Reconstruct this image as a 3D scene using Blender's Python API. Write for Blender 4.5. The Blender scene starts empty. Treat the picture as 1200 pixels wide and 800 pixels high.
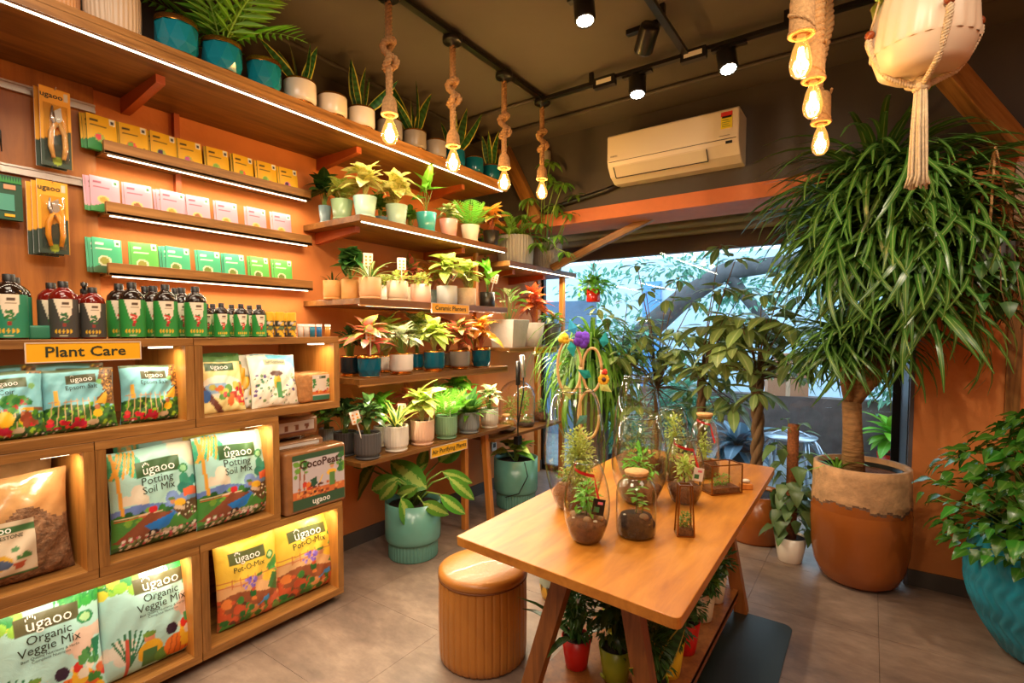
import bpy, bmesh, math, random
import numpy as np
from mathutils import Vector, Matrix

# ---------------------------------------------------------------- camera, world, lights
PI = math.pi
C = bpy.context.scene.collection
def new_light(name, kind, loc, energy, color, **kw):
    l = bpy.data.lights.new(name, kind); l.energy = energy; l.color = color
    for k, v in kw.items(): setattr(l, k, v)
    o = bpy.data.objects.new(name, l); C.objects.link(o); o.location = loc
    return o
def aim(o, target):
    d = Vector(target) - o.location
    o.rotation_euler = d.to_track_quat('-Z', 'Y').to_euler()

YAW = math.radians(35.06); PITCH = math.atan(29/600.0); EYE = 1.5
cam_data = bpy.data.cameras.new('camera'); cam = bpy.data.objects.new('camera', cam_data); C.objects.link(cam)
cam.location = (0, 0, EYE); cam.rotation_euler = (PI/2 - PITCH, 0, YAW)
cam_data.sensor_width = 36; cam_data.lens = 18.0; cam_data.shift_y = 18/1200.0
cam_data.clip_start = 0.05; cam_data.clip_end = 200
bpy.context.scene.camera = cam

w = bpy.data.worlds.new('sky'); bpy.context.scene.world = w; w.use_nodes = True
w.node_tree.nodes['Background'].inputs[0].default_value = (0.60, 0.82, 1.0, 1)
w.node_tree.nodes['Background'].inputs[1].default_value = 3.2
vs = bpy.context.scene.view_settings
vs.view_transform = 'Standard'; vs.look = 'None'; vs.gamma = 1; vs.use_curve_mapping = False
vs.exposure = 0.25

WARM = (1.0, 0.62, 0.30); LED = (1.0, 0.84, 0.60); SPOT = (1.0, 0.84, 0.63); LK = 0.46
# unseen fill lights added at ceiling height to brighten the room evenly
for i, (x, y, e) in enumerate([(0.5, -0.9, 34), (-1.3, 0.1, 34), (0.9, 1.6, 14)]):
    o = new_light('added_fill_light', 'AREA', (x, y, 3.10), e*1.0, (1.0, 0.82, 0.62), shape='RECTANGLE', size=0.9, size_y=0.9)
# track spots at the built heads, then unseen spots added to light the room
SPOTS = [((-1.19, 2.30, 2.93), (-0.75, 2.0, 0.7), 135, 75),
         ((-1.20, 3.05, 2.86), (-1.1, 2.6, 0.7), 85, 80),
         ((-0.66, 3.10, 2.86), (-1.6, 1.7, 0.2), 150, 70),
         ((-0.40, 0.60, 2.95), (-2.5, 1.2, 0.9), 120, 80),
         ((-0.40, 1.40, 2.95), (-2.6, 2.5, 1.3), 120, 75),
         ((0.85, 2.10, 2.95), (0.1, 3.8, 1.2), 110, 65),
         ((0.10, 1.10, 2.95), (-1.2, 4.3, 1.3), 110, 60),
         ((-0.40, 0.20, 2.95), (-2.4, 0.5, 0.4), 60, 75)]
for p, t, e, a in SPOTS:
    o = new_light('track_and_fill_spot', 'SPOT', p, e*0.42, SPOT, spot_size=math.radians(a), spot_blend=0.6, shadow_soft_size=0.03)
    aim(o, t)

# ---------------------------------------------------------------- camera maths: pixel column on a real plane
_s, _c = math.sin(YAW), math.cos(YAW)
_sp, _cp = math.sin(PITCH), math.cos(PITCH)
def yat(u, X, z=1.5):
    """depth Y at which picture column u meets the plane X at height z"""
    a = (u - 600)/600.0
    return (-_c*X - a*_s*_cp*X - a*_sp*(z-EYE))/(_s - a*_c*_cp)
def xat(u, Y, z=1.5):
    a = (u - 600)/600.0
    return (-_s*Y + a*(_c*_cp*Y - _sp*(z-EYE)))/(_c + a*_s*_cp)
def dist(X, Y): return -_s*X + _c*Y
def zat(v, X, Y):
    b = (418 - v)/600.0; D = dist(X, Y); return EYE + D*(b*_cp - _sp)/(_cp + b*_sp)
def squash(X, Y): return dist(X, Y)/math.hypot(X, Y)

# ---------------------------------------------------------------- colour and materials
def lin(c):
    return tuple(((x/255)/12.92 if x/255 <= 0.04045 else ((x/255 + 0.055)/1.055)**2.4) for x in c)
def _new(name):
    m = bpy.data.materials.new(name); m.use_nodes = True
    nt = m.node_tree; b = nt.nodes['Principled BSDF']; return m, nt, b
def N(nt, t, **kw):
    n = nt.nodes.new(t)
    for k, v in kw.items(): setattr(n, k, v)
    return n
def ramp(nt, fac, stops):
    r = N(nt, 'ShaderNodeValToRGB'); cr = r.color_ramp
    cr.elements[0].position, cr.elements[0].color = stops[0][0], (*stops[0][1], 1)
    cr.elements[1].position, cr.elements[1].color = stops[-1][0], (*stops[-1][1], 1)
    for p, c in stops[1:-1]:
        e = cr.elements.new(p); e.color = (*c, 1)
    nt.links.new(fac, r.inputs[0]); return r.outputs[0]
def coords(nt, scale=(1, 1, 1), kind='Object'):
    t = N(nt, 'ShaderNodeTexCoord'); mp = N(nt, 'ShaderNodeMapping')
    mp.inputs['Scale'].default_value = scale
    nt.links.new(t.outputs[kind], mp.inputs[0]); return mp.outputs[0]
def noise_node(nt, vec, scale, detail=4, rough=0.55, dist_=0):
    n = N(nt, 'ShaderNodeTexNoise'); n.inputs['Scale'].default_value = scale
    n.inputs['Detail'].default_value = detail; n.inputs['Roughness'].default_value = rough
    n.inputs['Distortion'].default_value = dist_
    nt.links.new(vec, n.inputs['Vector']); return n.outputs['Fac']
def bump(nt, b, h, strength, distance=0.01):
    bp = N(nt, 'ShaderNodeBump'); bp.inputs['Strength'].default_value = strength
    bp.inputs['Distance'].default_value = distance
    nt.links.new(h, bp.inputs['Height']); nt.links.new(bp.outputs[0], b.inputs['Normal'])
_cache = {}
def plain(name, rgb, rough=0.5, metal=0, var=0.0, scale=6, bmp=0, bscale=40, spec=0.5, coat=0, stretch=(1, 1, 1)):
    if name in _cache: return _cache[name]
    m, nt, b = _new(name); c = lin(rgb)
    b.inputs['Roughness'].default_value = rough; b.inputs['Metallic'].default_value = metal
    b.inputs['Specular IOR Level'].default_value = spec; b.inputs['Coat Weight'].default_value = coat
    v = coords(nt, stretch)
    f = noise_node(nt, v, scale)
    lo = tuple(x*(1 - var) for x in c); hi = tuple(min(1, x*(1 + var)) for x in c)
    nt.links.new(ramp(nt, f, [(0.3, lo), (0.7, hi)]), b.inputs['Base Color'])
    if bmp: bump(nt, b, noise_node(nt, v, bscale), bmp)
    _cache[name] = m; return m
def wood(name, dark, mid, light, stretch, scale=3.0, rough=0.42, bmp=0.15):
    m, nt, b = _new(name)
    v = coords(nt, stretch)
    f1 = noise_node(nt, v, scale, 6, 0.62, 0.6)
    v2 = coords(nt, tuple(s*0.35 + 0.35 for s in stretch))
    f2 = noise_node(nt, v2, scale*0.8, 3, 0.5)
    mx = N(nt, 'ShaderNodeMix', data_type='FLOAT'); mx.inputs[0].default_value = 0.4
    nt.links.new(f1, mx.inputs[2]); nt.links.new(f2, mx.inputs[3])
    nt.links.new(ramp(nt, mx.outputs[0], [(0.32, lin(dark)), (0.5, lin(mid)), (0.68, lin(light))]), b.inputs['Base Color'])
    b.inputs['Roughness'].default_value = rough
    bump(nt, b, f1, bmp, 0.003); return m
def glow(name, rgb, strength):
    m, nt, b = _new(name)
    b.inputs['Base Color'].default_value = (*lin(rgb), 1)
    b.inputs['Emission Color'].default_value = (*lin(rgb), 1); b.inputs['Emission Strength'].default_value = strength
    return m
def glass(name, tint=(0.96, 0.98, 0.97), rough=0.0, ior=1.35, gloss=1.0, edge=0.55):
    m = bpy.data.materials.new(name); m.use_nodes = True; nt = m.node_tree
    for n in list(nt.nodes): nt.nodes.remove(n)
    out = N(nt, 'ShaderNodeOutputMaterial'); mix = N(nt, 'ShaderNodeMixShader')
    tr = N(nt, 'ShaderNodeBsdfTransparent'); tr.inputs[0].default_value = (*tint, 1)
    gl = N(nt, 'ShaderNodeBsdfGlossy'); gl.inputs['Roughness'].default_value = rough
    lw = N(nt, 'ShaderNodeLayerWeight'); lw.inputs[0].default_value = 0.5
    pw = N(nt, 'ShaderNodeMath', operation='POWER'); nt.links.new(lw.outputs['Facing'], pw.inputs[0]); pw.inputs[1].default_value = 2.6
    ml_ = N(nt, 'ShaderNodeMath', operation='MULTIPLY_ADD'); nt.links.new(pw.outputs[0], ml_.inputs[0]); ml_.inputs[1].default_value = 0.8*gloss; ml_.inputs[2].default_value = 0.085*gloss
    ec = ramp(nt, lw.outputs['Facing'], [(0.0, tint), (0.55, tint), (1.0, tuple(x*edge for x in tint))]); nt.links.new(ec, tr.inputs[0])
    nt.links.new(ml_.outputs[0], mix.inputs[0]); nt.links.new(tr.outputs[0], mix.inputs[1])
    nt.links.new(gl.outputs[0], mix.inputs[2]); nt.links.new(mix.outputs[0], out.inputs[0])
    return m
def printed(name, rough=0.42, bmp=0.0, sheen=0.5):
    m, nt, b = _new(name)
    a = N(nt, 'ShaderNodeAttribute'); a.attribute_name = 'print'
    nt.links.new(a.outputs['Color'], b.inputs['Base Color'])
    b.inputs['Roughness'].default_value = rough; b.inputs['Specular IOR Level'].default_value = sheen
    if bmp:
        v = coords(nt); bump(nt, b, noise_node(nt, v, 14, 4, 0.6, 1.2), bmp, 0.02)
    return m
def leafmat(name, base, alt, pattern='rib', rough=0.38, trans=0.28, nscale=9, thr=0.5, dark=0.85):
    m, nt, b = _new(name)
    uvn = N(nt, 'ShaderNodeUVMap'); sep = N(nt, 'ShaderNodeSeparateXYZ'); nt.links.new(uvn.outputs[0], sep.inputs[0])
    def mth(op, a, bb=None):
        n = N(nt, 'ShaderNodeMath', operation=op)
        for i, q in enumerate((a, bb)):
            if q is None: continue
            if isinstance(q, (int, float)): n.inputs[i].default_value = q
            else: nt.links.new(q, n.inputs[i])
        return n.outputs[0]
    d = mth('MULTIPLY', mth('ABSOLUTE', mth('SUBTRACT', sep.outputs[0], 0.5)), 2.0)     # 0 at midrib, 1 at edge
    oi = N(nt, 'ShaderNodeObjectInfo')
    cmb = N(nt, 'ShaderNodeCombineXYZ')
    nt.links.new(mth('ADD', mth('MULTIPLY', sep.outputs[0], 0.8), mth('MULTIPLY', oi.outputs['Random'], 9.0)), cmb.inputs[0])
    nt.links.new(sep.outputs[1], cmb.inputs[1])
    nz = noise_node(nt, cmb.outputs[0], nscale, 4, 0.6)
    B, A = lin(base), lin(alt)
    if pattern == 'rib': f = ramp(nt, d, [(0.0, A), (0.10, A), (0.16, B), (1.0, tuple(x*dark for x in B))])
    elif pattern == 'edge':
        f = ramp(nt, mth('ADD', d, mth('MULTIPLY', mth('SUBTRACT', nz, 0.5), 0.5)), [(0.0, B), (thr, B), (thr + 0.1, A), (1.0, A)])
    elif pattern == 'centre':
        f = ramp(nt, mth('ADD', d, mth('MULTIPLY', mth('SUBTRACT', nz, 0.5), 0.9)), [(0.0, A), (thr, A), (thr + 0.12, B), (1.0, B)])
    elif pattern == 'splash':
        f = ramp(nt, nz, [(0.0, B), (thr - 0.06, B), (thr + 0.04, A), (1.0, A)])
    elif pattern == 'band':
        wv = mth('ADD', mth('SINE', mth('MULTIPLY', sep.outputs[1], 55.0)), mth('MULTIPLY', nz, 2.0))
        f0 = ramp(nt, mth('MULTIPLY', wv, 0.4), [(0.2, B), (0.6, tuple(x*1.8 for x in B))])
        mx = N(nt, 'ShaderNodeMix', data_type='RGBA'); nt.links.new(f0, mx.inputs[6]); mx.inputs[7].default_value = (*A, 1)
        nt.links.new(mth('GREATER_THAN', d, 0.78), mx.inputs[0]); f = mx.outputs[2]
    hs = N(nt, 'ShaderNodeHueSaturation'); nt.links.new(f, hs.inputs['Color'])
    nt.links.new(mth('ADD', mth('MULTIPLY', oi.outputs['Random'], 0.45), 0.78), hs.inputs['Value'])
    nt.links.new(mth('ADD', mth('MULTIPLY', oi.outputs['Random'], 0.03), 0.485), hs.inputs['Hue'])
    nt.links.new(hs.outputs[0], b.inputs['Base Color']); b.inputs['Roughness'].default_value = rough
    tl = N(nt, 'ShaderNodeBsdfTranslucent'); nt.links.new(hs.outputs[0], tl.inputs[0])
    mix = N(nt, 'ShaderNodeMixShader'); mix.inputs[0].default_value = trans
    nt.links.new(b.outputs[0], mix.inputs[1]); nt.links.new(tl.outputs[0], mix.inputs[2])
    nt.links.new(mix.outputs[0], nt.nodes['Material Output'].inputs[0]); return m

W_D, W_M, W_L = (98, 62, 26), (152, 104, 50), (188, 136, 74)
M = {}
M['wood_y'] = wood('stained_wood_along_y', W_D, W_M, W_L, (12, 0.9, 12))
M['wood_x'] = wood('stained_wood_along_x', W_D, W_M, W_L, (0.9, 12, 12))
M['wood_z'] = wood('stained_wood_along_z', W_D, W_M, W_L, (12, 12, 0.9))
M['shelf_under'] = wood('shelf_board_wood', (82, 52, 20), (124, 80, 32), (154, 104, 46), (9, 0.8, 9))
M['crate_in'] = wood('crate_side_wood', (165, 100, 38), (200, 132, 56), (222, 156, 76), (9, 9, 0.8))
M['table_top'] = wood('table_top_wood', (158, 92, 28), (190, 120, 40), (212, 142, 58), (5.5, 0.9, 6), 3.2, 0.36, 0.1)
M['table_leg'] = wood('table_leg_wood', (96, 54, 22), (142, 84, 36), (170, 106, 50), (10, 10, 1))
M['leg_light'] = wood('pale_leg_wood', (170, 96, 34), (205, 128, 52), (225, 150, 70), (12, 12, 1))
M['panel'] = wood('hook_panel_wood', (112, 62, 20), (162, 96, 34), (192, 122, 50), (7, 7, 0.7), 2.0)
M['brace_o'] = plain('orange_painted_bracket', (176, 82, 34), 0.5, var=0.12, bmp=0.1)
M['orange'] = plain('orange_painted_plaster', (210, 124, 58), 0.72, var=0.07, scale=2.2, bmp=0.35, bscale=16)
M['orange_beam'] = plain('orange_beam_paint', (208, 116, 64), 0.6, var=0.06, scale=9, bmp=0.3, bscale=25)
M['dark'] = plain('charcoal_wall_paint', (78, 71, 65), 0.8, var=0.10, scale=1.6, bmp=0.2, bscale=9)
M['ceiling'] = plain('charcoal_ceiling_paint', (98, 90, 80), 0.85, var=0.10, scale=1.1, bmp=0.2, bscale=6)
M['skirting'] = plain('dark_grey_skirting', (78, 68, 60), 0.5, var=0.1)
M['jamb'] = plain('grey_window_jamb', (92, 84, 88), 0.35, var=0.12)
M['black'] = plain('black_metal', (22, 20, 19), 0.35)
M['conduit'] = plain('painted_conduit', (82, 75, 68), 0.6)
M['rail'] = plain('aluminium_rail', (190, 180, 170), 0.3, metal=0.7)
M['led'] = glow('led_strip', (255, 240, 205), 5.0)
M['yellow_sign'] = plain('yellow_sign_card', (240, 176, 24), 0.45)
M['ink'] = plain('dark_green_ink', (38, 48, 26), 0.6)
M['ink_brown'] = plain('brown_ink', (70, 38, 28), 0.6)
M['white_ink'] = plain('white_ink', (244, 242, 232), 0.6)
M['edge_clear'] = plain('clear_acrylic_edge', (225, 205, 180), 0.2)
M['soil'] = plain('potting_soil', (52, 34, 24), 0.95, var=0.5, scale=60, bmp=1, bscale=90)
M['soil_red'] = plain('reddish_potting_soil', (104, 62, 38), 0.95, var=0.45, scale=50, bmp=1, bscale=80)
M['gold'] = plain('polished_gold', (205, 140, 60), 0.22, metal=0.9)
M['glass'] = glass('clear_jar_glass', (0.955, 0.97, 0.955))
M['pane'] = glass('window_pane_glass', (0.97, 0.985, 0.99), gloss=0.35, edge=0.95)
M['bulbglass'] = glass('amber_bulb_glass', (1.0, 0.84, 0.5))
_nt = M['bulbglass'].node_tree; _o = _nt.nodes['Material Output']; _e = N(_nt, 'ShaderNodeEmission'); _e.inputs[0].default_value = (1.0, 0.45, 0.10, 1); _e.inputs[1].default_value = 0.5
_a = N(_nt, 'ShaderNodeAddShader'); _nt.links.new(_o.inputs[0].links[0].from_socket, _a.inputs[0]); _nt.links.new(_e.outputs[0], _a.inputs[1]); _nt.links.new(_a.outputs[0], _o.inputs[0])
M['rimglass'] = glass('greenish_rim_glass', (0.72, 0.80, 0.74), gloss=1.3)
M['plastic'] = glass('clear_blister_plastic', (0.93, 0.93, 0.92), rough=0.12, ior=1.5)
M['rope'] = plain('jute_rope', (186, 142, 92), 0.9, var=0.25, scale=90, bmp=0.6, bscale=160)
M['cotton'] = plain('cream_cotton_cord', (206, 184, 150), 0.9, var=0.15, scale=70, bmp=0.5, bscale=120)
M['white'] = plain('white_plastic', (235, 228, 215), 0.35)
M['print'] = printed('printed_film', 0.40, 0.16)
M['card'] = printed('printed_card', 0.5)
M['stem'] = plain('green_stem', (120, 150, 62), 0.5, var=0.15)
M['stem_pale'] = plain('pale_yellow_stem', (196, 190, 110), 0.5, var=0.12)
M['stem_red'] = plain('pinkish_stem', (178, 98, 62), 0.5, var=0.12)
M['bark'] = plain('brown_bark', (112, 84, 54), 0.85, var=0.35, scale=22, bmp=0.9, bscale=30, stretch=(1, 1, 0.3))
M['bark_tan'] = plain('tan_bark', (150, 108, 64), 0.85, var=0.3, scale=26, bmp=1.0, bscale=34, stretch=(0.5, 0.5, 2.0))
M['moss_pole'] = plain('coir_pole', (140, 80, 40), 0.95, var=0.4, scale=80, bmp=1, bscale=120)
M['cork'] = plain('cork', (206, 156, 96), 0.8, var=0.2, scale=60)
M['ribbon'] = plain('red_ribbon', (214, 34, 34), 0.3)
M['brass'] = plain('aged_brass', (150, 98, 44), 0.3, metal=0.85)
M['moss'] = plain('green_moss', (92, 116, 40), 0.95, var=0.5, scale=60, bmp=1, bscale=80)

# ---------------------------------------------------------------- mesh helpers
class MB:
    def __init__(s): s.v = []; s.f = []; s.mi = []; s.sm = []; s.uv = []
    def add(s, verts, faces, mi=0, sm=False):
        o = len(s.v); s.v += [tuple(p) for p in verts]
        for f in faces: s.f.append(tuple(i + o for i in f)); s.mi.append(mi); s.sm.append(sm)
        return s
    def box(s, a, b, mi=0, M_=None):
        (x0, y0, z0), (x1, y1, z1) = a, b
        vs_ = [(x0,y0,z0),(x1,y0,z0),(x1,y1,z0),(x0,y1,z0),(x0,y0,z1),(x1,y0,z1),(x1,y1,z1),(x0,y1,z1)]
        if M_ is not None: vs_ = [tuple(M_ @ Vector(p)) for p in vs_]
        return s.add(vs_, [(0,3,2,1),(4,5,6,7),(0,1,5,4),(1,2,6,5),(2,3,7,6),(3,0,4,7)], mi)
    def bar(s, p, q, wx, wz, mi=0, up=(0, 0, 1)):
        """rectangular bar from p to q, wx wide, wz high"""
        p, q = Vector(p), Vector(q); d = (q - p).normalized(); u = Vector(up)
        x = d.cross(u).normalized(); z = x.cross(d).normalized()
        vs_ = []
        for e in (p, q):
            for sx, sz in ((-1,-1),(1,-1),(1,1),(-1,1)): vs_.append(e + x*sx*wx/2 + z*sz*wz/2)
        return s.add(vs_, [(0,1,2,3),(7,6,5,4),(0,4,5,1),(1,5,6,2),(2,6,7,3),(3,7,4,0)], mi)
    def tube(s, pts, r, n=8, mi=0, sm=True, caps=True):
        pts = [Vector(p) for p in pts]; rs = r if isinstance(r, (list, tuple)) else [r]*len(pts)
        t0 = (pts[1] - pts[0]).normalized()
        x = t0.cross(Vector((0.13, 0.27, 0.95))); x = x.normalized() if x.length > 1e-4 else Vector((1, 0, 0))
        vs_ = []
        for i, p in enumerate(pts):
            t = (pts[min(i+1, len(pts)-1)] - pts[max(i-1, 0)]).normalized()
            x = (x - t*x.dot(t)).normalized(); y = t.cross(x)
            for k in range(n):
                a = 2*PI*k/n; vs_.append(p + (x*math.cos(a) + y*math.sin(a))*rs[i])
        fs = []
        for i in range(len(pts)-1):
            for k in range(n):
                k2 = (k+1) % n; fs.append((i*n+k, i*n+k2, (i+1)*n+k2, (i+1)*n+k))
        s.add(vs_, fs, mi, sm)
        if caps: o = len(s.v) - len(vs_); s.f += [tuple(o+k for k in reversed(range(n))), tuple(o+(len(pts)-1)*n+k for k in range(n))]; s.mi += [mi]*2; s.sm += [False]*2
        return s
    def lathe(s, prof, n=32, mi=0, mod=None, c=(0, 0, 0), sm=True, mids=None):
        vs_ = []
        for (r, z) in prof:
            for k in range(n):
                a = 2*PI*k/n; rr = r*(mod(a, z) if mod else 1)
                vs_.append((c[0] + rr*math.cos(a), c[1] + rr*math.sin(a), c[2] + z))
        o = len(s.v); s.v += vs_
        for i in range(len(prof)-1):
            for k in range(n):
                k2 = (k+1) % n; s.f.append((o+i*n+k, o+i*n+k2, o+(i+1)*n+k2, o+(i+1)*n+k))
                s.mi.append(mids[i] if mids else mi); s.sm.append(sm)
        return s
    def disc(s, r, z, n=24, mi=0, c=(0, 0), flip=False):
        vs_ = [(c[0] + r*math.cos(2*PI*k/n), c[1] + r*math.sin(2*PI*k/n), z) for k in range(n)]
        return s.add(vs_, [tuple(range(n)) if not flip else tuple(reversed(range(n)))], mi)
    def ball(s, c, r, n=8, mi=0, sq=(1, 1, 1)):
        pr = [(max(1e-4, r*math.sin(PI*i/n)), -r*math.cos(PI*i/n)) for i in range(n+1)]
        o = len(s.v); s.lathe(pr, n+2, mi)
        for i in range(o, len(s.v)):
            x, y, z = s.v[i]; s.v[i] = (c[0]+x*sq[0], c[1]+y*sq[1], c[2]+z*sq[2])
        return s
    def mesh(s, name, mats):
        me = bpy.data.meshes.new(name); me.from_pydata(s.v, [], s.f)
        for m in (mats if isinstance(mats, (list, tuple)) else [mats]): me.materials.append(m)
        me.polygons.foreach_set('material_index', s.mi); me.polygons.foreach_set('use_smooth', s.sm)
        me.update(); return me
    def build(s, name, mats, parent=None, label=None, bevel=0):
        o = bpy.data.objects.new(name, s.mesh(name, mats)); C.objects.link(o)
        if parent is not None: o.parent = parent
        if label: o['label'] = label
        if bevel:
            b = o.modifiers.new('bevel', 'BEVEL'); b.width = bevel; b.segments = 2; b.limit_method = 'ANGLE'
        return o
def box_obj(name, a, b, mat, parent=None, label=None, bevel=0): return MB().box(a, b).build(name, mat, parent, label, bevel)
def thing(name, label, cat, loc=(0, 0, 0), rz=0, group=None, rot=None):
    o = bpy.data.objects.new(name, None); C.objects.link(o); o.empty_display_size = 0.05
    o.location = loc; o.rotation_euler = rot if rot else (0, 0, rz)
    o['label'] = label; o['category'] = cat
    if group: o['group'] = group
    return o
def tag(o, label, cat, group=None, kind=None):
    if label: o['label'] = label
    if cat: o['category'] = cat
    if group: o['group'] = group
    if kind: o['kind'] = kind
    return o
def struct(o): o['kind'] = 'structure'; return o
def inst(mesh, name, parent, mat4=None):
    o = bpy.data.objects.new(name, mesh); C.objects.link(o)
    if parent is not None: o.parent = parent
    if mat4 is not None: o.matrix_basis = mat4
    return o
def copy_thing(src, loc, label=None, group=None, rz=None, scale=None):
    r = src.copy(); C.objects.link(r); r.location = loc
    if label: r['label'] = label
    if group: r['group'] = group
    if rz is not None: r.rotation_euler = (r.rotation_euler[0], r.rotation_euler[1], rz)
    if scale: r.scale = scale
    for ch in list(src.children):
        c = ch.copy(); C.objects.link(c); c.parent = r
        for g in list(ch.children):
            d = g.copy(); C.objects.link(d); d.parent = c
    return r

# ---------------------------------------------------------------- lettering
_txt = {}
def text_geo(s, size=1.0, bold=0.0):
    k = (s, bold)
    if k not in _txt:
        cu = bpy.data.curves.new('lettering', 'FONT'); cu.body = s; cu.align_x = 'CENTER'; cu.align_y = 'CENTER'
        cu.offset = bold; cu.resolution_u = 2; cu.fill_mode = 'FRONT'
        ob = bpy.data.objects.new('lettering', cu); C.objects.link(ob)
        me = bpy.data.meshes.new_from_object(ob)
        bm = bmesh.new(); bm.from_mesh(me); bmesh.ops.triangulate(bm, faces=bm.faces)
        lg = [e for e in bm.edges if e.calc_length() > 0.30]
        if lg: bmesh.ops.subdivide_edges(bm, edges=lg, cuts=2); bmesh.ops.triangulate(bm, faces=bm.faces)
        bm.to_mesh(me); bm.free()
        _txt[k] = ([tuple(v.co) for v in me.vertices], [tuple(p.vertices) for p in me.polygons])
        C.objects.unlink(ob); bpy.data.objects.remove(ob); bpy.data.meshes.remove(me)
    v, f = _txt[k]
    return [(x*size, y*size) for x, y, z in v], f
def text_on(mb, s, size, fn, mi=0, bold=0.02, wide=1.0):
    v, f = text_geo(s, 1.0, bold); mb.add([fn(x*size*wide, y*size) for x, y in v], f, mi)

# ---------------------------------------------------------------- flat print painter (colours of the printing only)
class Paint:
    def __init__(s, nu, nv, base):
        s.nu, s.nv = nu, nv
        u = np.linspace(0, 1, nu+1); v = np.linspace(0, 1, nv+1)
        s.U, s.V = np.meshgrid(u, v); s.C = np.zeros(s.U.shape + (3,)); s.C[:] = lin(base)
    def put(s, mask, c): s.C[mask] = lin(c); return s
    def rect(s, u0, v0, u1, v1, c): return s.put((s.U >= u0) & (s.U <= u1) & (s.V >= v0) & (s.V <= v1), c)
    def ell(s, cu, cv, ru, rv, c): return s.put(((s.U-cu)/ru)**2 + ((s.V-cv)/rv)**2 <= 1, c)
    def ring(s, cu, cv, ru, rv, c, k=0.75):
        q = ((s.U-cu)/ru)**2 + ((s.V-cv)/rv)**2; return s.put((q <= 1) & (q >= k*k), c)
    def below(s, fn, c): return s.put(s.V <= fn(s.U), c)
    def line(s, u0, v0, u1, v1, wd, c):
        du, dv = u1-u0, v1-v0; L = du*du+dv*dv
        t = np.clip(((s.U-u0)*du + (s.V-v0)*dv)/L, 0, 1)
        return s.put((s.U-u0-t*du)**2 + (s.V-v0-t*dv)**2 <= wd*wd, c)
    def poly(s, pts, c):
        m = np.zeros(s.U.shape, bool); j = len(pts)-1
        for i in range(len(pts)):
            (xi, yi), (xj, yj) = pts[i], pts[j]
            if yi != yj:
                m ^= ((yi > s.V) != (yj > s.V)) & (s.U < (xj-xi)*(s.V-yi)/(yj-yi) + xi)
            j = i
        return s.put(m, c)
    def blobs(s, n, u0, v0, u1, v1, r0, r1, cols, seed):
        rg = random.Random(seed)
        for i in range(n):
            r = rg.uniform(r0, r1); s.ell(rg.uniform(u0, u1), rg.uniform(v0, v1), r, r*rg.uniform(0.6, 1.1), rg.choice(cols))
        return s
    def flat(s): return s.C.reshape(-1, 3)
def set_print(me, cols):
    a = me.color_attributes.new('print', 'FLOAT_COLOR', 'POINT')
    d = np.ones((len(me.vertices), 4), np.float32); d[:len(cols), :3] = cols
    a.data.foreach_set('color', d.ravel())

# ---------------------------------------------------------------- the room
WL = -2.93; FR = -2.38; YB = 3.80; YG = 4.75; ZC = 3.14
struct(box_obj('floor_slab', (-3.1, -2.4, -0.12), (1.9, YG+0.05, -0.012), plain('grout', (116, 98, 82), 0.9))).name = 'floor'
def floor_material():
    m, nt, b = _new('stone_look_floor_tile')
    g = N(nt, 'ShaderNodeNewGeometry'); mp = N(nt, 'ShaderNodeMapping'); mp.inputs['Scale'].default_value = (1.0, 1.9, 1)
    nt.links.new(g.outputs['Position'], mp.inputs[0])
    f1 = noise_node(nt, mp.outputs[0], 1.7, 7, 0.6, 0.5); f2 = noise_node(nt, mp.outputs[0], 9, 6, 0.65)
    mx = N(nt, 'ShaderNodeMix', data_type='FLOAT'); mx.inputs[0].default_value = 0.35
    nt.links.new(f1, mx.inputs[2]); nt.links.new(f2, mx.inputs[3])
    nt.links.new(ramp(nt, mx.outputs[0], [(0.34, lin((102, 84, 74))), (0.5, lin((134, 113, 98))), (0.66, lin((164, 141, 123)))]), b.inputs['Base Color'])
    b.inputs['Roughness'].default_value = 0.42
    bump(nt, b, f2, 0.12, 0.004); return m
M['floor'] = floor_material()
fl = bpy.data.objects['floor']
TS = 0.6
tile = MB().box((0.0008, 0.0008, -0.012), (TS-0.0008, TS-0.0008, 0.0)).mesh('floor_tile', M['floor'])
for i in range(8):
    for j in range(12):
        x = -2.93 + i*TS; y = -2.36 + j*TS
        if y > YG - 0.3: continue
        inst(tile, 'floor_tile', fl, Matrix.Translation((x, y, 0)))
struct(box_obj('ceiling', (-3.1, -2.4, ZC), (1.9, YB, ZC+0.1), M['ceiling']))
wl = MB(); wl.box((-3.05, -2.4, 0), (WL, YG+0.05, 2.46)); struct(wl.build('wall_left', M['orange']))
wlu = MB(); wlu.box((-3.05, -2.4, 2.62), (WL, YG+0.05, ZC)); wlu.box((-3.05, -2.4, 2.46), (WL, YG+0.05, 2.62), 1)
struct(wlu.build('wall_left_upper', [M['dark'], M['orange']]))
struct(box_obj('wall_front', (-3.1, -2.5, 0), (1.9, -2.4, ZC), M['dark']))
struct(box_obj('wall_right', (1.75, -2.4, 0), (1.9, YB, ZC), M['orange']))
struct(box_obj('wall_back_upper', (-3.05, YB, 2.50), (1.9, YB+0.12, ZC), M['dark']))
struct(box_obj('wall_back', (0.215, YB, 0), (1.9, YG+0.1, 2.50), M['orange']))
struct(box_obj('trim_1', (-3.05, YB-0.015, 2.395), (1.9, YB+0.40, 2.50), M['orange_beam']))       # orange lintel beam
struct(box_obj('trim_2', (-3.05, YB+0.12, 2.92), (0.215, YG+0.2, 3.0), M['dark']))               # ceiling of the window bay
struct(box_obj('baseboard_left', (WL, 1.75, 0), (WL+0.012, YG, 0.105), M['skirting']))
struct(box_obj('baseboard_back', (0.215, YB-0.014, 0), (1.75, YB, 0.095), M['skirting']))
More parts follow.
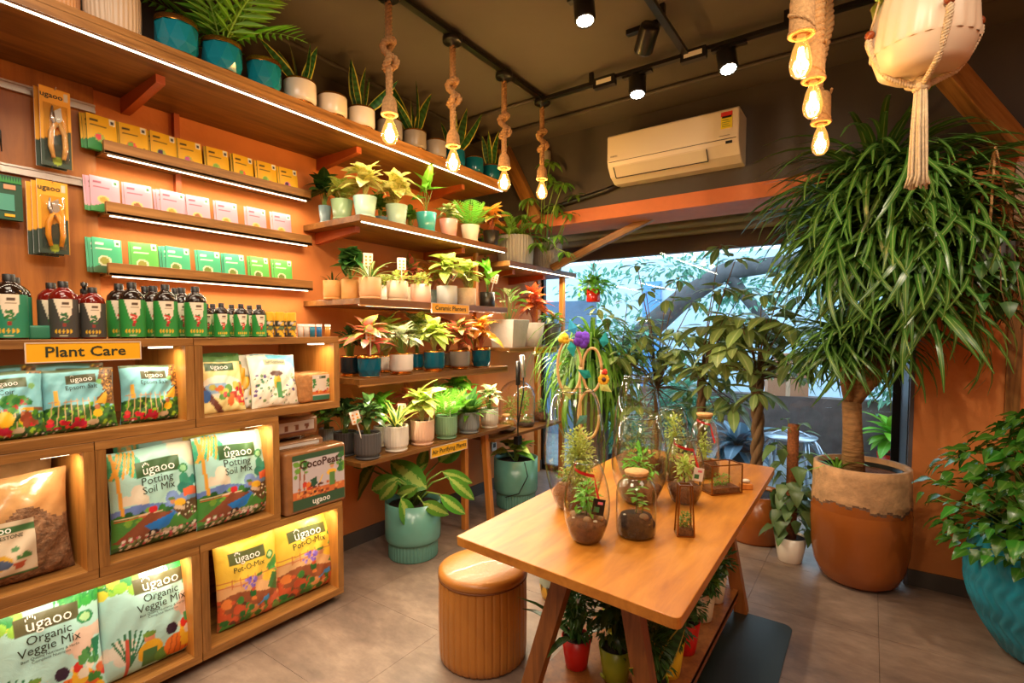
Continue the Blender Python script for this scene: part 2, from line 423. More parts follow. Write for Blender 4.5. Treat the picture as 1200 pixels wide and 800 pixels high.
jb = MB(); jb.box((0.195, YB-0.004, 0), (0.215, YB+0.06, 2.395), 0); jb.box((0.19, YB+0.06, 0), (0.215, YG+0.05, 2.92), 1)
struct(jb.build('trim_3', [M['jamb'], plain('dark_jamb_paint', (52, 50, 54), 0.4, var=0.2)]))
struct(box_obj('trim_4', (0.60, YB-0.02, 0.1), (0.66, YB, 2.395), M['wood_z']))
# window: pane and black frame
wf = MB()
wf.box((-2.93, YG-0.02, 0), (0.19, YG+0.03, 0.06)); wf.box((-2.93, YG-0.02, 2.86), (0.19, YG+0.03, 2.92))
wf.box((0.14, YG-0.02, 0.06), (0.19, YG+0.03, 2.86)); wf.box((-2.93, YG-0.02, 0.06), (-2.90, YG+0.03, 2.86))
wfo = struct(wf.build('window_1', M['black']))
box_obj('pane', (-2.90, YG, 0.06), (0.14, YG+0.008, 2.86), M['pane'], wfo)
# roller shutter box outside the glass: each rib its own curve of metal
sh = MB(); rib = []
zz = 2.28; shm = plain('brown_shutter_metal', (214, 178, 132), 0.4, var=0.1)
sho = thing('roller_shutter', 'brown ribbed metal roller shutter rolled up outside the top of the window', 'shutter', (-1.4, 4.92, 2.25))
box_obj('bottom_rail', (-2.4, -0.02, 0.0), (2.4, 0.05, 0.15), plain('brown_shutter_rail', (96, 62, 42), 0.5), sho)
slat = MB()
pts = [(0.02*math.sin(PI*k/6), k*0.0125) for k in range(7)]
vsl = []
for k, (dy, dz) in enumerate(pts): vsl += [(-2.4, -dy, dz), (2.4, -dy, dz)]
slat.add(vsl, [(2*k, 2*k+1, 2*k+3, 2*k+2) for k in range(6)], 0, True)
slm = slat.mesh('slat', shm)
for k in range(7): inst(slm, 'slat', sho, Matrix.Translation((0, 0, 0.15 + k*0.075)))

# diagonal timber braces
def brace(label, p, q, wx, wz, mat='wood_y'):
    p, q = Vector(p), Vector(q); L = (q-p).length
    o = MB().box((-wx/2, 0, -wz/2), (wx/2, L, wz/2)).build('timber_brace', M[mat], bevel=0.004)
    d = (q-p).normalized(); o.location = p
    x = d.cross(Vector((0, 0, 1))).normalized(); z = x.cross(d)
    o.rotation_euler = Matrix((x, d, z)).transposed().to_euler()
    return tag(o, label, 'brace')
brace('heavy brown timber brace running down from the ceiling to the orange beam at right', (0.0, 3.14, 3.13), (0.60, 3.76, 2.45), 0.085, 0.12)
brace('upright leaning timber brace behind the end of the top shelf', (-2.72, 3.745, 3.13), (-2.35, 3.745, 2.44), 0.085, 0.10)
brace('slim timber brace slanting across the top left of the window to the orange beam', (-2.40, 4.05, 2.08), (-1.44, 4.05, 2.43), 0.05, 0.06)

# ceiling conduits, tracks
def conduit(label, pts, r=0.012):
    o = MB().tube(pts, r, 8).build('conduit_pipe', M['conduit']); return tag(o, label, 'pipe')
conduit('thin painted conduit pipe along the ceiling above the wall air conditioner', [(-2.9, 3.45, 3.12), (1.7, 3.45, 3.12)], 0.014)
conduit('thin painted conduit pipe high on the wall left of the pendants', [(-2.72, -1, 3.12), (-2.72, 3.7, 3.12)], 0.014)
conduit('short painted conduit branching left from the last pendant', [(-2.7, 3.08, 3.12), (-1.92, 3.08, 3.12)], 0.012)
trk = MB().box((-0.018, -2.2, -0.02), (0.018, 3.06-0.0, 0.0)).build('lighting_track', M['black']); trk.location = (-1.91, 0, 3.12)
tag(trk, 'black ceiling rail that carries the row of rope pendants over the shelves', 'track')
trk2 = MB().box((-1.86, 3.0, -0.022), (1.7, 3.035, 0.0)).build('lighting_track', M['black']); trk2.location = (0, 0, 3.08)
tag(trk2, 'black ceiling track running across in front of the air conditioner', 'track')
trk3 = MB().box((-0.9, -2.2, -0.022), (-0.865, 2.98, 0.0)).build('lighting_track', M['black']); trk3.location = (-0.02, 0, 3.08)
tag(trk3, 'black ceiling track running towards the camera over the table', 'track')
# the hangers that hold both tracks to the ceiling
for t_, pts_ in ((trk2, [(-1.5, 3.017), (-0.4, 3.017), (0.8, 3.017)]), (trk3, [(-0.882, 2.6), (-0.882, 0.6)])):
    for x, y in pts_: box_obj('hanger', (x-0.012, y-0.012, 0), (x+0.012, y+0.012, 0.06), M['black'], t_)

M['lens'] = glow('spot_lens', (255, 244, 225), 22)
def spot_head(loc, target, label, lit=True, adapter=None):
    t = thing('track_spotlight', label, 'spotlight', loc)
    d = (Vector(target) - Vector(loc)).normalized()
    q = d.to_track_quat('Z', 'Y').to_matrix().to_4x4()
    n = MB(); n.lathe([(0.001, -0.14), (0.046, -0.14), (0.05, -0.13), (0.05, -0.01), (0.044, 0.0), (0.036, -0.012)], 24, mod=lambda a, z: 1 + 0.03*math.cos(12*a))
    b = n.build('lamp_body', M['black'], t); b.matrix_basis = q
    MB().disc(0.042, -0.006, 24).build('lens', M['lens'] if lit else M['black'], b)
    a = MB().box((-0.014, -0.014, 0.04), (0.014, 0.014, 0.12)); a.box((-0.09, -0.018, 0.115), (0.09, 0.018, 0.15))
    a.build('track_adapter', M['black'], t)
    return t
spot_head((-1.17, 2.28, 2.99), (-0.85, 2.0, 0.7), 'black track spotlight nearest the camera at top centre, lens lit')
spot_head((-1.20, 3.03, 2.93), (-1.0, 2.55, 0.7), 'lit black track spotlight just left above the air conditioner')
spot_head((-0.68, 3.03, 2.93), (-0.2, 2.4, 0.5), 'lit black track spotlight at the upper right of the air conditioner')
spot_head((-1.05, 2.72, 3.0), (-1.8, 3.6, 2.2), 'black track spotlight seen from behind, unlit, between the two tracks', lit=False)
for x, lb in ((-1.42, 'left'), (-0.88, 'right')):
    o = MB().box((-0.07, -0.02, -0.03), (0.07, 0.02, 0.03)).box((-0.05, -0.022, -0.012), (0.05, -0.02, 0.014), 1).build('track_driver', [M['black'], M['white']])
    o.location = (x+0.02, 3.0, 3.05); tag(o, 'small black driver box with white sticker on the track beside the %s spotlight' % lb, 'driver box')

# ---------------------------------------------------------------- air conditioner
ac = thing('air_conditioner', 'white wall-mounted split air conditioner above the window on the dark wall', 'air conditioner', (-1.185, YB-0.004, 2.62))
prof = [(0, 0.0), (-0.10, 0.0), (-0.175, 0.035), (-0.225, 0.10), (-0.235, 0.14), (-0.235, 0.315), (-0.22, 0.325), (0, 0.325)]
hw = 0.455; n = len(prof)
a_ = MB(); a_.add([(-hw, y, z) for y, z in prof] + [(hw, y, z) for y, z in prof],
     [(i, (i+1) % n, n+(i+1) % n, n+i) for i in range(n)] + [tuple(range(n-1, -1, -1)), tuple(range(n, 2*n))])
a_.build('casing', plain('cream_white_casing', (226, 212, 188), 0.35), ac, bevel=0.008)
fl_ = MB(); fl_.add([(-0.40, -0.180, 0.030), (0.25, -0.180, 0.030), (0.25, -0.226, 0.088), (-0.40, -0.226, 0.088),
                     (-0.40, -0.176, 0.026), (0.25, -0.176, 0.026), (0.25, -0.222, 0.084), (-0.40, -0.222, 0.084)], [(0,1,2,3),(4,7,6,5),(0,4,5,1),(1,5,6,2),(2,6,7,3),(3,7,4,0)])
flap = fl_.build('air_flap', plain('cream_flap', (214, 198, 170), 0.4), ac)
g = MB().bar((-0.405, -0.178, 0.024), (0.255, -0.178, 0.024), 0.006, 0.005); g.bar((0.255, -0.18, 0.026), (0.255, -0.23, 0.09), 0.005, 0.005)
g.bar((-0.405, -0.18, 0.026), (-0.405, -0.23, 0.09), 0.005, 0.005)
g.bar((-0.44, -0.2365, 0.128), (0.44, -0.2365, 0.128), 0.003, 0.003)
g.build('flap_gap', M['black'], flap)
box_obj('display', (0.375, -0.232, 0.10), (0.415, -0.226, 0.116), M['black'], ac)
s_ = MB(); s_.box((0.345, -0.2375, 0.195), (0.415, -0.235, 0.27), 0); s_.box((0.345, -0.238, 0.272), (0.415, -0.2355, 0.30), 1); s_.box((0.352, -0.2385, 0.262), (0.41, -0.236, 0.274), 2)
for k in range(4): s_.box((0.352, -0.2385, 0.207+k*0.013), (0.402-0.01*(k % 2), -0.236, 0.210+k*0.013), 3)
s_.build('rating_sticker', [plain('sticker_yellow', (228, 206, 40), 0.5), plain('sticker_red', (206, 44, 36), 0.5), M['black'], plain('sticker_green', (70, 130, 50), 0.5)], ac, 'yellow and red energy rating sticker')
b_ = MB(); b_.box((0.335, -0.2365, 0.150), (0.40, -0.2352, 0.153)); text_on(b_, 'DAIKIN', 0.016, lambda x, y: (-0.40+x, -0.2372, 0.165+y), 0)
b_.build('lettering', plain('grey_ink', (110, 100, 92), 0.5), ac)
pp = MB().tube([(-0.43, -0.03, 0.02), (-0.56, -0.03, -0.01), (-1.2, -0.03, -0.10), (-1.5, -0.03, -0.13)], 0.02, 8); pp.build('pipe', M['black'], ac)
sens = thing('wall_sensor', 'small pale dome sensor in the corner beside the fourth rope pendant', 'sensor', (-2.28, 3.80, 2.98))
MB().lathe([(0.001, -0.075), (0.03, -0.06), (0.045, -0.03), (0.045, 0.03), (0.03, 0.035), (0.001, 0.035)], 16).build('housing', plain('pale_plastic', (170, 160, 145), 0.5), sens)
MB().tube([(0, 0, 0), (-0.03, -0.01, -0.04)], 0.008, 6).build('bracket', M['conduit'], sens)
for ch in sens.children: ch.location = (0, -0.06, 0)
box_obj('mount', (-0.012, -0.08, -0.01), (0.012, 0, 0.01), M['conduit'], sens)

# ---------------------------------------------------------------- rope pendants
def rope(mb, pts, r=0.017, pitch=0.055, mi=0, nn=6):
    """three strands twisted round a path"""
    P = [Vector(p) for p in pts]; L = [0]
    for i in range(1, len(P)): L.append(L[-1] + (P[i]-P[i-1]).length)
    steps = max(6, int(L[-1]/pitch*9)); dense = []
    for k in range(steps+1):
        d = L[-1]*k/steps; i = 1
        while i < len(L)-1 and L[i] < d: i += 1
        t = (d-L[i-1])/max(1e-6, L[i]-L[i-1]); dense.append((P[i-1].lerp(P[i], t), d))
    for s3 in range(3):
        out = []; x = Vector((1, 0, 0))
        for k, (p, d) in enumerate(dense):
            t = (dense[min(k+1, steps)][0] - dense[max(k-1, 0)][0]).normalized()
            x = x - t*x.dot(t); x = x.normalized() if x.length > 1e-3 else t.orthogonal().normalized()
            y = t.cross(x); a = 2*PI*(d/pitch + s3/3)
            out.append(p + (x*math.cos(a) + y*math.sin(a))*r*0.52)
        mb.tube(out, r*0.56, nn, mi)
M['filament'] = glow('filament', (255, 206, 120), 45)
def bulb_parts(t, z, R=0.040, lower=True):
    """Edison bulb hanging with its cap at z"""
    sk = MB(); sk.lathe([(0.022, z+0.085), (0.034, z+0.06), (0.038, z+0.01), (0.033, z+0.0), (0.028, z-0.003)], 18)
    sk.tube([(0.036*math.cos(a), 0.036*math.sin(a), z+0.004) for a in [2*PI*k/16 for k in range(17)]], 0.007, 6)
    sk.build('rope_socket', M['rope'], t)
    b = MB().lathe([(0.014, z-0.002), (0.016, z-0.02), (0.026, z-0.045), (R, z-0.085), (R, z-0.10), (R*0.86, z-0.12), (R*0.5, z-0.134), (0.001, z-0.138)], 20)
    bg_ = b.build('bulb_glass', M['bulbglass'], t)
    f = MB()
    for k in range(6):
        a = 2*PI*k/6; c_, s_ = math.cos(a), math.sin(a)
        f.tube([(0.006*c_, 0.006*s_, z-0.04), (0.015*c_, 0.015*s_, z-0.105)], 0.0022, 5)
    f.build('filament', M['filament'], bg_)
def pendant(x, y, zb, label, knot=0.45, rad=0.017):
    t = thing('rope_pendant_lamp', label, 'pendant lamp', (x, y, 3.11))
    top = -0.05; zs = zb + 0.138 - 3.11    # cap of the bulb
    MB().lathe([(0.001, 0.0), (0.052, 0.0), (0.055, -0.008), (0.055, -0.028), (0.048, -0.034), (0.016, -0.036), (0.014, -0.075), (0.001, -0.075)], 24).build('ceiling_rose', M['black'], t)
    r = MB(); zk = top + (zs - top)*knot
    rope(r, [(0, 0, top), (0, 0, zk+0.05)], rad); rope(r, [(0, 0, zk-0.06), (0, 0, zs+0.06)], rad)
    kn = []
    for k in range(46):
        a = 2*PI*k/45*2; kn.append((math.cos(a*0.5*3/1.0)*0.026*(1+0.2*math.sin(a)), math.sin(a)*0.022, zk - 0.005 + 0.062*math.cos(a*0.5)))
    ro = r.build('rope', M['rope'], t)
    km = MB(); rope(km, kn, rad*0.95); km.build('knot', M['rope'], t)
    bulb_parts(t, zs)
    l = new_light('bulb_light', 'POINT', (0, 0, zs-0.08), 9, WARM, shadow_soft_size=0.03); l.parent = t
    return t
pendant(-1.92, 1.715, 2.40, 'first rope pendant from the left, hanging before the long top shelf')
pendant(-1.92, 2.17, 2.385, 'second rope pendant from the left, knotted low above its bulb')
pendant(-1.92, 2.65, 2.39, 'third rope pendant from the left, before the teal pots on the top shelf', 0.5)
pendant(-1.92, 3.10, 2.43, 'fourth rope pendant from the left, beside the air conditioner', 0.45)

# cluster of three thick rope lamps at right
def thick_lamp(u, vb, Y, label, sc=1.0, amp=0.0):
    X = xat(u, Y); z = zat(vb, X, Y)
    t = thing('rope_pendant_lamp', label, 'pendant lamp', (X, Y, 3.12))
    zs = z + 0.138 - 3.12
    MB().lathe([(0.001, 0.02), (0.05, 0.02), (0.05, -0.02), (0.02, -0.03), (0.001, -0.03)], 20).build('ceiling_rose', M['black'], t)
    r = MB(); rope(r, [(0, 0, -0.02), (amp, 0, (zs-0.02)*0.4), (-amp, 0.0, (zs-0.02)*0.7), (0, 0, zs+0.05)], 0.030*sc, 0.075); r.build('rope', M['rope'], t)
    sk = MB(); sk.lathe([(0.026, zs+0.13), (0.036, zs+0.11), (0.038, zs+0.0)], 18); rope(sk, [(0.0365*math.cos(2*PI*k/24), 0.0365*math.sin(2*PI*k/24), zs+0.14-0.0055*k*1.0) for k in range(24)], 0.006, 0.02, nn=4)
    sk.build('jute_wrap', M['rope'], t)
    bulb_parts(t, zs, 0.034)
    l = new_light('bulb_light', 'POINT', (0, 0, zs-0.08), 3, WARM, shadow_soft_size=0.03); l.parent = t
thick_lamp(930, 92, 1.95, 'largest and highest bulb of the three thick rope lamps at right', 1.2)
thick_lamp(945, 139, 2.25, 'middle bulb of the three thick rope lamps at right', 1.1)
thick_lamp(955, 182, 2.65, 'lowest bulb of the three thick rope lamps at right', 0.7, 0.02)

# ---------------------------------------------------------------- leaves
def leaf_mesh(name, mat, kind='oval', w=0.3, droop=0.5, fold=0.25, nseg=6, wave=0.0):
    """unit-length leaf along +Y, face up +Z; w is full width"""
    prof = {'oval': lambda t: math.sin(PI*min(1, t**0.85))**0.8, 'lance': lambda t: math.sin(PI*t**0.75)**1.0,
            'heart': lambda t: (1-t)**0.75*min(1, (t+0.02)*7)**0.5*1.25*(1 if t > 0 else 0.6),
            'strap': lambda t: min(1, t*9+0.35)*(1-t**4)**0.9, 'blade': lambda t: min(1, 0.5+t*1.6)*(1-t**3.2)}[kind]
    vs_, uv = [], []; y = z = 0.0
    for i in range(nseg+1):
        t = i/nseg
        if i: a = droop*(t-0.5/nseg)*1.0; y += math.cos(a)/nseg; z -= math.sin(a)/nseg
        h = max(0.0 if 0 < i < nseg else 0.004, w/2*prof(t))
        wv = wave*math.sin(i*2.2)
        vs_ += [(-h, y, z + fold*h + wv*h), (0, y, z), (h, y, z + fold*h - wv*h)]
        uv += [(0, t), (0.5, t), (1, t)]
    fs = []
    for i in range(nseg):
        a = 3*i; fs += [(a, a+1, a+4, a+3), (a+1, a+2, a+5, a+4)]
    me = bpy.data.meshes.new(name); me.from_pydata(vs_, [], fs); me.materials.append(mat)
    ul = me.uv_layers.new(name='UVMap')
    for lp in me.loops: ul.data[lp.index].uv = uv[lp.vertex_index]
    me.polygons.foreach_set('use_smooth', [True]*len(fs)); me.update(); return me
def leaf_matrix(pos, d, L, up=(0, 0, 1), roll=0.0, wide=1.0):
    d = Vector(d).normalized(); u = Vector(up)
    x = d.cross(u)
    if x.length < 1e-3: x = d.cross(Vector((1, 0, 0)))
    x.normalize(); z = x.cross(d)
    if roll: R_ = Matrix.Rotation(roll, 3, d); x = R_ @ x; z = R_ @ z
    m = Matrix.Identity(4)
    for i in range(3): m[i][0] = x[i]*L*wide; m[i][1] = d[i]*L; m[i][2] = z[i]*L; m[i][3] = pos[i]
    return m
LM = {}
def LMAT(k, *a, **kw): LM[k] = leafmat('leaf_'+k, *a, **kw)
LMAT('green', (100, 150, 48), (130, 165, 70)); LMAT('dark', (58, 104, 42), (84, 122, 58)); LMAT('zz', (60, 88, 42), (70, 96, 48), rough=0.25)
LMAT('lime', (166, 194, 64), (208, 214, 120), 'splash', nscale=7); LMAT('yellowgreen', (168, 178, 60), (224, 216, 130), 'splash', nscale=6, thr=0.46)
LMAT('varieg', (110, 158, 56), (226, 226, 160), 'splash', nscale=8, thr=0.5); LMAT('spider', (96, 142, 58), (222, 220, 150), 'centre', thr=0.35)
LMAT('dieff', (88, 150, 48), (176, 200, 96), 'centre', nscale=16, thr=0.26); LMAT('pale', (120, 160, 84), (238, 232, 190), 'centre', thr=0.6)
LMAT('snake', (38, 82, 36), (206, 196, 80), 'band'); LMAT('snakey', (60, 98, 40), (226, 214, 110), 'edge', thr=0.45)
LMAT('red', (216, 112, 72), (232, 150, 104), 'rib'); LMAT('pinkred', (120, 140, 60), (228, 120, 92), 'centre', thr=0.55)
LMAT('croton', (222, 156, 56), (232, 178, 80), 'rib'); LMAT('crotonred', (214, 90, 56), (226, 132, 62), 'splash'); LMAT('olive', (128, 140, 84), (160, 170, 110))
LMAT('pachira', (134, 156, 84), (168, 182, 116), rough=0.42, trans=0.18); LMAT('grey', (134, 148, 100), (176, 178, 140), 'splash')
LMAT('bright', (120, 190, 50), (150, 206, 90)); LMAT('drac', (72, 112, 42), (140, 160, 92), 'rib', rough=0.30, trans=0.15)
LMAT('glossy', (66, 126, 40), (96, 146, 62), rough=0.22); LMAT('pothos', (98, 128, 72), (104, 132, 78), rough=0.34); LMAT('fern', (126, 176, 58), (150, 196, 80))
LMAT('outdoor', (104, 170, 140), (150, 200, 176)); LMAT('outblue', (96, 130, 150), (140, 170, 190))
_lm = {}
def LF(mat, kind='oval', w=0.4, droop=0.5, fold=0.25, nseg=5, wave=0.0):
    k = (mat, kind, w, droop, fold, nseg, wave)
    if k not in _lm: _lm[k] = leaf_mesh('leaf', LM[mat], kind, w, droop, fold, nseg, wave)
    return _lm[k]
def arc(p, q, sag, n=5):
    p, q = Vector(p), Vector(q); return [p.lerp(q, t) + Vector((0, 0, sag*4*t*(1-t))) for t in [k/n for k in range(n+1)]]

def rosette(t, z0, n, H, S, L, meshes, rng, stem='stem', tilt=(0.1, 0.9), r0=0.02, lw=1.0, stem_r=0.0022, up_first=True, yaw0=0.0):
    """leaves on petioles: H height above z0, S half-spread, L leaf length"""
    st = MB()
    for i in range(n):
        a = i*2.39996 + rng.uniform(-0.35, 0.35) + yaw0; k = (i+0.5)/n
        rr = S*(0.15 + 0.75*k)*rng.uniform(0.75, 1.1); hh = H*(1.0 - 0.62*k*k)*rng.uniform(0.72, 1.0)
        el = (1-k)*1.15 + rng.uniform(-0.15, 0.3) - tilt[0]
        Ls = L*rng.uniform(0.75, 1.12)
        d = Vector((math.cos(a)*math.cos(el), math.sin(a)*math.cos(el), math.sin(el)))
        tip = Vector((math.cos(a)*rr, math.sin(a)*rr, z0 + hh)); base = tip - d*Ls*0.75
        rb = math.hypot(base.x, base.y)
        if base.z < z0 + 0.01: base.z = z0 + 0.01 + rng.uniform(0, 0.3)*H
        inst(rng.choice(meshes), 'leaf', t, leaf_matrix(base, d, Ls, roll=rng.uniform(-0.5, 0.5), wide=lw))
        st.tube(arc((math.cos(a)*r0*rng.random(), math.sin(a)*r0*rng.random(), z0-0.005), base, 0.0, 3), stem_r, 5)
    st.build('stem', M[stem], t)
def straps(t, z0, n, L, meshes, rng, el0=1.3, el1=0.3, r0=0.01, wide=1.0, name='leaf', off=(0, 0)):
    for i in range(n):
        a = i*2.39996 + rng.uniform(-0.3, 0.3); k = (i+0.5)/n; el = el0 + (el1-el0)*k
        d = Vector((math.cos(a)*math.cos(el), math.sin(a)*math.cos(el), math.sin(el)))
        inst(rng.choice(meshes), name, t, leaf_matrix((off[0]+math.cos(a)*r0, off[1]+math.sin(a)*r0, z0-0.005), d, L*rng.uniform(0.7, 1.1), wide=wide))
def snake(t, z0, n, L, rng, mat='snake', r0=0.02, w=0.16):
    m = [LF(mat, 'blade', w*1.45, 0.15, 0.4, 6), LF(mat, 'blade', w*1.45, -0.25, 0.4, 6)]
    for i in range(n):
        a = i*2.4 + rng.uniform(-0.4, 0.4); el = rng.uniform(1.1, 1.5) if i < n-1 else 0.7
        d = Vector((math.cos(a)*math.cos(el), math.sin(a)*math.cos(el), math.sin(el)))
        inst(m[i % 2], 'leaf', t, leaf_matrix((math.cos(a)*r0, math.sin(a)*r0, z0-0.01), d, L*rng.uniform(0.7, 1.1), up=(math.cos(a+1.3), math.sin(a+1.3), 0.2)))
def bush_mesh(name, mat, R, n, ls, rng, w=0.5, flat=1.0, hollow=0.45):
    """a clump of many small leaves that nobody could count"""
    vs_, fs, uv = [], [], []
    for i in range(n):
        v = Vector((rng.gauss(0, 1), rng.gauss(0, 1), rng.gauss(0, 1))).normalized()
        r = rng.uniform(hollow, 1.0); p = Vector((v.x*R[0]*r, v.y*R[1]*r, v.z*R[2]*r))
        d = (v + Vector((rng.uniform(-.7, .7), rng.uniform(-.7, .7), rng.uniform(-.7, .5)))).normalized()
        L = ls*rng.uniform(0.6, 1.2); x = d.cross(Vector((0, 0, 1)))
        if x.length < 0.01: x = Vector((1, 0, 0))
        x.normalize(); o = len(vs_); z = x.cross(d)
        vs_ += [p, p+d*L*0.5+x*L*w/2+z*L*0.06, p+d*L-z*L*0.1, p+d*L*0.5-x*L*w/2+z*L*0.06]; fs.append((o, o+1, o+2, o+3)); uv += [(0.5, 0), (1, 0.5), (0.5, 1), (0, 0.5)]
    me = bpy.data.meshes.new(name); me.from_pydata([tuple(p) for p in vs_], [], fs); me.materials.append(LM[mat])
    ul = me.uv_layers.new(name='UVMap')
    for lp in me.loops: ul.data[lp.index].uv = uv[lp.vertex_index]
    me.update(); return me
def bush(t, c, R, n, ls, mat, rng, w=0.5, hollow=0.3, name='foliage'):
    o = inst(bush_mesh(name, mat, R, n, ls, rng, w, hollow=hollow), name, t, Matrix.Translation(c)); o['kind'] = 'stuff'; return o
def frond_mesh(mat, n=14, ll=0.26, droop=0.9, w=0.14, lift=0.0):
    vs_, fs, uv = [], [], []; y = z = 0.0; pts = []
    for i in range(n+1):
        t = i/n; a = droop*t - lift; y += math.cos(a)/n; z -= math.sin(a)/n; pts.append(Vector((0, y, z)))
    def quad(p, d, L, w_):
        x = d.cross(Vector((0, 0, 1))).normalized(); o = len(vs_)
        vs_.extend([p, p+d*L*0.45+x*w_, p+d*L+Vector((0, 0, -L*0.18)), p+d*L*0.45-x*w_]); fs.append((o, o+1, o+2, o+3)); uv.extend([(0.5, 0), (1, .5), (.5, 1), (0, .5)])
    for i in range(2, n+1):
        t = i/n; L = ll*(math.sin(PI*min(1, t*0.85+0.12))*0.9+0.12)
        for s_ in (-1, 1):
            d = Vector((s_*0.9, 0.55, -0.12)).normalized(); quad(pts[i-1], d, L, L*w/2)
    for i in range(n):
        o = len(vs_); a, b = pts[i], pts[i+1]; vs_.extend([a+Vector((-.008, 0, 0)), a+Vector((.008, 0, 0)), b+Vector((.006, 0, 0)), b+Vector((-.006, 0, 0))]); fs.append((o, o+1, o+2, o+3)); uv.extend([(0.5, 0)]*4)
    me = bpy.data.meshes.new('frond'); me.from_pydata([tuple(p) for p in vs_], [], fs); me.materials.append(LM[mat])
    ul = me.uv_layers.new(name='UVMap')
    for lp in me.loops: ul.data[lp.index].uv = uv[lp.vertex_index]
    me.update(); return me
_fr = {}
def FR_(mat, *a):
    k = (mat,)+a
    if k not in _fr: _fr[k] = frond_mesh(mat, *a)
    return _fr[k]
def palm(t, z0, n, L, mat, rng, el0=1.3, el1=0.35, args=(14, 0.26, 0.9, 0.14)):
    for i in range(n):
        a = i*2.39996 + rng.uniform(-.3, .3); el = el0 + (el1-el0)*(i+0.5)/n
        d = Vector((math.cos(a)*math.cos(el), math.sin(a)*math.cos(el), math.sin(el)))
        inst(FR_(mat, *args), 'frond', t, leaf_matrix((0.01*math.cos(a), 0.01*math.sin(a), z0-0.005), d, L*rng.uniform(0.75, 1.1)))

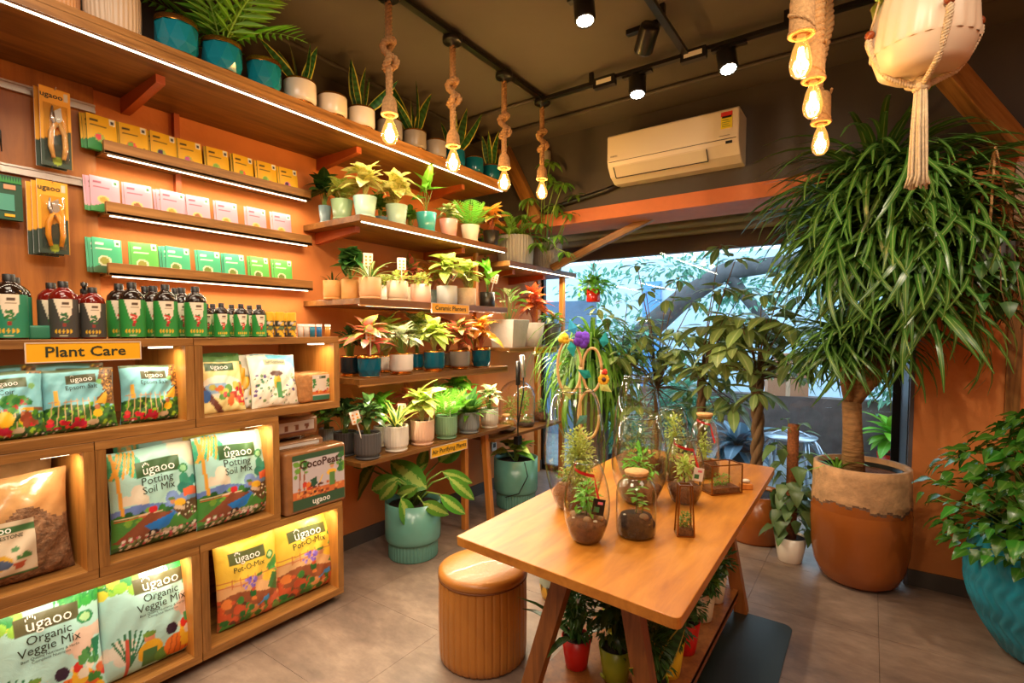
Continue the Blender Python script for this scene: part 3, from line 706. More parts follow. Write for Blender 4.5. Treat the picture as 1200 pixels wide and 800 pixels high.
# ---------------------------------------------------------------- pots
def pot_parts(t, kind, r, h, mat, mat2=None, soil='soil', n=40):
    """builds pot (+ saucer, rim, soil) on root t; returns soil height"""
    zs = h*0.90
    if kind == 'taper':
        MB().lathe([(0.001, 0), (r*0.74, 0), (r*0.76, h*0.02), (r, h), (r*0.93, h), (r*0.9, zs)], n).build('pot', mat, t)
        MB().lathe([(0.001, 0.001), (r*0.80, 0.001), (r*0.86, h*0.10), (r*0.82, h*0.10), (r*0.76, h*0.04)], n).build('saucer', mat, t)
    elif kind == 'cyl':
        MB().lathe([(0.001, 0), (r*0.90, 0), (r*0.90, h*0.1), (r*0.97, h*0.15), (r, h*0.2), (r, h), (r*0.93, h), (r*0.92, zs)], n).build('pot', mat, t)
        MB().lathe([(r*0.5, 0.001), (r*0.99, 0.001), (r*1.0, h*0.09), (r*0.95, h*0.10), (r*0.9, h*0.05)], n).build('saucer', mat, t)
    elif kind == 'plain':
        MB().lathe([(0.001, 0), (r*0.95, 0), (r, h*0.05), (r, h), (r*0.94, h), (r*0.93, zs)], n).build('pot', mat, t)
    elif kind == 'cone':
        MB().lathe([(0.001, 0), (r*0.70, 0), (r*0.73, h*0.02), (r, h), (r*0.93, h), (r*0.9, zs)], n).build('pot', mat, t)
    elif kind == 'ribbed':
        nr = 26
        md = lambda a, z: 1 + (0.022*math.cos(nr*a) if z > h*0.17 and z < h*0.96 else 0)
        MB().lathe([(0.001, 0), (r*0.80, 0), (r*0.80, h*0.09), (r*0.84, h*0.14), (r*0.95, h*0.2), (r*0.98, h*0.25), (r, h*0.5), (r, h*0.95), (r, h), (r*0.93, h), (r*0.91, zs)], nr*4, mod=md).build('pot', mat, t)
        MB().lathe([(0.001, 0.001), (r*0.90, 0.001), (r*0.95, h*0.085), (r*0.90, h*0.085), (r*0.84, h*0.04)], n).build('saucer', mat, t)
    elif kind == 'goldbase':
        MB().lathe([(r*0.86, h*0.14), (r*0.97, h*0.2), (r, h*0.26), (r, h*0.93), (r*0.995, h*0.94)], n).build('pot', mat, t)
        MB().lathe([(0.001, 0.001), (r*0.80, 0.001), (r*0.80, h*0.12), (r*0.88, h*0.15)], n).build('base_ring', M['gold'], t, 'gold base ring')
        MB().lathe([(r*1.0, h*0.93), (r, h), (r*0.94, h), (r*0.93, zs)], n).build('rim', M['gold'], t, 'gold rim')
        MB().lathe([(0.001, 0.0005), (r*0.92, 0.0005), (r*0.97, h*0.05), (r*0.8, h*0.04)], n).build('saucer', M['gold'], t, 'gold saucer')
    elif kind == 'facet':
        k = 9; vs_ = []; 
        rings = [(r*0.78, 0.0, 0), (r*0.82, h*0.10, 0), (r*0.99, h*0.34, 0.5), (r*0.97, h*0.86, 0), (r*0.97, h*0.97, 0.5)]
        for (rr, z, off) in rings:
            for q in range(k):
                a = 2*PI*(q+off)/k; vs_.append((rr*math.cos(a), rr*math.sin(a), z))
        f = [tuple(reversed(range(k)))]
        for i in range(len(rings)-1):
            o1, o2 = rings[i][2], rings[i+1][2]
            for q in range(k):
                a, b = i*k+q, i*k+(q+1) % k; c_, d_ = (i+1)*k+q, (i+1)*k+(q+1) % k
                if o1 == o2: f.append((a, b, d_, c_))
                elif o2 > o1: f += [(a, b, c_), (b, d_, c_)]
                else: f += [(a, d_, c_), (a, b, d_)]
        MB().add(vs_, f).build('pot', mat, t)
        MB().lathe([(r*0.985, h*0.86), (r*0.99, h), (r*0.92, h), (r*0.90, zs)], n, mod=lambda a, z: 1 + (0.02*math.sin(9*a) if z < h*0.9 else 0)).build('rim', M['gold'], t, 'gold rim')
        MB().lathe([(0.001, 0.0005), (r*0.90, 0.0005), (r*0.95, h*0.05), (r*0.8, h*0.04)], n).build('saucer', M['gold'], t, 'gold saucer')
    elif kind == 'square':
        a = r; b = r*0.78
        vs_ = [(-b, -b, 0), (b, -b, 0), (b, b, 0), (-b, b, 0), (-a, -a, h), (a, -a, h), (a, a, h), (-a, a, h), (-a*.9, -a*.9, h), (a*.9, -a*.9, h), (a*.9, a*.9, h), (-a*.9, a*.9, h), (-a*.88, -a*.88, zs), (a*.88, -a*.88, zs), (a*.88, a*.88, zs), (-a*.88, a*.88, zs)]
        f = [(0, 3, 2, 1)]
        for lv in (0, 4, 8):
            for q in range(4): f.append((lv+q, lv+(q+1) % 4, lv+4+(q+1) % 4, lv+4+q))
        MB().add(vs_, f).build('pot', mat, t, bevel=0.004)
        box_obj('soil', (-a*.88, -a*.88, zs-0.01), (a*.88, a*.88, zs), M[soil], t); return zs
    elif kind == 'fluted':
        nr = 34; md = lambda a, z: 1 + (0.03*math.cos(nr*a) if h*0.02 < z < h*0.99 else 0)
        MB().lathe([(0.001, 0), (r*0.93, 0), (r*0.96, h*0.03), (r, h*0.5), (r, h*0.97), (r, h), (r*0.95, h), (r*0.93, zs)], nr*4, mod=md).build('pot', mat, t)
    MB().disc(r*0.93, zs, 28).build('soil', M[soil], t)
    return zs
GL = dict(rough=0.25, var=0.05)
POT = {
 'greyblue': plain('grey_blue_glaze', (134, 156, 160), **GL), 'sage': plain('sage_green_glaze', (150, 178, 136), **GL), 'aqua': plain('pale_aqua_glaze', (172, 210, 200), **GL),
 'blue': plain('powder_blue_glaze', (130, 170, 200), **GL), 'teal': plain('turquoise_glaze', (62, 166, 166), **GL), 'pink': plain('pink_glaze', (228, 164, 156), **GL),
 'white': plain('white_glaze', (236, 222, 204), **GL), 'black': plain('black_pot', (38, 34, 32), 0.3), 'ochre': plain('ochre_matte', (206, 146, 76), 0.6, var=0.08),
 'peach': plain('peach_matte', (224, 170, 120), 0.55), 'cream': plain('cream_matte', (222, 198, 170), 0.4), 'blush': plain('blush_matte', (234, 186, 164), 0.55),
 'coolgrey': plain('cool_grey_metal', (176, 178, 176), 0.45), 'beige': plain('beige_stone', (214, 192, 164), 0.8, var=0.12, scale=40),
 'concrete': plain('cast_concrete', (196, 186, 172), 0.75, var=0.12, scale=5, bmp=0.3), 'charcoal': plain('charcoal_glaze', (86, 84, 84), 0.35),
 'dkgrey': plain('dark_grey_glaze', (72, 70, 68), 0.35), 'greyrib': plain('light_grey_fluted', (160, 158, 152), 0.5, var=0.06), 'whiterib': plain('off_white_glaze', (232, 222, 206), 0.3),
 'peachrib': plain('blush_peach_glaze', (222, 178, 148), 0.35), 'sagerib': plain('sage_glaze_ribbed', (132, 170, 132), 0.3), 'greyr2': plain('mid_grey_glaze', (150, 154, 154), 0.35),
 'dteal': plain('deep_teal_gloss', (10, 84, 106), 0.12), 'navy': plain('dark_blue_gloss', (18, 34, 42), 0.12), 'tealfacet': plain('blue_teal_gloss', (24, 134, 156), 0.12),
 'greygold': plain('warm_grey_gloss', (138, 130, 124), 0.25), 'whitegold': plain('white_gloss', (226, 216, 204), 0.2), 'bigteal': plain('dusty_teal_glaze', (98, 152, 138), 0.22, var=0.06),
 'red': plain('red_plastic', (196, 28, 22), 0.35), 'olive': plain('olive_plastic', (152, 158, 34), 0.35), 'yellow': plain('yellow_plastic', (214, 184, 36), 0.35),
 'lime': plain('lime_plastic', (146, 178, 42), 0.35), 'creamp': plain('cream_plastic', (214, 202, 172), 0.4), 'terra': plain('terracotta_orange_glaze', (158, 86, 34), 0.25, var=0.12, scale=3)}

# ---------------------------------------------------------------- left wall: hook panel, rails, shelves
pan = thing('hook_panel', 'brown wood wall panel with two metal hook rails at left', 'wall panel', (WL, -0.3, 1.475))
box_obj('board', (0, 0, 0), (0.025, 1.15, 1.13), M['panel'], pan)
for z in (2.50, 2.165):
    r_ = MB(); r_.box((0.025, 0, z-1.475-0.018), (0.04, 1.15, z-1.475+0.018)); r_.box((0.04, 0, z-1.475-0.018), (0.046, 1.15, z-1.475-0.008)); r_.box((0.04, 0, z-1.475+0.010), (0.046, 1.15, z-1.475+0.018))
    r_.build('rail', M['rail'], pan, 'aluminium hook rail')

def led(parent_area, x, y0, y1, z, power, tilt=0.0, w=0.012):
    o = new_light('led_strip_light', 'AREA', (x, (y0+y1)/2, z-0.012), power*LK, LED, shape='RECTANGLE', size=0.02, size_y=(y1-y0))
    o.rotation_euler = (0, tilt, 0); return o
def shelf(label, y0, y1, z0, z1, strip=True, power=30, vis=True, xb=WL+0.001, xf=FR, brackets=(), name='wall_shelf', fascia=0.0):
    t = thing(name, label, 'shelf', (xb, y0, z0))
    b = MB().box((0, 0, 0), (xf-xb, y1-y0, z1-z0)).build('board', M['shelf_under'], t, bevel=0.002)
    if fascia: MB().box((xf-xb, 0, -0.004), (xf-xb+0.018, y1-y0, z1-z0+0.002)).build('front_edge', M['wood_y'], t)
    if strip:
        (MB().box((xf-xb-0.018, 0.02, -0.006), (xf-xb-0.012, y1-y0-0.02, 0.0)) if vis else MB().box((xf-xb-0.040, 0.02, -0.003), (xf-xb-0.030, y1-y0-0.02, 0.0))).build('led_strip', M['led'], t, 'glowing warm white LED strip')
        led(None, xf-0.02 if vis else xf-0.035, y0, y1, z0-0.004, power, tilt=-0.35)
        if not vis: MB().box((xf-xb-0.012, 0, -0.010), (xf-xb, y1-y0, 0.0)).build('front_lip', M['wood_y'], t)  # lip added to keep the unseen strip out of sight
    for yb in brackets:
        MB().add([(0.0, yb, -0.07), (0.04, yb, -0.07), (0.40, yb, -0.035), (0.40, yb, 0), (0.0, yb, 0),
                  (0.0, yb+0.035, -0.07), (0.04, yb+0.035, -0.07), (0.40, yb+0.035, -0.035), (0.40, yb+0.035, 0), (0.0, yb+0.035, 0)],
                 [(0,1,2,3,4), (9,8,7,6,5), (0,5,6,1), (1,6,7,2), (2,7,8,3), (3,8,9,4), (4,9,5,0)]).build('bracket', M['brace_o'], t)
    return t
shelf('long wooden top shelf with a glowing strip running under its front edge', -0.6, 3.30, 2.600, 2.628, True, 46, brackets=(1.56, 2.60, 3.55), fascia=0.02)
for tt in bpy.data.objects:
    if tt.get('label', '').startswith('long wooden top shelf'):
        MB().box((FR-WL-0.03, 0, 0.0282), (FR-WL+0.017, 3.90, 0.056)).build('front_lip', M['wood_y'], tt)
shelf('upper plant shelf holding the aqua and pink pots', 1.90, 3.33, 2.130, 2.166, True, 28, brackets=(0.08, 1.05), name='wall_shelf')
shelf('second plant shelf holding the ochre and cream pots', 1.89, 3.33, 1.660, 1.694, True, 30, vis=False)
shelf('third plant shelf holding the gold-trimmed pots', 1.88, 3.33, 1.196, 1.230, True, 30, vis=False)
shelf('lowest plant shelf holding the ribbed pots, marked Air Purifying Plants', 1.88, 3.38, 0.718, 0.745, False)
shelf('far upper shelf with the two grey fluted planters near the window', 3.36, 4.49, 2.032, 2.072, True, 24, brackets=(0.25, 0.75))
shelf('far middle shelf with the square concrete planter near the window', 3.36, 4.49, 1.345, 1.370, True, 20, vis=False)
shelf('far low shelf holding the glass cloche terrariums', 3.16, 4.2, 0.640, 0.665, False)
def post(label, x, y, z0, z1, w_=0.04, mat='leg_light', top=None):
    o = MB().bar((0, 0, 0), (0 if not top else top[0], 0 if not top else top[1], z1-z0), w_, w_, up=(0, 1, 0)).build('shelf_post', M[mat]); o.location = (x, y, z0); return tag(o, label, 'post')
post('vertical wooden leg under the right end of the Air Purifying shelf', -2.50, yat(544, -2.50), 0, 0.717)
post('slightly splayed pale wooden leg at the end of the lowest shelf', -2.43, yat(572, -2.43)+0.03, 0, 0.72, 0.045, top=(-0.04, -0.03))
post('pale wooden post at the window end of the far shelves, front one', -2.50, 4.42, 0.06, 2.03, 0.045)
post('pale wooden post at the window end of the far shelves, rear one', -2.80, 4.44, 0.06, 2.03, 0.045)
post('thin wooden post between the second shelf and the upper shelf', -2.60, 3.20, 1.23, 2.13, 0.03)

# seed packet ledges
def ledge(label, z):
    t = thing('packet_ledge', label, 'ledge', (WL, 0.855, z))
    box_obj('base', (0, 0, 0), (0.115, 1.03, 0.012), M['wood_y'], t); box_obj('front_lip', (0.095, 0, 0), (0.115, 1.03, 0.058), M['wood_y'], t, bevel=0.002)
    box_obj('led_strip', (0.088, 0.02, -0.005), (0.094, 1.01, 0.0), M['led'], t, 'glowing strip under the ledge')
    led(None, WL+0.09, 0.86, 1.88, z-0.004, 6.5, tilt=-0.2); return t
LZ = [2.298, 2.028, 1.755]
ledge('top seed packet ledge, holding the yellow packets', LZ[0]); ledge('middle seed packet ledge, holding the pink packets', LZ[1]); ledge('bottom seed packet ledge, holding the green packets', LZ[2])
o = box_obj('shelf_post', (WL, 1.175, 2.09), (WL+0.03, 1.20, 2.60), M['brace_o']); tag(o, 'narrow orange upright behind the seed packet ledges', 'post')

def packet_mesh(kind, seed):
    rg = random.Random(seed)
    if kind == 'yellow':
        p = Paint(26, 32, (240, 186, 26)); p.below(lambda u: 0.26+0.07*np.sin(u*9+seed), (44, 140, 66)); col = [(230, 80, 90), (70, 40, 90), (120, 170, 60), (200, 90, 160), (110, 60, 40)]
        p.ell(0.38, 0.36, 0.16, 0.12, rg.choice([(214, 120, 170), (230, 90, 80), (160, 190, 90)])); p.ell(0.36, 0.37, 0.10, 0.09, rg.choice(col)); p.blobs(9, 0.5, 0.08, 0.98, 0.3, 0.05, 0.09, [(240, 220, 180), (110, 60, 30), (220, 90, 90), (236, 172, 30)], seed)
        ink = (70, 56, 20)
    elif kind == 'pink':
        p = Paint(26, 32, (232, 160, 178)); p.below(lambda u: 0.2+0.05*np.sin(u*8+seed), (70, 150, 80)); p.ell(0.42, 0.34, 0.2, 0.12, (236, 196, 120)); p.ell(0.42, 0.34, 0.13, 0.08, rg.choice([(226, 150, 60), (150, 90, 50), (214, 110, 110)]))
        p.blobs(8, 0.5, 0.08, 0.98, 0.25, 0.04, 0.08, [(240, 230, 200), (230, 160, 60), (90, 160, 80)], seed); ink = (150, 80, 100)
    else:
        p = Paint(26, 32, rg.choice([(70, 186, 110), (96, 190, 84), (66, 180, 130)])); p.below(lambda u: 0.2+0.06*np.sin(u*7+seed), (66, 104, 66)); p.ell(0.38, 0.34, 0.22, 0.15, (232, 226, 190)); p.ell(0.38, 0.34, 0.16, 0.11, rg.choice([(110, 130, 50), (150, 150, 60), (90, 110, 40)]))
        p.blobs(6, 0.55, 0.05, 0.98, 0.22, 0.04, 0.09, [(226, 170, 60), (60, 60, 40)], seed); ink = (236, 244, 226)
    p.rect(0.08, 0.80, 0.36, 0.85, ink); p.rect(0.08, 0.66, 0.62, 0.70, ink); p.rect(0.08, 0.60, 0.45, 0.62, ink)
    p.rect(0.74, 0.80, 0.94, 0.97, (240, 240, 230)); p.ell(0.84, 0.87, 0.07, 0.05, (60, 120, 70) if kind != 'yellow' else (60, 60, 60))
    nu, nv = 26, 32; m = MB(); W_, H_, T_ = 0.112, 0.158, 0.006
    vs_ = []
    for j in range(nv+1):
        for i in range(nu+1):
            u, v = i/nu, j/nv; vs_.append(((u-.5)*W_, -T_*(1-(2*u-1)**4)*(1-(2*v-1)**4)-0.001, v*H_))
    fs = [(j*(nu+1)+i, j*(nu+1)+i+1, (j+1)*(nu+1)+i+1, (j+1)*(nu+1)+i) for j in range(nv) for i in range(nu)]
    m.add(vs_, fs, 0, True)
    b = [(-W_/2, 0.003, 0), (W_/2, 0.003, 0), (W_/2, 0.003, H_), (-W_/2, 0.003, H_), (-W_/2, -0.001, 0), (W_/2, -0.001, 0), (W_/2, -0.001, H_), (-W_/2, -0.001, H_)]
    m.add(b, [(0, 3, 2, 1), (0, 1, 5, 4), (1, 2, 6, 5), (2, 3, 7, 6), (3, 0, 4, 7)])
    me = m.mesh('seed_packet', M['card'])
    cols = np.vstack([p.flat(), np.tile(p.C[2, 2], (8, 1))]); set_print(me, cols); return me
LX = WL + 0.052
rows = [('yellow', LZ[0], [129, 166, 199, 230, 262, 291, 318, 343]), ('pink', LZ[1], [130, 169, 208, 238, 271, 305, 334]), ('green', LZ[2], [130, 174, 212, 249, 278, 307, 334])]
ordn = ['first', 'second', 'third', 'fourth', 'fifth', 'sixth', 'seventh', 'eighth']
for kind, z, us in rows:
    for i, u in enumerate(us):
        me = packet_mesh(kind, i*7+len(kind))
        for k in range(3 if i in (0, 2) else 2):
            o = inst(me, 'seed_packet', None); o.rotation_mode = 'XYZ'
            o.location = (LX + 0.03 - 0.009*k, yat(u, LX+0.03) - 0.009*k, z + 0.0125)
            o.rotation_euler = (-0.10 - 0.02*k, random.Random(i+k).uniform(-.02, .02), PI/2 + random.Random(i*3+k).uniform(-.06, .06))
            if k == 0: tag(o, '%s %s seed packet from the left on its ledge, front of the stack' % (ordn[i], kind), 'seed packet', '%s seed packets' % kind)
            else: tag(o, '%s seed packet, %s behind the %s one from the left' % (kind, ['directly', 'rearmost'][k-1], ordn[i]), 'seed packet', '%s seed packets' % kind)

# ---------------------------------------------------------------- crates
def crate(label, y0, y1, z0, z1, back=True, div=0.03, name='shelf_crate'):
    D_ = FR - WL - 0.012; t = thing(name, label, 'crate', (WL+0.012, y0, z0)); W_ = y1-y0; H_ = z1-z0; T_ = 0.033
    box_obj('bottom_board', (0, 0, 0), (D_, W_, T_+0.004), M['wood_y'], t, bevel=0.002); box_obj('top_board', (0, 0, H_-T_), (D_, W_, H_), M['wood_y'], t, bevel=0.002)
    for y in (0, W_-T_):
        box_obj('side_board', (0, y, T_+0.004), (D_, y+T_, H_-T_), M['crate_in'], t)
        box_obj('side_edge', (D_-0.0005, y, T_+0.004), (D_+0.0015, y+T_, H_-T_), M['wood_z'], t)
    if back: box_obj('back_board', (0, T_, T_+0.004), (0.01, W_-T_, H_-T_), M['wood_y'], t)
    # slim lamp under the top board, at the right side
    MB().box((D_-0.07, W_-T_-0.11, H_-T_-0.008), (D_-0.04, W_-T_-0.03, H_-T_)).build('cabinet_lamp', M['led'], t, 'small glowing lamp under the top board')
    new_light('cabinet_lamp_light', 'AREA', (FR-0.055, y1-T_-0.07, z1-T_-0.012), 0.9*LK, LED, shape='RECTANGLE', size=0.03, size_y=0.08)
    l = new_light('cabinet_lamp_light', 'AREA', (FR-0.05, (y0+y1)/2, z1-T_-0.012), 1.4*LK, LED, shape='RECTANGLE', size=0.03, size_y=W_*0.8)
    l.rotation_euler = (0, 0.25, 0)
    return t
crate('upper left crate under the counter, holding the blue granule bags', 0.10, 1.012, 1.088, 1.474, back=False)
crate('upper right crate under the counter, holding small seed bags and a brown brick', 1.015, 1.745, 1.088, 1.474, back=False)
crate('middle left crate holding the clear bags of pebbles', -0.07, 0.657, 0.566, 1.087)
crate('middle crate holding two large potting soil bags', 0.660, 1.390, 0.566, 1.087)
crate('bottom left crate holding the large veggie mix bags', 0.284, 1.012, 0.045, 0.565)
crate('bottom right crate holding two yellow potting mix bags', 1.015, 1.752, 0.045, 0.565)
plinth = box_obj('plinth', (WL+0.02, 0.2, 0), (FR-0.07, 1.735, 0.045), M['black']); tag(plinth, 'black shadow-gap plinth under the stacked crates', 'plinth')  # black block stands in for the shade in the gap below the crates

# ---------------------------------------------------------------- bags
HAND = [(0, 0.62), (-0.24, 0.48), (0.24, 0.48), (-0.46, 0.18), (0.46, 0.18)]
def bag_surface(w_, h_, t_, seed, top=0.25, wr=0.006):
    rg = random.Random(seed); ph = [rg.uniform(0, 6) for _ in range(6)]
    def S(u, v, side=-1):
        a = abs(2*u-1); b = abs(2*v-1)
        bul = (max(0, 1-a**2.6))**0.62*(max(0, 1-b**3.2))**0.62*(1-top*v)
        pin = 1 - 0.055*(1-(2*v-1)**2) - 0.03*v
        x = (u-.5)*w_*pin; z = v*h_ - 0.02*h_*(1-b**2)*a*a + 0.012*h_*math.sin(6*u+ph[4])*v
        wrn = wr*(math.sin(9*u+7*v+ph[0]) + 0.7*math.sin(17*v-11*u+ph[1]) + 0.6*math.sin(25*u+6*v+ph[2])*(abs(v-.5)*2) + 0.5*math.sin(31*u-23*v+ph[3]))*min(1, bul*2+0.15)
        return (x, side*(t_/2*bul + wrn*0.5 + 0.002), z)
    return S
def bag(label, u0, u1, vt, vb, X, t_, painter, texts=(), lean=0.14, group=None, seed=1, nu=64, nv=76, zb=None, yaw=0.0, name='soil_bag', mats=None, cat='bag', top=0.25, wr=0.006, hfix=None, y=None, wfix=None):
    ya, yb = yat(u0, X), yat(u1, X); W_ = wfix or (yb-ya); Yc = y if y is not None else (ya+yb)/2
    d = dist(X, Yc); H_ = hfix or (vb-vt)*d/600.0
    t = thing(name, label, cat, (X, Yc, zb), rot=(-lean, 0, PI/2+yaw), group=group)
    S = bag_surface(W_, H_, t_, seed, top, wr); p = painter(nu, nv)
    m = MB(); vs_ = [S(i/nu, j/nv, -1) for j in range(nv+1) for i in range(nu+1)]
    fs = [(j*(nu+1)+i, j*(nu+1)+i+1, (j+1)*(nu+1)+i+1, (j+1)*(nu+1)+i) for j in range(nv) for i in range(nu)]
    m.add(vs_, fs, 0, True)
    nb = 16; vb_ = [S(i/nb, j/nb, 1) for j in range(nb+1) for i in range(nb+1)]
    m.add(vb_, [(j*(nb+1)+i, (j+1)*(nb+1)+i, (j+1)*(nb+1)+i+1, j*(nb+1)+i+1) for j in range(nb) for i in range(nb)], 0, True)
    me = m.mesh('film', mats or M['print']); cols = np.vstack([p.flat(), np.tile(p.C[nv//2, 1], ((nb+1)**2, 1))]); set_print(me, cols)
    film = inst(me, 'film', t)
    tm = {}
    for (s, cu, cv, frac, mk) in texts:
        mb = tm.setdefault(mk, MB()); size = frac*W_
        if s != '#hand':
            tv = text_geo(s, 1.0, 0.0)[0]; size = frac*W_/(max(q[0] for q in tv)-min(q[0] for q in tv))
        def fn(x, y_, cu=cu, cv=cv):
            u = min(1, max(0, cu + x/W_)); v = min(1, max(0, cv + y_/H_)); q = S(u, v, -1); return (q[0], q[1]-0.0035, q[2])
        if s == '#hand':
            for hx, hy in HAND:
                n_ = 8; mb.add([fn(1.3*size*(hx*1.3+0.10*math.cos(2*PI*k/n_)), 1.3*size*(hy-0.15+0.26*math.sin(2*PI*k/n_))) for k in range(n_)], [tuple(range(n_))])
        else: text_on(mb, s, size, fn, 0, 0.0, 1.0)
    for mk, mb in tm.items(): mb.build('lettering', M[mk], film)
    return t
GREENS = [(52, 116, 44), (86, 150, 56), (40, 92, 50), (120, 170, 60), (30, 84, 40)]
def paint_potting(nu, nv):
    p = Paint(nu, nv, (168, 214, 204)); 
    p.blobs(7, 0.75, 0.80, 1.0, 1.0, 0.07, 0.14, [(226, 214, 186)], 3); p.blobs(6, 0.08, 0.48, 0.32, 0.60, 0.05, 0.09, [(222, 212, 188)], 5)
    p.below(lambda u: 0.42+0.03*np.sin(u*7), (104, 132, 196)); p.blobs(8, 0.5, 0.36, 1.0, 0.45, 0.05, 0.09, [(120, 150, 206)], 6)
    p.blobs(22, 0.0, 0.76, 0.26, 1.0, 0.04, 0.09, [(60, 168, 132), (78, 184, 140), (150, 200, 140)], 7); 
    for k in range(5): p.line(0.02+0.05*k, 0.75+0.04*(k % 2), 0.12+0.04*k, 0.98, 0.012, (226, 168, 60))
    p.line(0.10, 0.30, 0.05, 0.98, 0.018, (222, 160, 60))
    p.below(lambda u: 0.31+0.06*np.sin(u*5+1), (74, 140, 62)); p.blobs(26, 0, 0.28, 1, 0.38, 0.02, 0.05, GREENS, 8)
    p.blobs(9, 0.76, 0.46, 1.0, 0.62, 0.04, 0.07, [(46, 128, 110), (60, 150, 120)], 9)
    p.poly([(0.78, 0.42), (0.78, 0.50), (0.9, 0.53), (1, 0.5), (1, 0.42)], (224, 104, 62)); p.rect(0.82, 0.36, 1, 0.43, (110, 150, 180))
    p.line(0.02, 0.345, 0.5, 0.335, 0.007, (226, 196, 160)); p.line(0.02, 0.325, 0.5, 0.315, 0.007, (196, 96, 56))
    p.poly([(0.0, 0.10), (0.35, 0.34), (0.62, 0.30), (0.3, 0.06)], (134, 76, 50)); p.ell(0.40, 0.37, 0.05, 0.035, (206, 44, 52))
    p.poly([(0.3, 0.22), (0.66, 0.30), (0.56, 0.16), (0.40, 0.13)], (36, 122, 206)); p.ell(0.40, 0.115, 0.065, 0.05, (34, 30, 30)); p.ell(0.40, 0.115, 0.028, 0.02, (130, 120, 110))
    p.poly([(0.62, 0.32), (0.80, 0.16), (1, 0.26), (1, 0.40), (0.82, 0.38)], (96, 74, 46)); p.blobs(22, 0.66, 0.22, 0.98, 0.36, 0.008, 0.014, [(240, 236, 210), (90, 160, 60)], 12)
    p.ell(0.63, 0.40, 0.035, 0.03, (196, 134, 96)); p.ell(0.62, 0.425, 0.04, 0.018, (84, 120, 56)); p.ell(0.72, 0.37, 0.075, 0.04, (232, 182, 50)); p.line(0.66, 0.33, 0.76, 0.30, 0.02, (214, 190, 160))
    p.below(lambda u: 0.05+0.10*u, (60, 96, 52)); p.blobs(110, 0.08, 0.02, 0.98, 0.13, 0.012, 0.024, [(222, 212, 192), (196, 182, 160), (120, 140, 90), (206, 96, 110), (236, 228, 214)], 11)
    p.rect(0.26, 0.715, 0.76, 0.865, (58, 92, 52)); p.ring(0.80, 0.725, 0.065, 0.05, (54, 140, 84), 0.6); p.ell(0.80, 0.725, 0.042, 0.032, (150, 206, 150)); return p
def paint_veggie(nu, nv):
    p = Paint(nu, nv, (176, 222, 216)); p.blobs(30, 0.0, 0.80, 0.32, 0.99, 0.03, 0.07, [(96, 180, 70), (150, 206, 80), (226, 214, 70), (56, 150, 80)], 21); p.blobs(26, 0.66, 0.84, 1, 1, 0.03, 0.06, [(60, 170, 70), (40, 148, 70), (96, 190, 90)], 22)
    for k in range(9): p.poly([(0.62+0.04*k, 1), (0.60+0.045*k, 0.84-0.02*(k % 3)), (0.655+0.04*k, 1)], (44, 156, 70))
    p.blobs(8, 0.72, 0.44, 1, 0.62, 0.06, 0.1, [(226, 196, 176)], 23); p.blobs(6, 0.0, 0.2, 0.2, 0.36, 0.06, 0.1, [(220, 214, 200)], 24)
    for k in range(7): p.line(0.22, 0.1, 0.08+0.05*k, 0.44-0.02*abs(k-3), 0.009, (40, 112, 76))
    p.line(0.2, 0.0, 0.2, 0.36, 0.012, (190, 80, 60))
    p.ell(0.40, 0.31, 0.055, 0.05, (222, 146, 110)); p.ell(0.40, 0.35, 0.065, 0.025, (110, 150, 60)); p.ell(0.41, 0.18, 0.12, 0.11, (240, 186, 40)); p.rect(0.34, 0.04, 0.47, 0.2, (72, 120, 64))
    p.ell(0.62, 0.32, 0.06, 0.06, (50, 30, 56)); p.ell(0.56, 0.09, 0.11, 0.08, (90, 140, 60)); p.ell(0.68, 0.14, 0.14, 0.12, (232, 120, 36))
    for k in range(4): p.line(0.58+0.06*k, 0.04, 0.62+0.045*k, 0.24, 0.006, (180, 84, 24))
    p.ell(0.78, 0.25, 0.09, 0.05, (240, 176, 40)); p.ell(0.88, 0.12, 0.08, 0.05, (70, 150, 60)); p.blobs(26, 0.72, 0.05, 1, 0.34, 0.03, 0.055, [(214, 50, 40), (238, 190, 50), (230, 220, 200), (60, 140, 60), (230, 110, 50)], 25)
    p.blobs(12, 0.76, 0.34, 0.92, 0.46, 0.02, 0.04, [(80, 150, 80), (50, 120, 70)], 26)
    for k in range(5): p.line(0.93, 0.36, 0.90+0.02*k, 0.52, 0.01, (30, 120, 80))
    p.rect(0.30, 0.745, 0.80, 0.885, (92, 90, 60)); p.ring(0.86, 0.735, 0.075, 0.055, (40, 140, 80), 0.6); p.ell(0.86, 0.735, 0.05, 0.036, (176, 220, 160)); return p
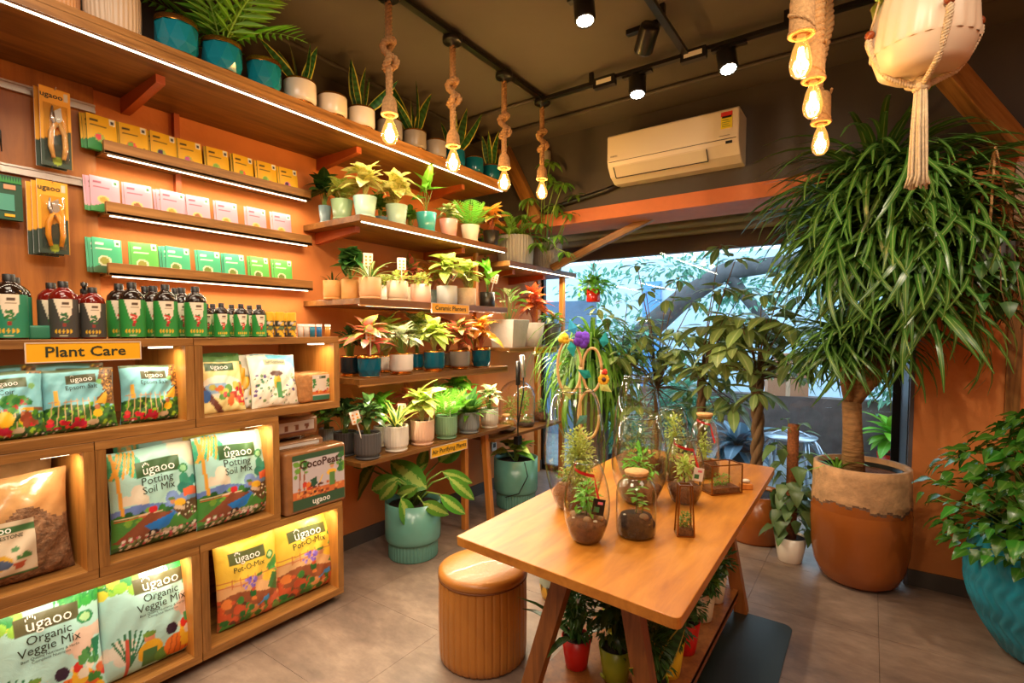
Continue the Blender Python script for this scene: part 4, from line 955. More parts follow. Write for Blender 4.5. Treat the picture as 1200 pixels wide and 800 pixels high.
def paint_poto(nu, nv):
    p = Paint(nu, nv, (244, 206, 74)); p.blobs(10, 0.80, 0.45, 1, 0.68, 0.04, 0.08, [(70, 150, 70), (90, 170, 80)], 31)
    p.below(lambda u: 0.50+0.03*np.sin(u*4), (226, 176, 120)); p.line(0, 0.56, 1, 0.52, 0.006, (206, 120, 70)); p.line(0, 0.50, 1, 0.47, 0.006, (206, 120, 70))
    for k in range(9): p.line(0.06+0.12*k, 0.46, 0.06+0.12*k, 0.57, 0.005, (206, 120, 70))
    p.below(lambda u: 0.36+0.05*np.sin(u*6), (150, 84, 50)); p.blobs(40, 0, 0.0, 0.5, 0.4, 0.03, 0.07, [(40, 110, 50), (70, 140, 60), (206, 90, 50), (226, 130, 60), (90, 60, 40)], 32); p.blobs(34, 0.4, 0.0, 1, 0.2, 0.03, 0.07, [(200, 96, 60), (120, 150, 70), (60, 120, 50), (226, 150, 90)], 33)
    p.blobs(16, 0.33, 0.42, 0.55, 0.55, 0.015, 0.03, [(140, 110, 200), (110, 80, 180), (180, 150, 226)], 34); p.ell(0.62, 0.50, 0.05, 0.04, (206, 146, 110)); p.ell(0.62, 0.535, 0.06, 0.02, (90, 130, 60)); p.ell(0.80, 0.47, 0.13, 0.06, (240, 196, 60)); p.poly([(0.74, 0.34), (0.86, 0.5), (0.97, 0.46), (0.92, 0.26)], (70, 118, 60))
    p.ell(0.70, 0.22, 0.06, 0.03, (66, 140, 200)); p.line(0.55, 0.17, 0.75, 0.25, 0.01, (66, 140, 200))
    p.rect(0.16, 0.735, 0.74, 0.865, (88, 96, 52)); p.ring(0.83, 0.72, 0.07, 0.055, (60, 140, 60), 0.55); p.ell(0.83, 0.72, 0.042, 0.032, (190, 220, 150)); return p
def paint_epsom(nu, nv):
    p = Paint(nu, nv, (134, 204, 214)); p.rect(0, 0.955, 1, 1, (84, 100, 70))
    p.poly([(0.80, 1), (0.74, 0.8), (0.84, 0.62), (0.7, 0.5), (0.72, 0.4), (1, 0.4), (1, 1)], (132, 92, 50)); p.blobs(120, 0.8, 0.45, 1, 0.96, 0.008, 0.018, [(70, 46, 26), (230, 180, 60), (196, 140, 70), (40, 30, 20)], 41)
    p.poly([(0.66, 0.42), (0.86, 0.62), (0.84, 0.4)], (240, 186, 60)); p.rect(0.12, 0.45, 0.17, 0.68, (244, 190, 70))
    p.below(lambda u: 0.40+0.04*np.sin(u*6), (62, 112, 50)); p.blobs(90, 0, 0.05, 1, 0.42, 0.02, 0.045, [(120, 184, 50), (70, 140, 44), (44, 96, 44), (160, 206, 60), (30, 76, 40)], 42)
    for k in range(8): p.line(0.06+0.09*k, 0.12, 0.10+0.08*k, 0.52, 0.007, (222, 190, 130))
    p.line(0.05, 0.50, 0.6, 0.47, 0.006, (206, 160, 120))
    p.ell(0.70, 0.36, 0.04, 0.045, (190, 120, 80)); p.ell(0.70, 0.26, 0.075, 0.06, (246, 196, 40)); p.blobs(18, 0.04, 0.05, 0.5, 0.2, 0.025, 0.05, [(214, 30, 50), (232, 70, 60), (190, 20, 60)], 43); p.ell(0.44, 0.12, 0.10, 0.05, (200, 30, 70)); p.ell(0.62, 0.12, 0.08, 0.045, (200, 176, 140)); p.blobs(40, 0, 0, 1, 0.06, 0.012, 0.02, [(40, 36, 34), (230, 220, 210), (70, 60, 50)], 44)
    p.rect(0.30, 0.76, 0.72, 0.90, (84, 84, 54)); p.ell(0.76, 0.77, 0.045, 0.04, (130, 190, 110)); return p
def paint_coir(nu, nv):
    p = paint_epsom(nu, nv); p.C[p.V > 0.02] = p.C[p.V > 0.02]; p.rect(0, 0.45, 1, 0.955, (134, 204, 214)); p.blobs(36, 0.3, 0.42, 0.8, 0.62, 0.03, 0.06, [(50, 130, 60), (90, 160, 70), (180, 60, 50)], 47); p.rect(0.30, 0.76, 0.78, 0.90, (84, 96, 60)); p.ell(0.84, 0.77, 0.05, 0.04, (130, 190, 110)); p.ell(0.45, 0.3, 0.12, 0.12, (244, 190, 40)); p.blobs(12, 0.7, 0.2, 0.95, 0.35, 0.04, 0.06, [(214, 30, 50), (150, 70, 40)], 48); return p
def paint_seedbag(nu, nv):
    p = Paint(nu, nv, (236, 222, 150)); p.rect(0, 0.9, 1, 1, (90, 130, 70)); p.rect(0.1, 0.74, 0.78, 0.86, (64, 92, 50)); p.ell(0.45, 0.45, 0.5, 0.2, (236, 232, 210)); p.ell(0.35, 0.42, 0.35, 0.1, (150, 190, 220))
    p.blobs(30, 0.2, 0.1, 0.95, 0.45, 0.04, 0.09, [(200, 190, 80), (90, 150, 60), (190, 60, 50), (226, 120, 60)], 51); p.line(0.0, 0.45, 0.4, 0.0, 0.06, (110, 64, 50)); p.ell(0.08, 0.3, 0.1, 0.12, (60, 110, 180)); p.blobs(10, 0.8, 0.1, 1, 0.5, 0.03, 0.05, [(206, 40, 40)], 52); return p
def paint_corn(nu, nv):
    p = Paint(nu, nv, (226, 166, 40)); p.rect(0, 0.8, 1, 1, (70, 130, 50)); p.blobs(40, 0, 0, 1, 0.3, 0.04, 0.08, [(150, 80, 30), (110, 140, 50), (200, 80, 40)], 53)
    for k in range(4): p.line(0.15+0.2*k, 0.2, 0.05+0.22*k, 0.95, 0.035, (240, 196, 60))
    return p
def paint_white(nu, nv):
    p = Paint(nu, nv, (232, 228, 208)); p.poly([(0.35, 1), (1, 1), (1, 0.7), (0.85, 0.85), (0.4, 0.88)], (110, 190, 214)); p.rect(0.30, 0.80, 0.76, 0.90, (170, 168, 130)); p.blobs(120, 0.05, 0.03, 0.98, 0.62, 0.012, 0.035, [(60, 120, 80), (120, 150, 90), (236, 230, 214), (236, 232, 220), (90, 70, 130), (196, 190, 170)], 54)
    p.ell(0.52, 0.45, 0.08, 0.14, (224, 186, 60)); p.rect(0.5, 0.15, 0.6, 0.45, (80, 150, 90)); p.ell(0.52, 0.62, 0.13, 0.05, (110, 80, 70)); return p
TB = FR - 0.10
def t_pot(f=1.0): return [('ugaoo', 0.51, 0.775, 0.36, 'white_ink'), ('#hand', 0.37, 0.822, 0.045, 'white_ink'), ('Potting', 0.48, 0.665, 0.36, 'ink'), ('Soil Mix', 0.49, 0.575, 0.38, 'ink')]
bag('large teal potting soil mix bag, left of the two in the middle crate', 119, 230, 520, 662, TB, 0.13, paint_potting, t_pot(), 0.12, 'potting soil bags', 3, 84, 96, 0.606, hfix=0.405)
bag('large teal potting soil mix bag, right of the two in the middle crate', 222, 316, 512, 636, TB+0.01, 0.13, paint_potting, t_pot(0.95), 0.10, 'potting soil bags', 9, 84, 96, 0.606, hfix=0.415, yaw=0.06)
bag('pale bag showing only its top behind the left potting soil bag', 128, 215, 505, 640, TB-0.17, 0.10, paint_potting, (), 0.08, None, 13, 30, 36, 0.606, hfix=0.43)
bag('yellow bag showing only its top behind the right potting soil bag', 200, 286, 500, 625, TB-0.20, 0.10, paint_poto, (('ugaoo', 0.6, 0.85, 0.3, 'white_ink'),), 0.06, None, 14, 30, 36, 0.606, hfix=0.435)
def t_po(f=1.0): return [('ugaoo', 0.46, 0.79, 0.40, 'white_ink'), ('#hand', 0.30, 0.84, 0.045, 'white_ink'), ('Pot-O-Mix', 0.46, 0.672, 0.50, 'ink')]
bag('yellow Pot-O-Mix bag at the left of the bottom right crate', 244, 322, 630, 752, TB, 0.12, paint_poto, t_po(), 0.10, 'yellow potting mix bags', 21, 76, 88, 0.086, hfix=0.405)
bag('yellow Pot-O-Mix bag at the right of the bottom right crate', 316, 396, 606, 722, TB, 0.12, paint_poto, t_po(), 0.12, 'yellow potting mix bags', 25, 76, 88, 0.086, hfix=0.41)
def t_ve(f=1.0): return [('ugaoo', 0.56, 0.805, 0.36, 'white_ink'), ('#hand', 0.42, 0.855, 0.045, 'white_ink'), ('Organic', 0.55, 0.69, 0.36, 'ink'), ('Veggie Mix', 0.55, 0.605, 0.50, 'ink'), ('Best Quality Nutrients & Herbs', 0.55, 0.54, 0.46, 'ink'), ('Complete Nutrition', 0.55, 0.51, 0.30, 'ink')]
bag('large pale teal veggie mix bag at the right of the bottom left crate', 100, 230, 668, 800, TB, 0.14, paint_veggie, t_ve(), 0.12, 'veggie mix bags', 31, 90, 100, 0.086, hfix=0.43)
bag('large pale teal veggie mix bag at the left edge of the bottom left crate', -60, 110, 690, 830, TB+0.01, 0.14, paint_veggie, t_ve(), 0.12, 'veggie mix bags', 37, 90, 100, 0.086, hfix=0.43)
bag('pale veggie mix bag standing behind the right veggie mix bag', 110, 224, 655, 800, TB-0.18, 0.10, paint_veggie, (), 0.06, None, 38, 36, 40, 0.086, hfix=0.45)
bag('pale veggie mix bag standing behind the left veggie mix bag', -30, 110, 655, 800, TB-0.18, 0.10, paint_veggie, (), 0.06, None, 39, 36, 40, 0.086, hfix=0.45)
def t_ep(s2='Epsom Salt', f=1.0): return [('ugaoo', 0.51, 0.825, 0.29, 'white_ink'), ('#hand', 0.39, 0.875, 0.03, 'white_ink'), (s2, 0.50, 0.70, 0.44 if s2 != 'Coir' else 0.2, 'ink')]
ZU = 1.088 + 0.038
bag('blue Epsom Salt bag, middle of the three in the upper left crate', 44, 134, 430, 508, TB+0.02, 0.10, paint_epsom, t_ep(), 0.10, 'blue granule bags', 41, 72, 64, ZU, hfix=0.235, top=0.5)
bag('blue Epsom Salt bag, rightmost in the upper left crate', 137, 212, 428, 500, TB, 0.09, paint_epsom, t_ep(), 0.06, 'blue granule bags', 45, 72, 64, ZU, hfix=0.235, top=0.5)
bag('blue bag with red tomatoes cut by the left edge of the picture', -50, 50, 432, 518, TB+0.03, 0.10, paint_coir, t_ep('Coir'), 0.10, 'blue granule bags', 47, 60, 56, ZU, hfix=0.235, top=0.5)
bag('blue bag standing behind the middle Epsom Salt bag', 36, 122, 424, 500, TB-0.12, 0.08, paint_epsom, (), 0.06, None, 48, 30, 30, ZU, hfix=0.25, top=0.5)
bag('blue bag standing behind the bag at the left edge', -60, 44, 424, 500, TB-0.12, 0.08, paint_epsom, (), 0.06, None, 49, 30, 30, ZU, hfix=0.25, top=0.5)
bag('small cream bag with a fruit picture at the left of the upper right crate', 234, 286, 418, 490, TB, 0.06, paint_seedbag, [('ugaoo', 0.43, 0.80, 0.4, 'white_ink')], 0.20, None, 51, 44, 50, ZU, hfix=0.265)
bag('small cream bag leaning directly behind the fruit picture bag', 234, 284, 412, 485, TB-0.09, 0.05, paint_seedbag, (), 0.16, None, 55, 30, 34, ZU, hfix=0.275)
bag('small golden bag printed with corn cobs in the upper right crate', 268, 306, 415, 485, TB-0.035, 0.05, paint_corn, (), 0.2, None, 52, 40, 44, ZU, hfix=0.265)
bag('small white bag standing between the corn bag and the front white bag', 278, 326, 415, 485, TB-0.03, 0.05, paint_white, (), 0.18, None, 56, 34, 38, ZU, hfix=0.265)
bag('small white and blue bag with plant drawings, right in the upper right crate', 293, 350, 420, 484, TB+0.02, 0.06, paint_white, [('Soil Conditioner', 0.53, 0.85, 0.42, 'ink')], 0.20, None, 53, 56, 56, ZU, hfix=0.262)
# clear bags of pebbles with a card label
M['pebble'] = plain('brown_clay_pebbles', (124, 88, 58), 0.8, var=0.5, scale=55, bmp=1.0, bscale=60)
M['clearfilm'] = plain('hazy_clear_film', (176, 132, 84), 0.22, var=0.25, scale=9, bmp=0.5, bscale=14, coat=0.6)
def pebble_bag(label, Yc, X, w_, h_, seed, lab=True):
    t = thing('pebble_bag', label, 'bag', (X, Yc, 0.566+0.038), rot=(-0.1, 0, PI/2), group='clear bags of pebbles')
    S = bag_surface(w_, h_, 0.15, seed, 0.55, 0.010); nu = nv = 40
    vs_ = [S(i/nu, j/nv, s) for s in (-1, 1) for j in range(nv+1) for i in range(nu+1)]; m = MB(); o = (nu+1)*(nv+1)
    m.v = vs_
    for j in range(nv):
        for i in range(nu):
            a = j*(nu+1)+i; mi = 0 if j < nv*0.62+3*math.sin(i*0.3) else 1
            m.f.append((a, a+1, a+nu+2, a+nu+1)); m.f.append((o+a, o+a+nu+1, o+a+nu+2, o+a+1)); m.mi += [mi, mi]; m.sm += [True, True]
    m.build('bag_body', [M['pebble'], M['clearfilm']], t)
    if lab:
        p = Paint(40, 40, (206, 186, 156)); p.rect(0, 0.80, 1, 0.92, (60, 104, 56)); p.blobs(26, 0.0, 0.3, 0.3, 0.62, 0.04, 0.08, [(120, 120, 40), (90, 110, 50)], 61); p.ell(0.5, 0.28, 0.2, 0.14, (206, 156, 40)); p.ell(0.56, 0.24, 0.12, 0.09, (70, 84, 110)); p.ell(0.48, 0.45, 0.07, 0.05, (50, 36, 30)); p.poly([(0.72, 0.12), (0.68, 0.24), (0.86, 0.24), (0.82, 0.12)], (176, 80, 50)); p.blobs(10, 0.72, 0.28, 0.9, 0.5, 0.03, 0.05, [(70, 120, 60)], 62); p.poly([(0.08, 0.02), (0.05, 0.12), (0.25, 0.12), (0.22, 0.02)], (186, 84, 50)); p.rect(0, 0, 1, 0.03, (60, 96, 50))
        q = MB(); n_ = 40; q.add([(lambda s: (s[0], s[1]-0.002, s[2]))(S(0.16+0.56*i/n_, 0.10+0.50*j/n_)) for j in range(n_+1) for i in range(n_+1)], [(j*(n_+1)+i, j*(n_+1)+i+1, (j+1)*(n_+1)+i+1, (j+1)*(n_+1)+i) for j in range(n_) for i in range(n_)], 0, True)
        me = q.mesh('card_label', M['card']); set_print(me, p.flat()); inst(me, 'card_label', t)
        tx = MB(); text_on(tx, 'ugaoo', 0.035, lambda x, y: (lambda s: (s[0], s[1]-0.0045, s[2]))(S(0.45+x/w_, 0.53+y/h_)), 0, 0.012); text_on(tx, 'LIMESTONE', 0.018, lambda x, y: (lambda s: (s[0], s[1]-0.0045, s[2]))(S(0.52+x/w_, 0.46+y/h_)), 1, 0.01); tx.build('lettering', [M['white_ink'], M['ink']], t)
pebble_bag('clear bag of brown pebbles with a picture label, front one at left', 0.415, FR-0.11, 0.40, 0.38, 61)
pebble_bag('clear bag of pebbles rising behind the labelled pebble bag', 0.43, FR-0.27, 0.36, 0.42, 63, False)

# coco peat blocks
def soft_block(t, name, w_, d_, h_, mat, bev=0.02):
    o = MB().box((-w_/2, -d_/2, 0), (w_/2, d_/2, h_)).build(name, mat, t)
    b = o.modifiers.new('bevel', 'BEVEL'); b.width = bev; b.segments = 4
    o.data.polygons.foreach_set('use_smooth', [True]*6); return o
M['wrap'] = plain('shrink_wrapped_brown', (142, 96, 58), 0.25, var=0.2, scale=12, bmp=0.35, bscale=14, coat=0.5)
def print_panel(t, name, w_, h_, y, z0, paint, n=(60, 60), x0=0):
    nu, nv = n; p = paint(nu, nv); m = MB()
    m.add([(x0+(i/nu-.5)*w_, y, z0+j/nv*h_) for j in range(nv+1) for i in range(nu+1)], [(j*(nu+1)+i, j*(nu+1)+i+1, (j+1)*(nu+1)+i+1, (j+1)*(nu+1)+i) for j in range(nv) for i in range(nu)])
    me = m.mesh(name, M['card']); set_print(me, p.flat()); return inst(me, name, t)
def paint_coco(nu, nv):
    p = Paint(nu, nv, (196, 184, 186)); p.rect(0, 0, 1, 0.20, (52, 84, 58)); p.rect(0, 0.90, 1, 1, (52, 84, 58)); p.rect(0, 0.20, 1, 0.34, (206, 110, 56)); p.blobs(50, 0.05, 0.2, 0.95, 0.40, 0.015, 0.035, [(190, 90, 44), (150, 70, 40), (226, 150, 80), (90, 50, 36)], 71)
    p.line(0.12, 0.3, 0.14, 0.85, 0.012, (150, 90, 60)); p.line(0.2, 0.3, 0.22, 0.8, 0.010, (150, 90, 60)); p.blobs(14, 0.02, 0.6, 0.26, 0.88, 0.03, 0.06, [(60, 120, 60), (110, 160, 60)], 72); p.blobs(10, 0.84, 0.55, 1, 0.88, 0.03, 0.06, [(60, 120, 60), (110, 160, 60)], 73)
    p.blobs(14, 0.22, 0.34, 0.42, 0.44, 0.03, 0.05, [(206, 60, 40), (90, 50, 50), (226, 120, 50)], 74); p.poly([(0.36, 0.36), (0.32, 0.5), (0.44, 0.54), (0.46, 0.4)], (40, 84, 60)); p.line(0.5, 0.42, 0.56, 0.54, 0.012, (240, 190, 50))
    p.ell(0.75, 0.68, 0.045, 0.045, (214, 150, 110)); p.ell(0.75, 0.71, 0.05, 0.02, (84, 110, 60)); p.ell(0.74, 0.56, 0.10, 0.06, (240, 184, 60)); p.rect(0.70, 0.3, 0.80, 0.56, (90, 134, 70)); p.ring(0.9, 0.8, 0.06, 0.06, (60, 84, 60), 0.6); return p
cf = FR + 0.005
yc = (yat(331, cf)+yat(404, cf))/2; wc = yat(404, cf)-yat(331, cf)
t = thing('coco_peat_block', 'front coco peat block with a picture label, on the bottom right crate', 'soil block', (cf-0.07, yc, 0.566), rz=PI/2, group='shrink-wrapped coco peat blocks')
soft_block(t, 'block', wc, 0.13, 0.325, M['wrap'], 0.018); print_panel(t, 'label_panel', wc-0.055, 0.285, -0.0665, 0.02, paint_coco, (64, 64), 0.012)
tx = MB(); text_on(tx, 'CocoPeat', 0.058, lambda x, y: (0.012+x, -0.0682, 0.248+y), 0, 0.02); tx.build('lettering', M['ink_brown'], t)
tx = MB(); text_on(tx, 'ugaoo', 0.044, lambda x, y: (0.02+x, -0.0682, 0.048+y), 0, 0.012); tx.build('lettering', M['white_ink'], t)
def paint_strip(nu, nv):
    p = Paint(nu, nv, (206, 196, 186)); p.rect(0, 0, 1, 0.12, (120, 60, 40))
    for k in range(4): p.poly([(0.15+0.22*k, 0.2), (0.13+0.22*k, 0.75), (0.23+0.22*k, 0.75), (0.21+0.22*k, 0.2)], (130, 76, 44))
    return p
t = thing('coco_peat_block', 'coco peat block standing right behind the front one', 'soil block', (cf-0.22, yc-0.02, 0.566), rz=PI/2, group='shrink-wrapped coco peat blocks')
soft_block(t, 'block', wc-0.02, 0.12, 0.345, M['wrap'], 0.018); print_panel(t, 'label_panel', wc-0.09, 0.07, -0.0615, 0.26, paint_strip, (40, 12))
t = thing('coco_peat_block', 'coco peat block standing rearmost against the wall', 'soil block', (cf-0.37, yc-0.03, 0.566), rz=PI/2, group='shrink-wrapped coco peat blocks')
soft_block(t, 'block', wc-0.03, 0.12, 0.365, M['wrap'], 0.018); print_panel(t, 'label_panel', wc-0.10, 0.07, -0.0615, 0.28, paint_strip, (40, 12))
t = thing('coco_peat_block', 'coco peat block lying flat on the two rear blocks', 'soil block', (cf-0.28, yc-0.05, 0.932), rz=PI/2, group='shrink-wrapped coco peat blocks')
soft_block(t, 'block', wc-0.03, 0.24, 0.105, M['wrap'], 0.02); print_panel(t, 'label_panel', wc-0.09, 0.06, -0.1215, 0.025, paint_strip, (40, 12))
yb0, yb1 = yat(345, FR-0.09), yat(391, FR-0.09)
t = thing('coir_brick', 'brown coir brick with a white and green label in the upper right crate', 'soil block', (FR-0.14, (yb0+yb1)/2, ZU), rz=PI/2)
soft_block(t, 'block', yb1-yb0, 0.19, 0.155, plain('brown_coir', (176, 120, 66), 0.8, var=0.25, scale=30, bmp=0.8, bscale=50), 0.02)
def paint_brick(nu, nv):
    p = Paint(nu, nv, (222, 212, 196)); p.rect(0.72, 0, 1, 1, (52, 110, 84)); p.rect(0, 0, 0.72, 0.18, (52, 110, 84)); p.rect(0.26, 0.84, 0.52, 0.96, (52, 84, 60)); p.rect(0, 0.22, 0.72, 0.36, (210, 110, 50)); p.blobs(12, 0.02, 0.5, 0.12, 0.85, 0.03, 0.06, [(60, 130, 60)], 81); p.blobs(12, 0.55, 0.5, 0.7, 0.85, 0.03, 0.06, [(60, 130, 60)], 82); p.blobs(10, 0.1, 0.3, 0.7, 0.42, 0.03, 0.05, [(226, 170, 60), (190, 60, 40)], 83)
    for k in range(3): p.ell(0.86, 0.3+0.25*k, 0.05, 0.05, (200, 110, 60))
    return p
print_panel(t, 'label_panel', (yb1-yb0)*0.66, 0.135, -0.0965, 0.01, paint_brick, (36, 30), (yb1-yb0)*0.12)
tx = MB(); text_on(tx, 'ugaoo', 0.012, lambda x, y: (-0.012+x, -0.0975, 0.133+y), 0, 0.012); tx.build('lettering', M['white_ink'], t)

# ---------------------------------------------------------------- bottles on the counter
CZ = 1.474
M['brownpet'] = plain('dark_brown_bottle', (34, 20, 12), 0.12); M['redpet'] = plain('reddish_amber_bottle', (104, 20, 10), 0.12); M['cap'] = plain('black_bottle_cap', (20, 18, 17), 0.45)
def label_mesh(r, h, z0, paint, n=72, nv=44):
    p = paint(n, nv); m = MB()
    m.add([(r*math.sin((i/n-.5)*2*PI*0.92), -r*math.cos((i/n-.5)*2*PI*0.92), z0+h*j/nv) for j in range(nv+1) for i in range(n+1)], [(j*(n+1)+i, j*(n+1)+i+1, (j+1)*(n+1)+i+1, (j+1)*(n+1)+i) for j in range(nv) for i in range(n)], 0, True)
    me = m.mesh('label', M['card']); set_print(me, p.flat()); return me
def paint_bottle(bg, fruit, panel=(232, 216, 190)):
    def f(nu, nv):
        p = Paint(nu, nv, bg); p.U = (p.U-0.5)*2.3+0.5; p.poly([(0.24, 1.01), (0.78, 1.01), (0.74, 0.6), (0.56, 0.42), (0.44, 0.45)], panel); p.rect(0.5, 0.86, 0.66, 0.92, (90, 70, 50)); p.rect(0.46, 0.78, 0.70, 0.80, (150, 130, 100))
        p.blobs(16, 0.42, 0.40, 0.64, 0.62, 0.025, 0.04, [fruit, (44, 110, 44), (60, 130, 50)], 5); p.blobs(8, 0.45, 0.48, 0.62, 0.60, 0.02, 0.034, [fruit], 6); p.rect(0.49, 0.28, 0.57, 0.38, (140, 46, 30))
        for k in range(5): p.ell(0.30+0.10*k, 0.16, 0.035, 0.05, (226, 178, 40))
        p.rect(0.40, 0.04, 0.62, 0.06, (210, 206, 160)); return p
    return f
def bottle_proto(r, h, body, paint, capr=0.36, spray=False):
    m = MB().lathe([(0.001, 0), (r*0.94, 0), (r, h*0.02), (r, h*0.70), (r*0.93, h*0.78), (r*0.6, h*0.86), (r*0.36, h*0.885), (r*0.36, h*0.90)], 28).mesh('bottle_body', body)
    c = MB().lathe([(r*capr, h*0.89), (r*capr, h), (r*capr*0.9, h*1.005), (0.001, h*1.005)], 20, mod=lambda a, z: 1+0.03*math.cos(10*a)).mesh('cap', M['cap'])
    return m, c, label_mesh(r*1.012, h*0.66, h*0.03, paint)
def sprayer_mesh(r, h):
    m = MB(); m.lathe([(r*0.36, h*0.89), (r*0.36, h*0.97), (r*0.2, h*0.99), (0.16*r, h*1.05)], 16); m.box((-0.010, -0.035, h*1.03), (0.010, 0.018, h*1.09))
    m.tube([(0, -0.02, h*1.07), (0, -0.045, h*1.075), (0, -0.058, h*1.04), (0, -0.062, h*0.98)], [0.006, 0.006, 0.005, 0.004], 8); return m.mesh('spray_trigger', M['cap'])
def bottle(proto, u, X, label, grp=None, capmesh=None, cat='bottle', name='liquid_bottle', z=CZ):
    t = thing(name, label, cat, (X, yat(u, X), z), rz=PI/2-0.32, group=grp)
    b, c, l = proto; inst(b, 'bottle_body', t); inst(capmesh or c, 'spray_trigger' if capmesh else 'cap', t); inst(l, 'label', t); return t
XB = FR - 0.07
def R_(px, u, X): return px*dist(X, yat(u, X))/600/2
big = bottle_proto(0.043, 0.225, M['brownpet'], paint_bottle((46, 140, 60), (206, 40, 40)))
sml = bottle_proto(0.032, 0.158, M['brownpet'], paint_bottle((46, 140, 60), (206, 40, 40)))
grn = bottle_proto(0.046, 0.225, M['brownpet'], paint_bottle((40, 130, 96), (56, 120, 60)))
drk = bottle_proto(0.042, 0.212, M['redpet'], paint_bottle((66, 64, 60), (40, 96, 56)))
dr2 = bottle_proto(0.039, 0.196, M['redpet'], paint_bottle((66, 64, 60), (40, 96, 56)))
bottle(grn, 13, XB, 'green and white labelled bottle at the left end of the counter'); bottle(grn, 19, XB-0.13, 'green labelled bottle just behind the leftmost bottle')
bottle(drk, 76, XB, 'taller amber bottle with dark grey label above the Plant Care sign'); bottle(drk, 62, XB-0.11, 'amber bottle with grey label behind the taller grey one')
bottle(dr2, 110, XB, 'shorter amber bottle with dark grey label at the right of the grey ones'); bottle(dr2, 101, XB-0.10, 'amber bottle with a black spray trigger among the grey labels', capmesh=sprayer_mesh(0.039, 0.20))
for i, u in enumerate((156, 195, 230)): bottle(big, u, XB, '%s tall green labelled bottle in the front row on the counter' % ['left', 'middle', 'right'][i], 'tall green labelled bottles')
for i, u in enumerate((141, 172, 181, 207, 214)): bottle(big, u, XB-0.11-0.05*(i % 2), 'tall green labelled bottle in the rear row, %s from the left' % ordn[i], 'tall green labelled bottles')
for i, u in enumerate((260, 283, 304)): bottle(sml, u, XB, '%s small green labelled bottle in the front row on the counter' % ['left', 'middle', 'right'][i], 'small green labelled bottles')
for i, u in enumerate((242, 250, 272, 293)): bottle(sml, u, XB-0.10, 'small green labelled bottle in the rear row, %s from the left' % ordn[i], 'small green labelled bottles')
def paint_tube(nu, nv):
    p = Paint(nu, nv, (226, 176, 36)); p.rect(0, 0, 1, 0.68, (56, 56, 50)); p.blobs(30, 0, 0.05, 1, 0.6, 0.05, 0.1, [(206, 196, 186), (120, 100, 110), (226, 176, 36), (90, 120, 70)], 91); p.rect(0, 0.72, 1, 1, (230, 180, 40)); return p
tubem = (MB().lathe([(0.001, 0), (0.022, 0), (0.022, 0.125), (0.020, 0.127), (0.001, 0.127)], 20).mesh('tube_body', M['yellow_sign']), MB().disc(0.0215, 0.1275, 20).mesh('lid', M['white']), label_mesh(0.0224, 0.12, 0.002, paint_tube, 24, 20))
for i, (u, dx) in enumerate(((315, 0), (328, 0), (342, 0), (322, -0.08), (336, -0.08))): 
    t = thing('printed_tube', ('yellow and black printed tube, %s from the left in front' % ordn[i]) if i < 3 else 'yellow and black printed tube behind the gap, %s one' % ['left', 'right'][i-3], 'tube', (XB+dx, yat(u, XB+dx), CZ), rz=PI/2-0.3, group='yellow printed tubes')
    inst(tubem[0], 'tube_body', t); inst(tubem[1], 'lid', t); inst(tubem[2], 'label', t)
for i, (u, c, n_) in enumerate(((352, (214, 206, 196), 'clear'), (359, (200, 190, 180), 'whitish'), (366, (40, 120, 150), 'teal'), (374, (40, 110, 170), 'blue'), (384, (206, 140, 60), 'amber'))):
    t = thing('small_vial', 'small %s vial with a white lid at the right end of the counter' % n_, 'vial', (XB, yat(u, XB), CZ), group='small vials')
    MB().lathe([(0.001, 0), (0.014, 0), (0.014, 0.062), (0.001, 0.062)], 16).build('vial_body', plain('vial_'+n_, c, 0.15), t); MB().lathe([(0.0155, 0.055), (0.0155, 0.068), (0.001, 0.068)], 16).build('lid', M['white'], t)
t = thing('seed_tin', 'low green and yellow packet lying behind the Plant Care sign', 'packet', (XB-0.05, yat(44, XB-0.05), CZ), rz=PI/2)
soft_block(t, 'box', 0.07, 0.10, 0.05, plain('teal_green_card', (40, 120, 90), 0.5), 0.008)

# signs
def sign(label, text, X, y0, y1, z0, z1, size, tilt=0.0):
    t = thing('shelf_sign', label, 'sign', (X, (y0+y1)/2, (z0+z1)/2), rot=(tilt, 0, PI/2)); w_, h_ = y1-y0, z1-z0
    box_obj('card', (-w_/2, -0.003, -h_/2), (w_/2, 0.0, h_/2), M['yellow_sign'], t)
    f = MB(); e = 0.0035
    for a, b in (((-w_/2-e, -0.005, -h_/2-e), (w_/2+e, 0.001, -h_/2)), ((-w_/2-e, -0.005, h_/2), (w_/2+e, 0.001, h_/2+e)), ((-w_/2-e, -0.005, -h_/2), (-w_/2, 0.001, h_/2)), ((w_/2, -0.005, -h_/2), (w_/2+e, 0.001, h_/2))): f.box(a, b)
    f.build('clear_frame', M['edge_clear'], t); crd = [c for c in t.children if c.name.startswith('card')][0]
    m = MB(); text_on(m, text, size, lambda x, y: (x, -0.0045, y), 0, 0.016, 1.08); m.build('lettering', M['ink'], crd)
SX = FR + 0.008
sign('yellow Plant Care sign on the counter edge above the blue bags', 'Plant Care', SX, yat(29, SX), yat(163, SX), 1.396, 1.460, 0.052)
sign('small yellow Ceramic Planters sign on the second plant shelf', 'Ceramic Planters', SX, yat(506, SX), yat(549, SX), 1.630, 1.690, 0.042)
sign('small yellow Air Purifying Plants sign on the lowest plant shelf', 'Air Purifying Plants', SX, yat(504, SX), yat(546, SX), 0.665, 0.728, 0.042)
sign('small yellow Add The Green sign on the far middle shelf', 'Add The Green', SX, yat(627, SX), yat(652, SX), 1.318, 1.368, 0.040)

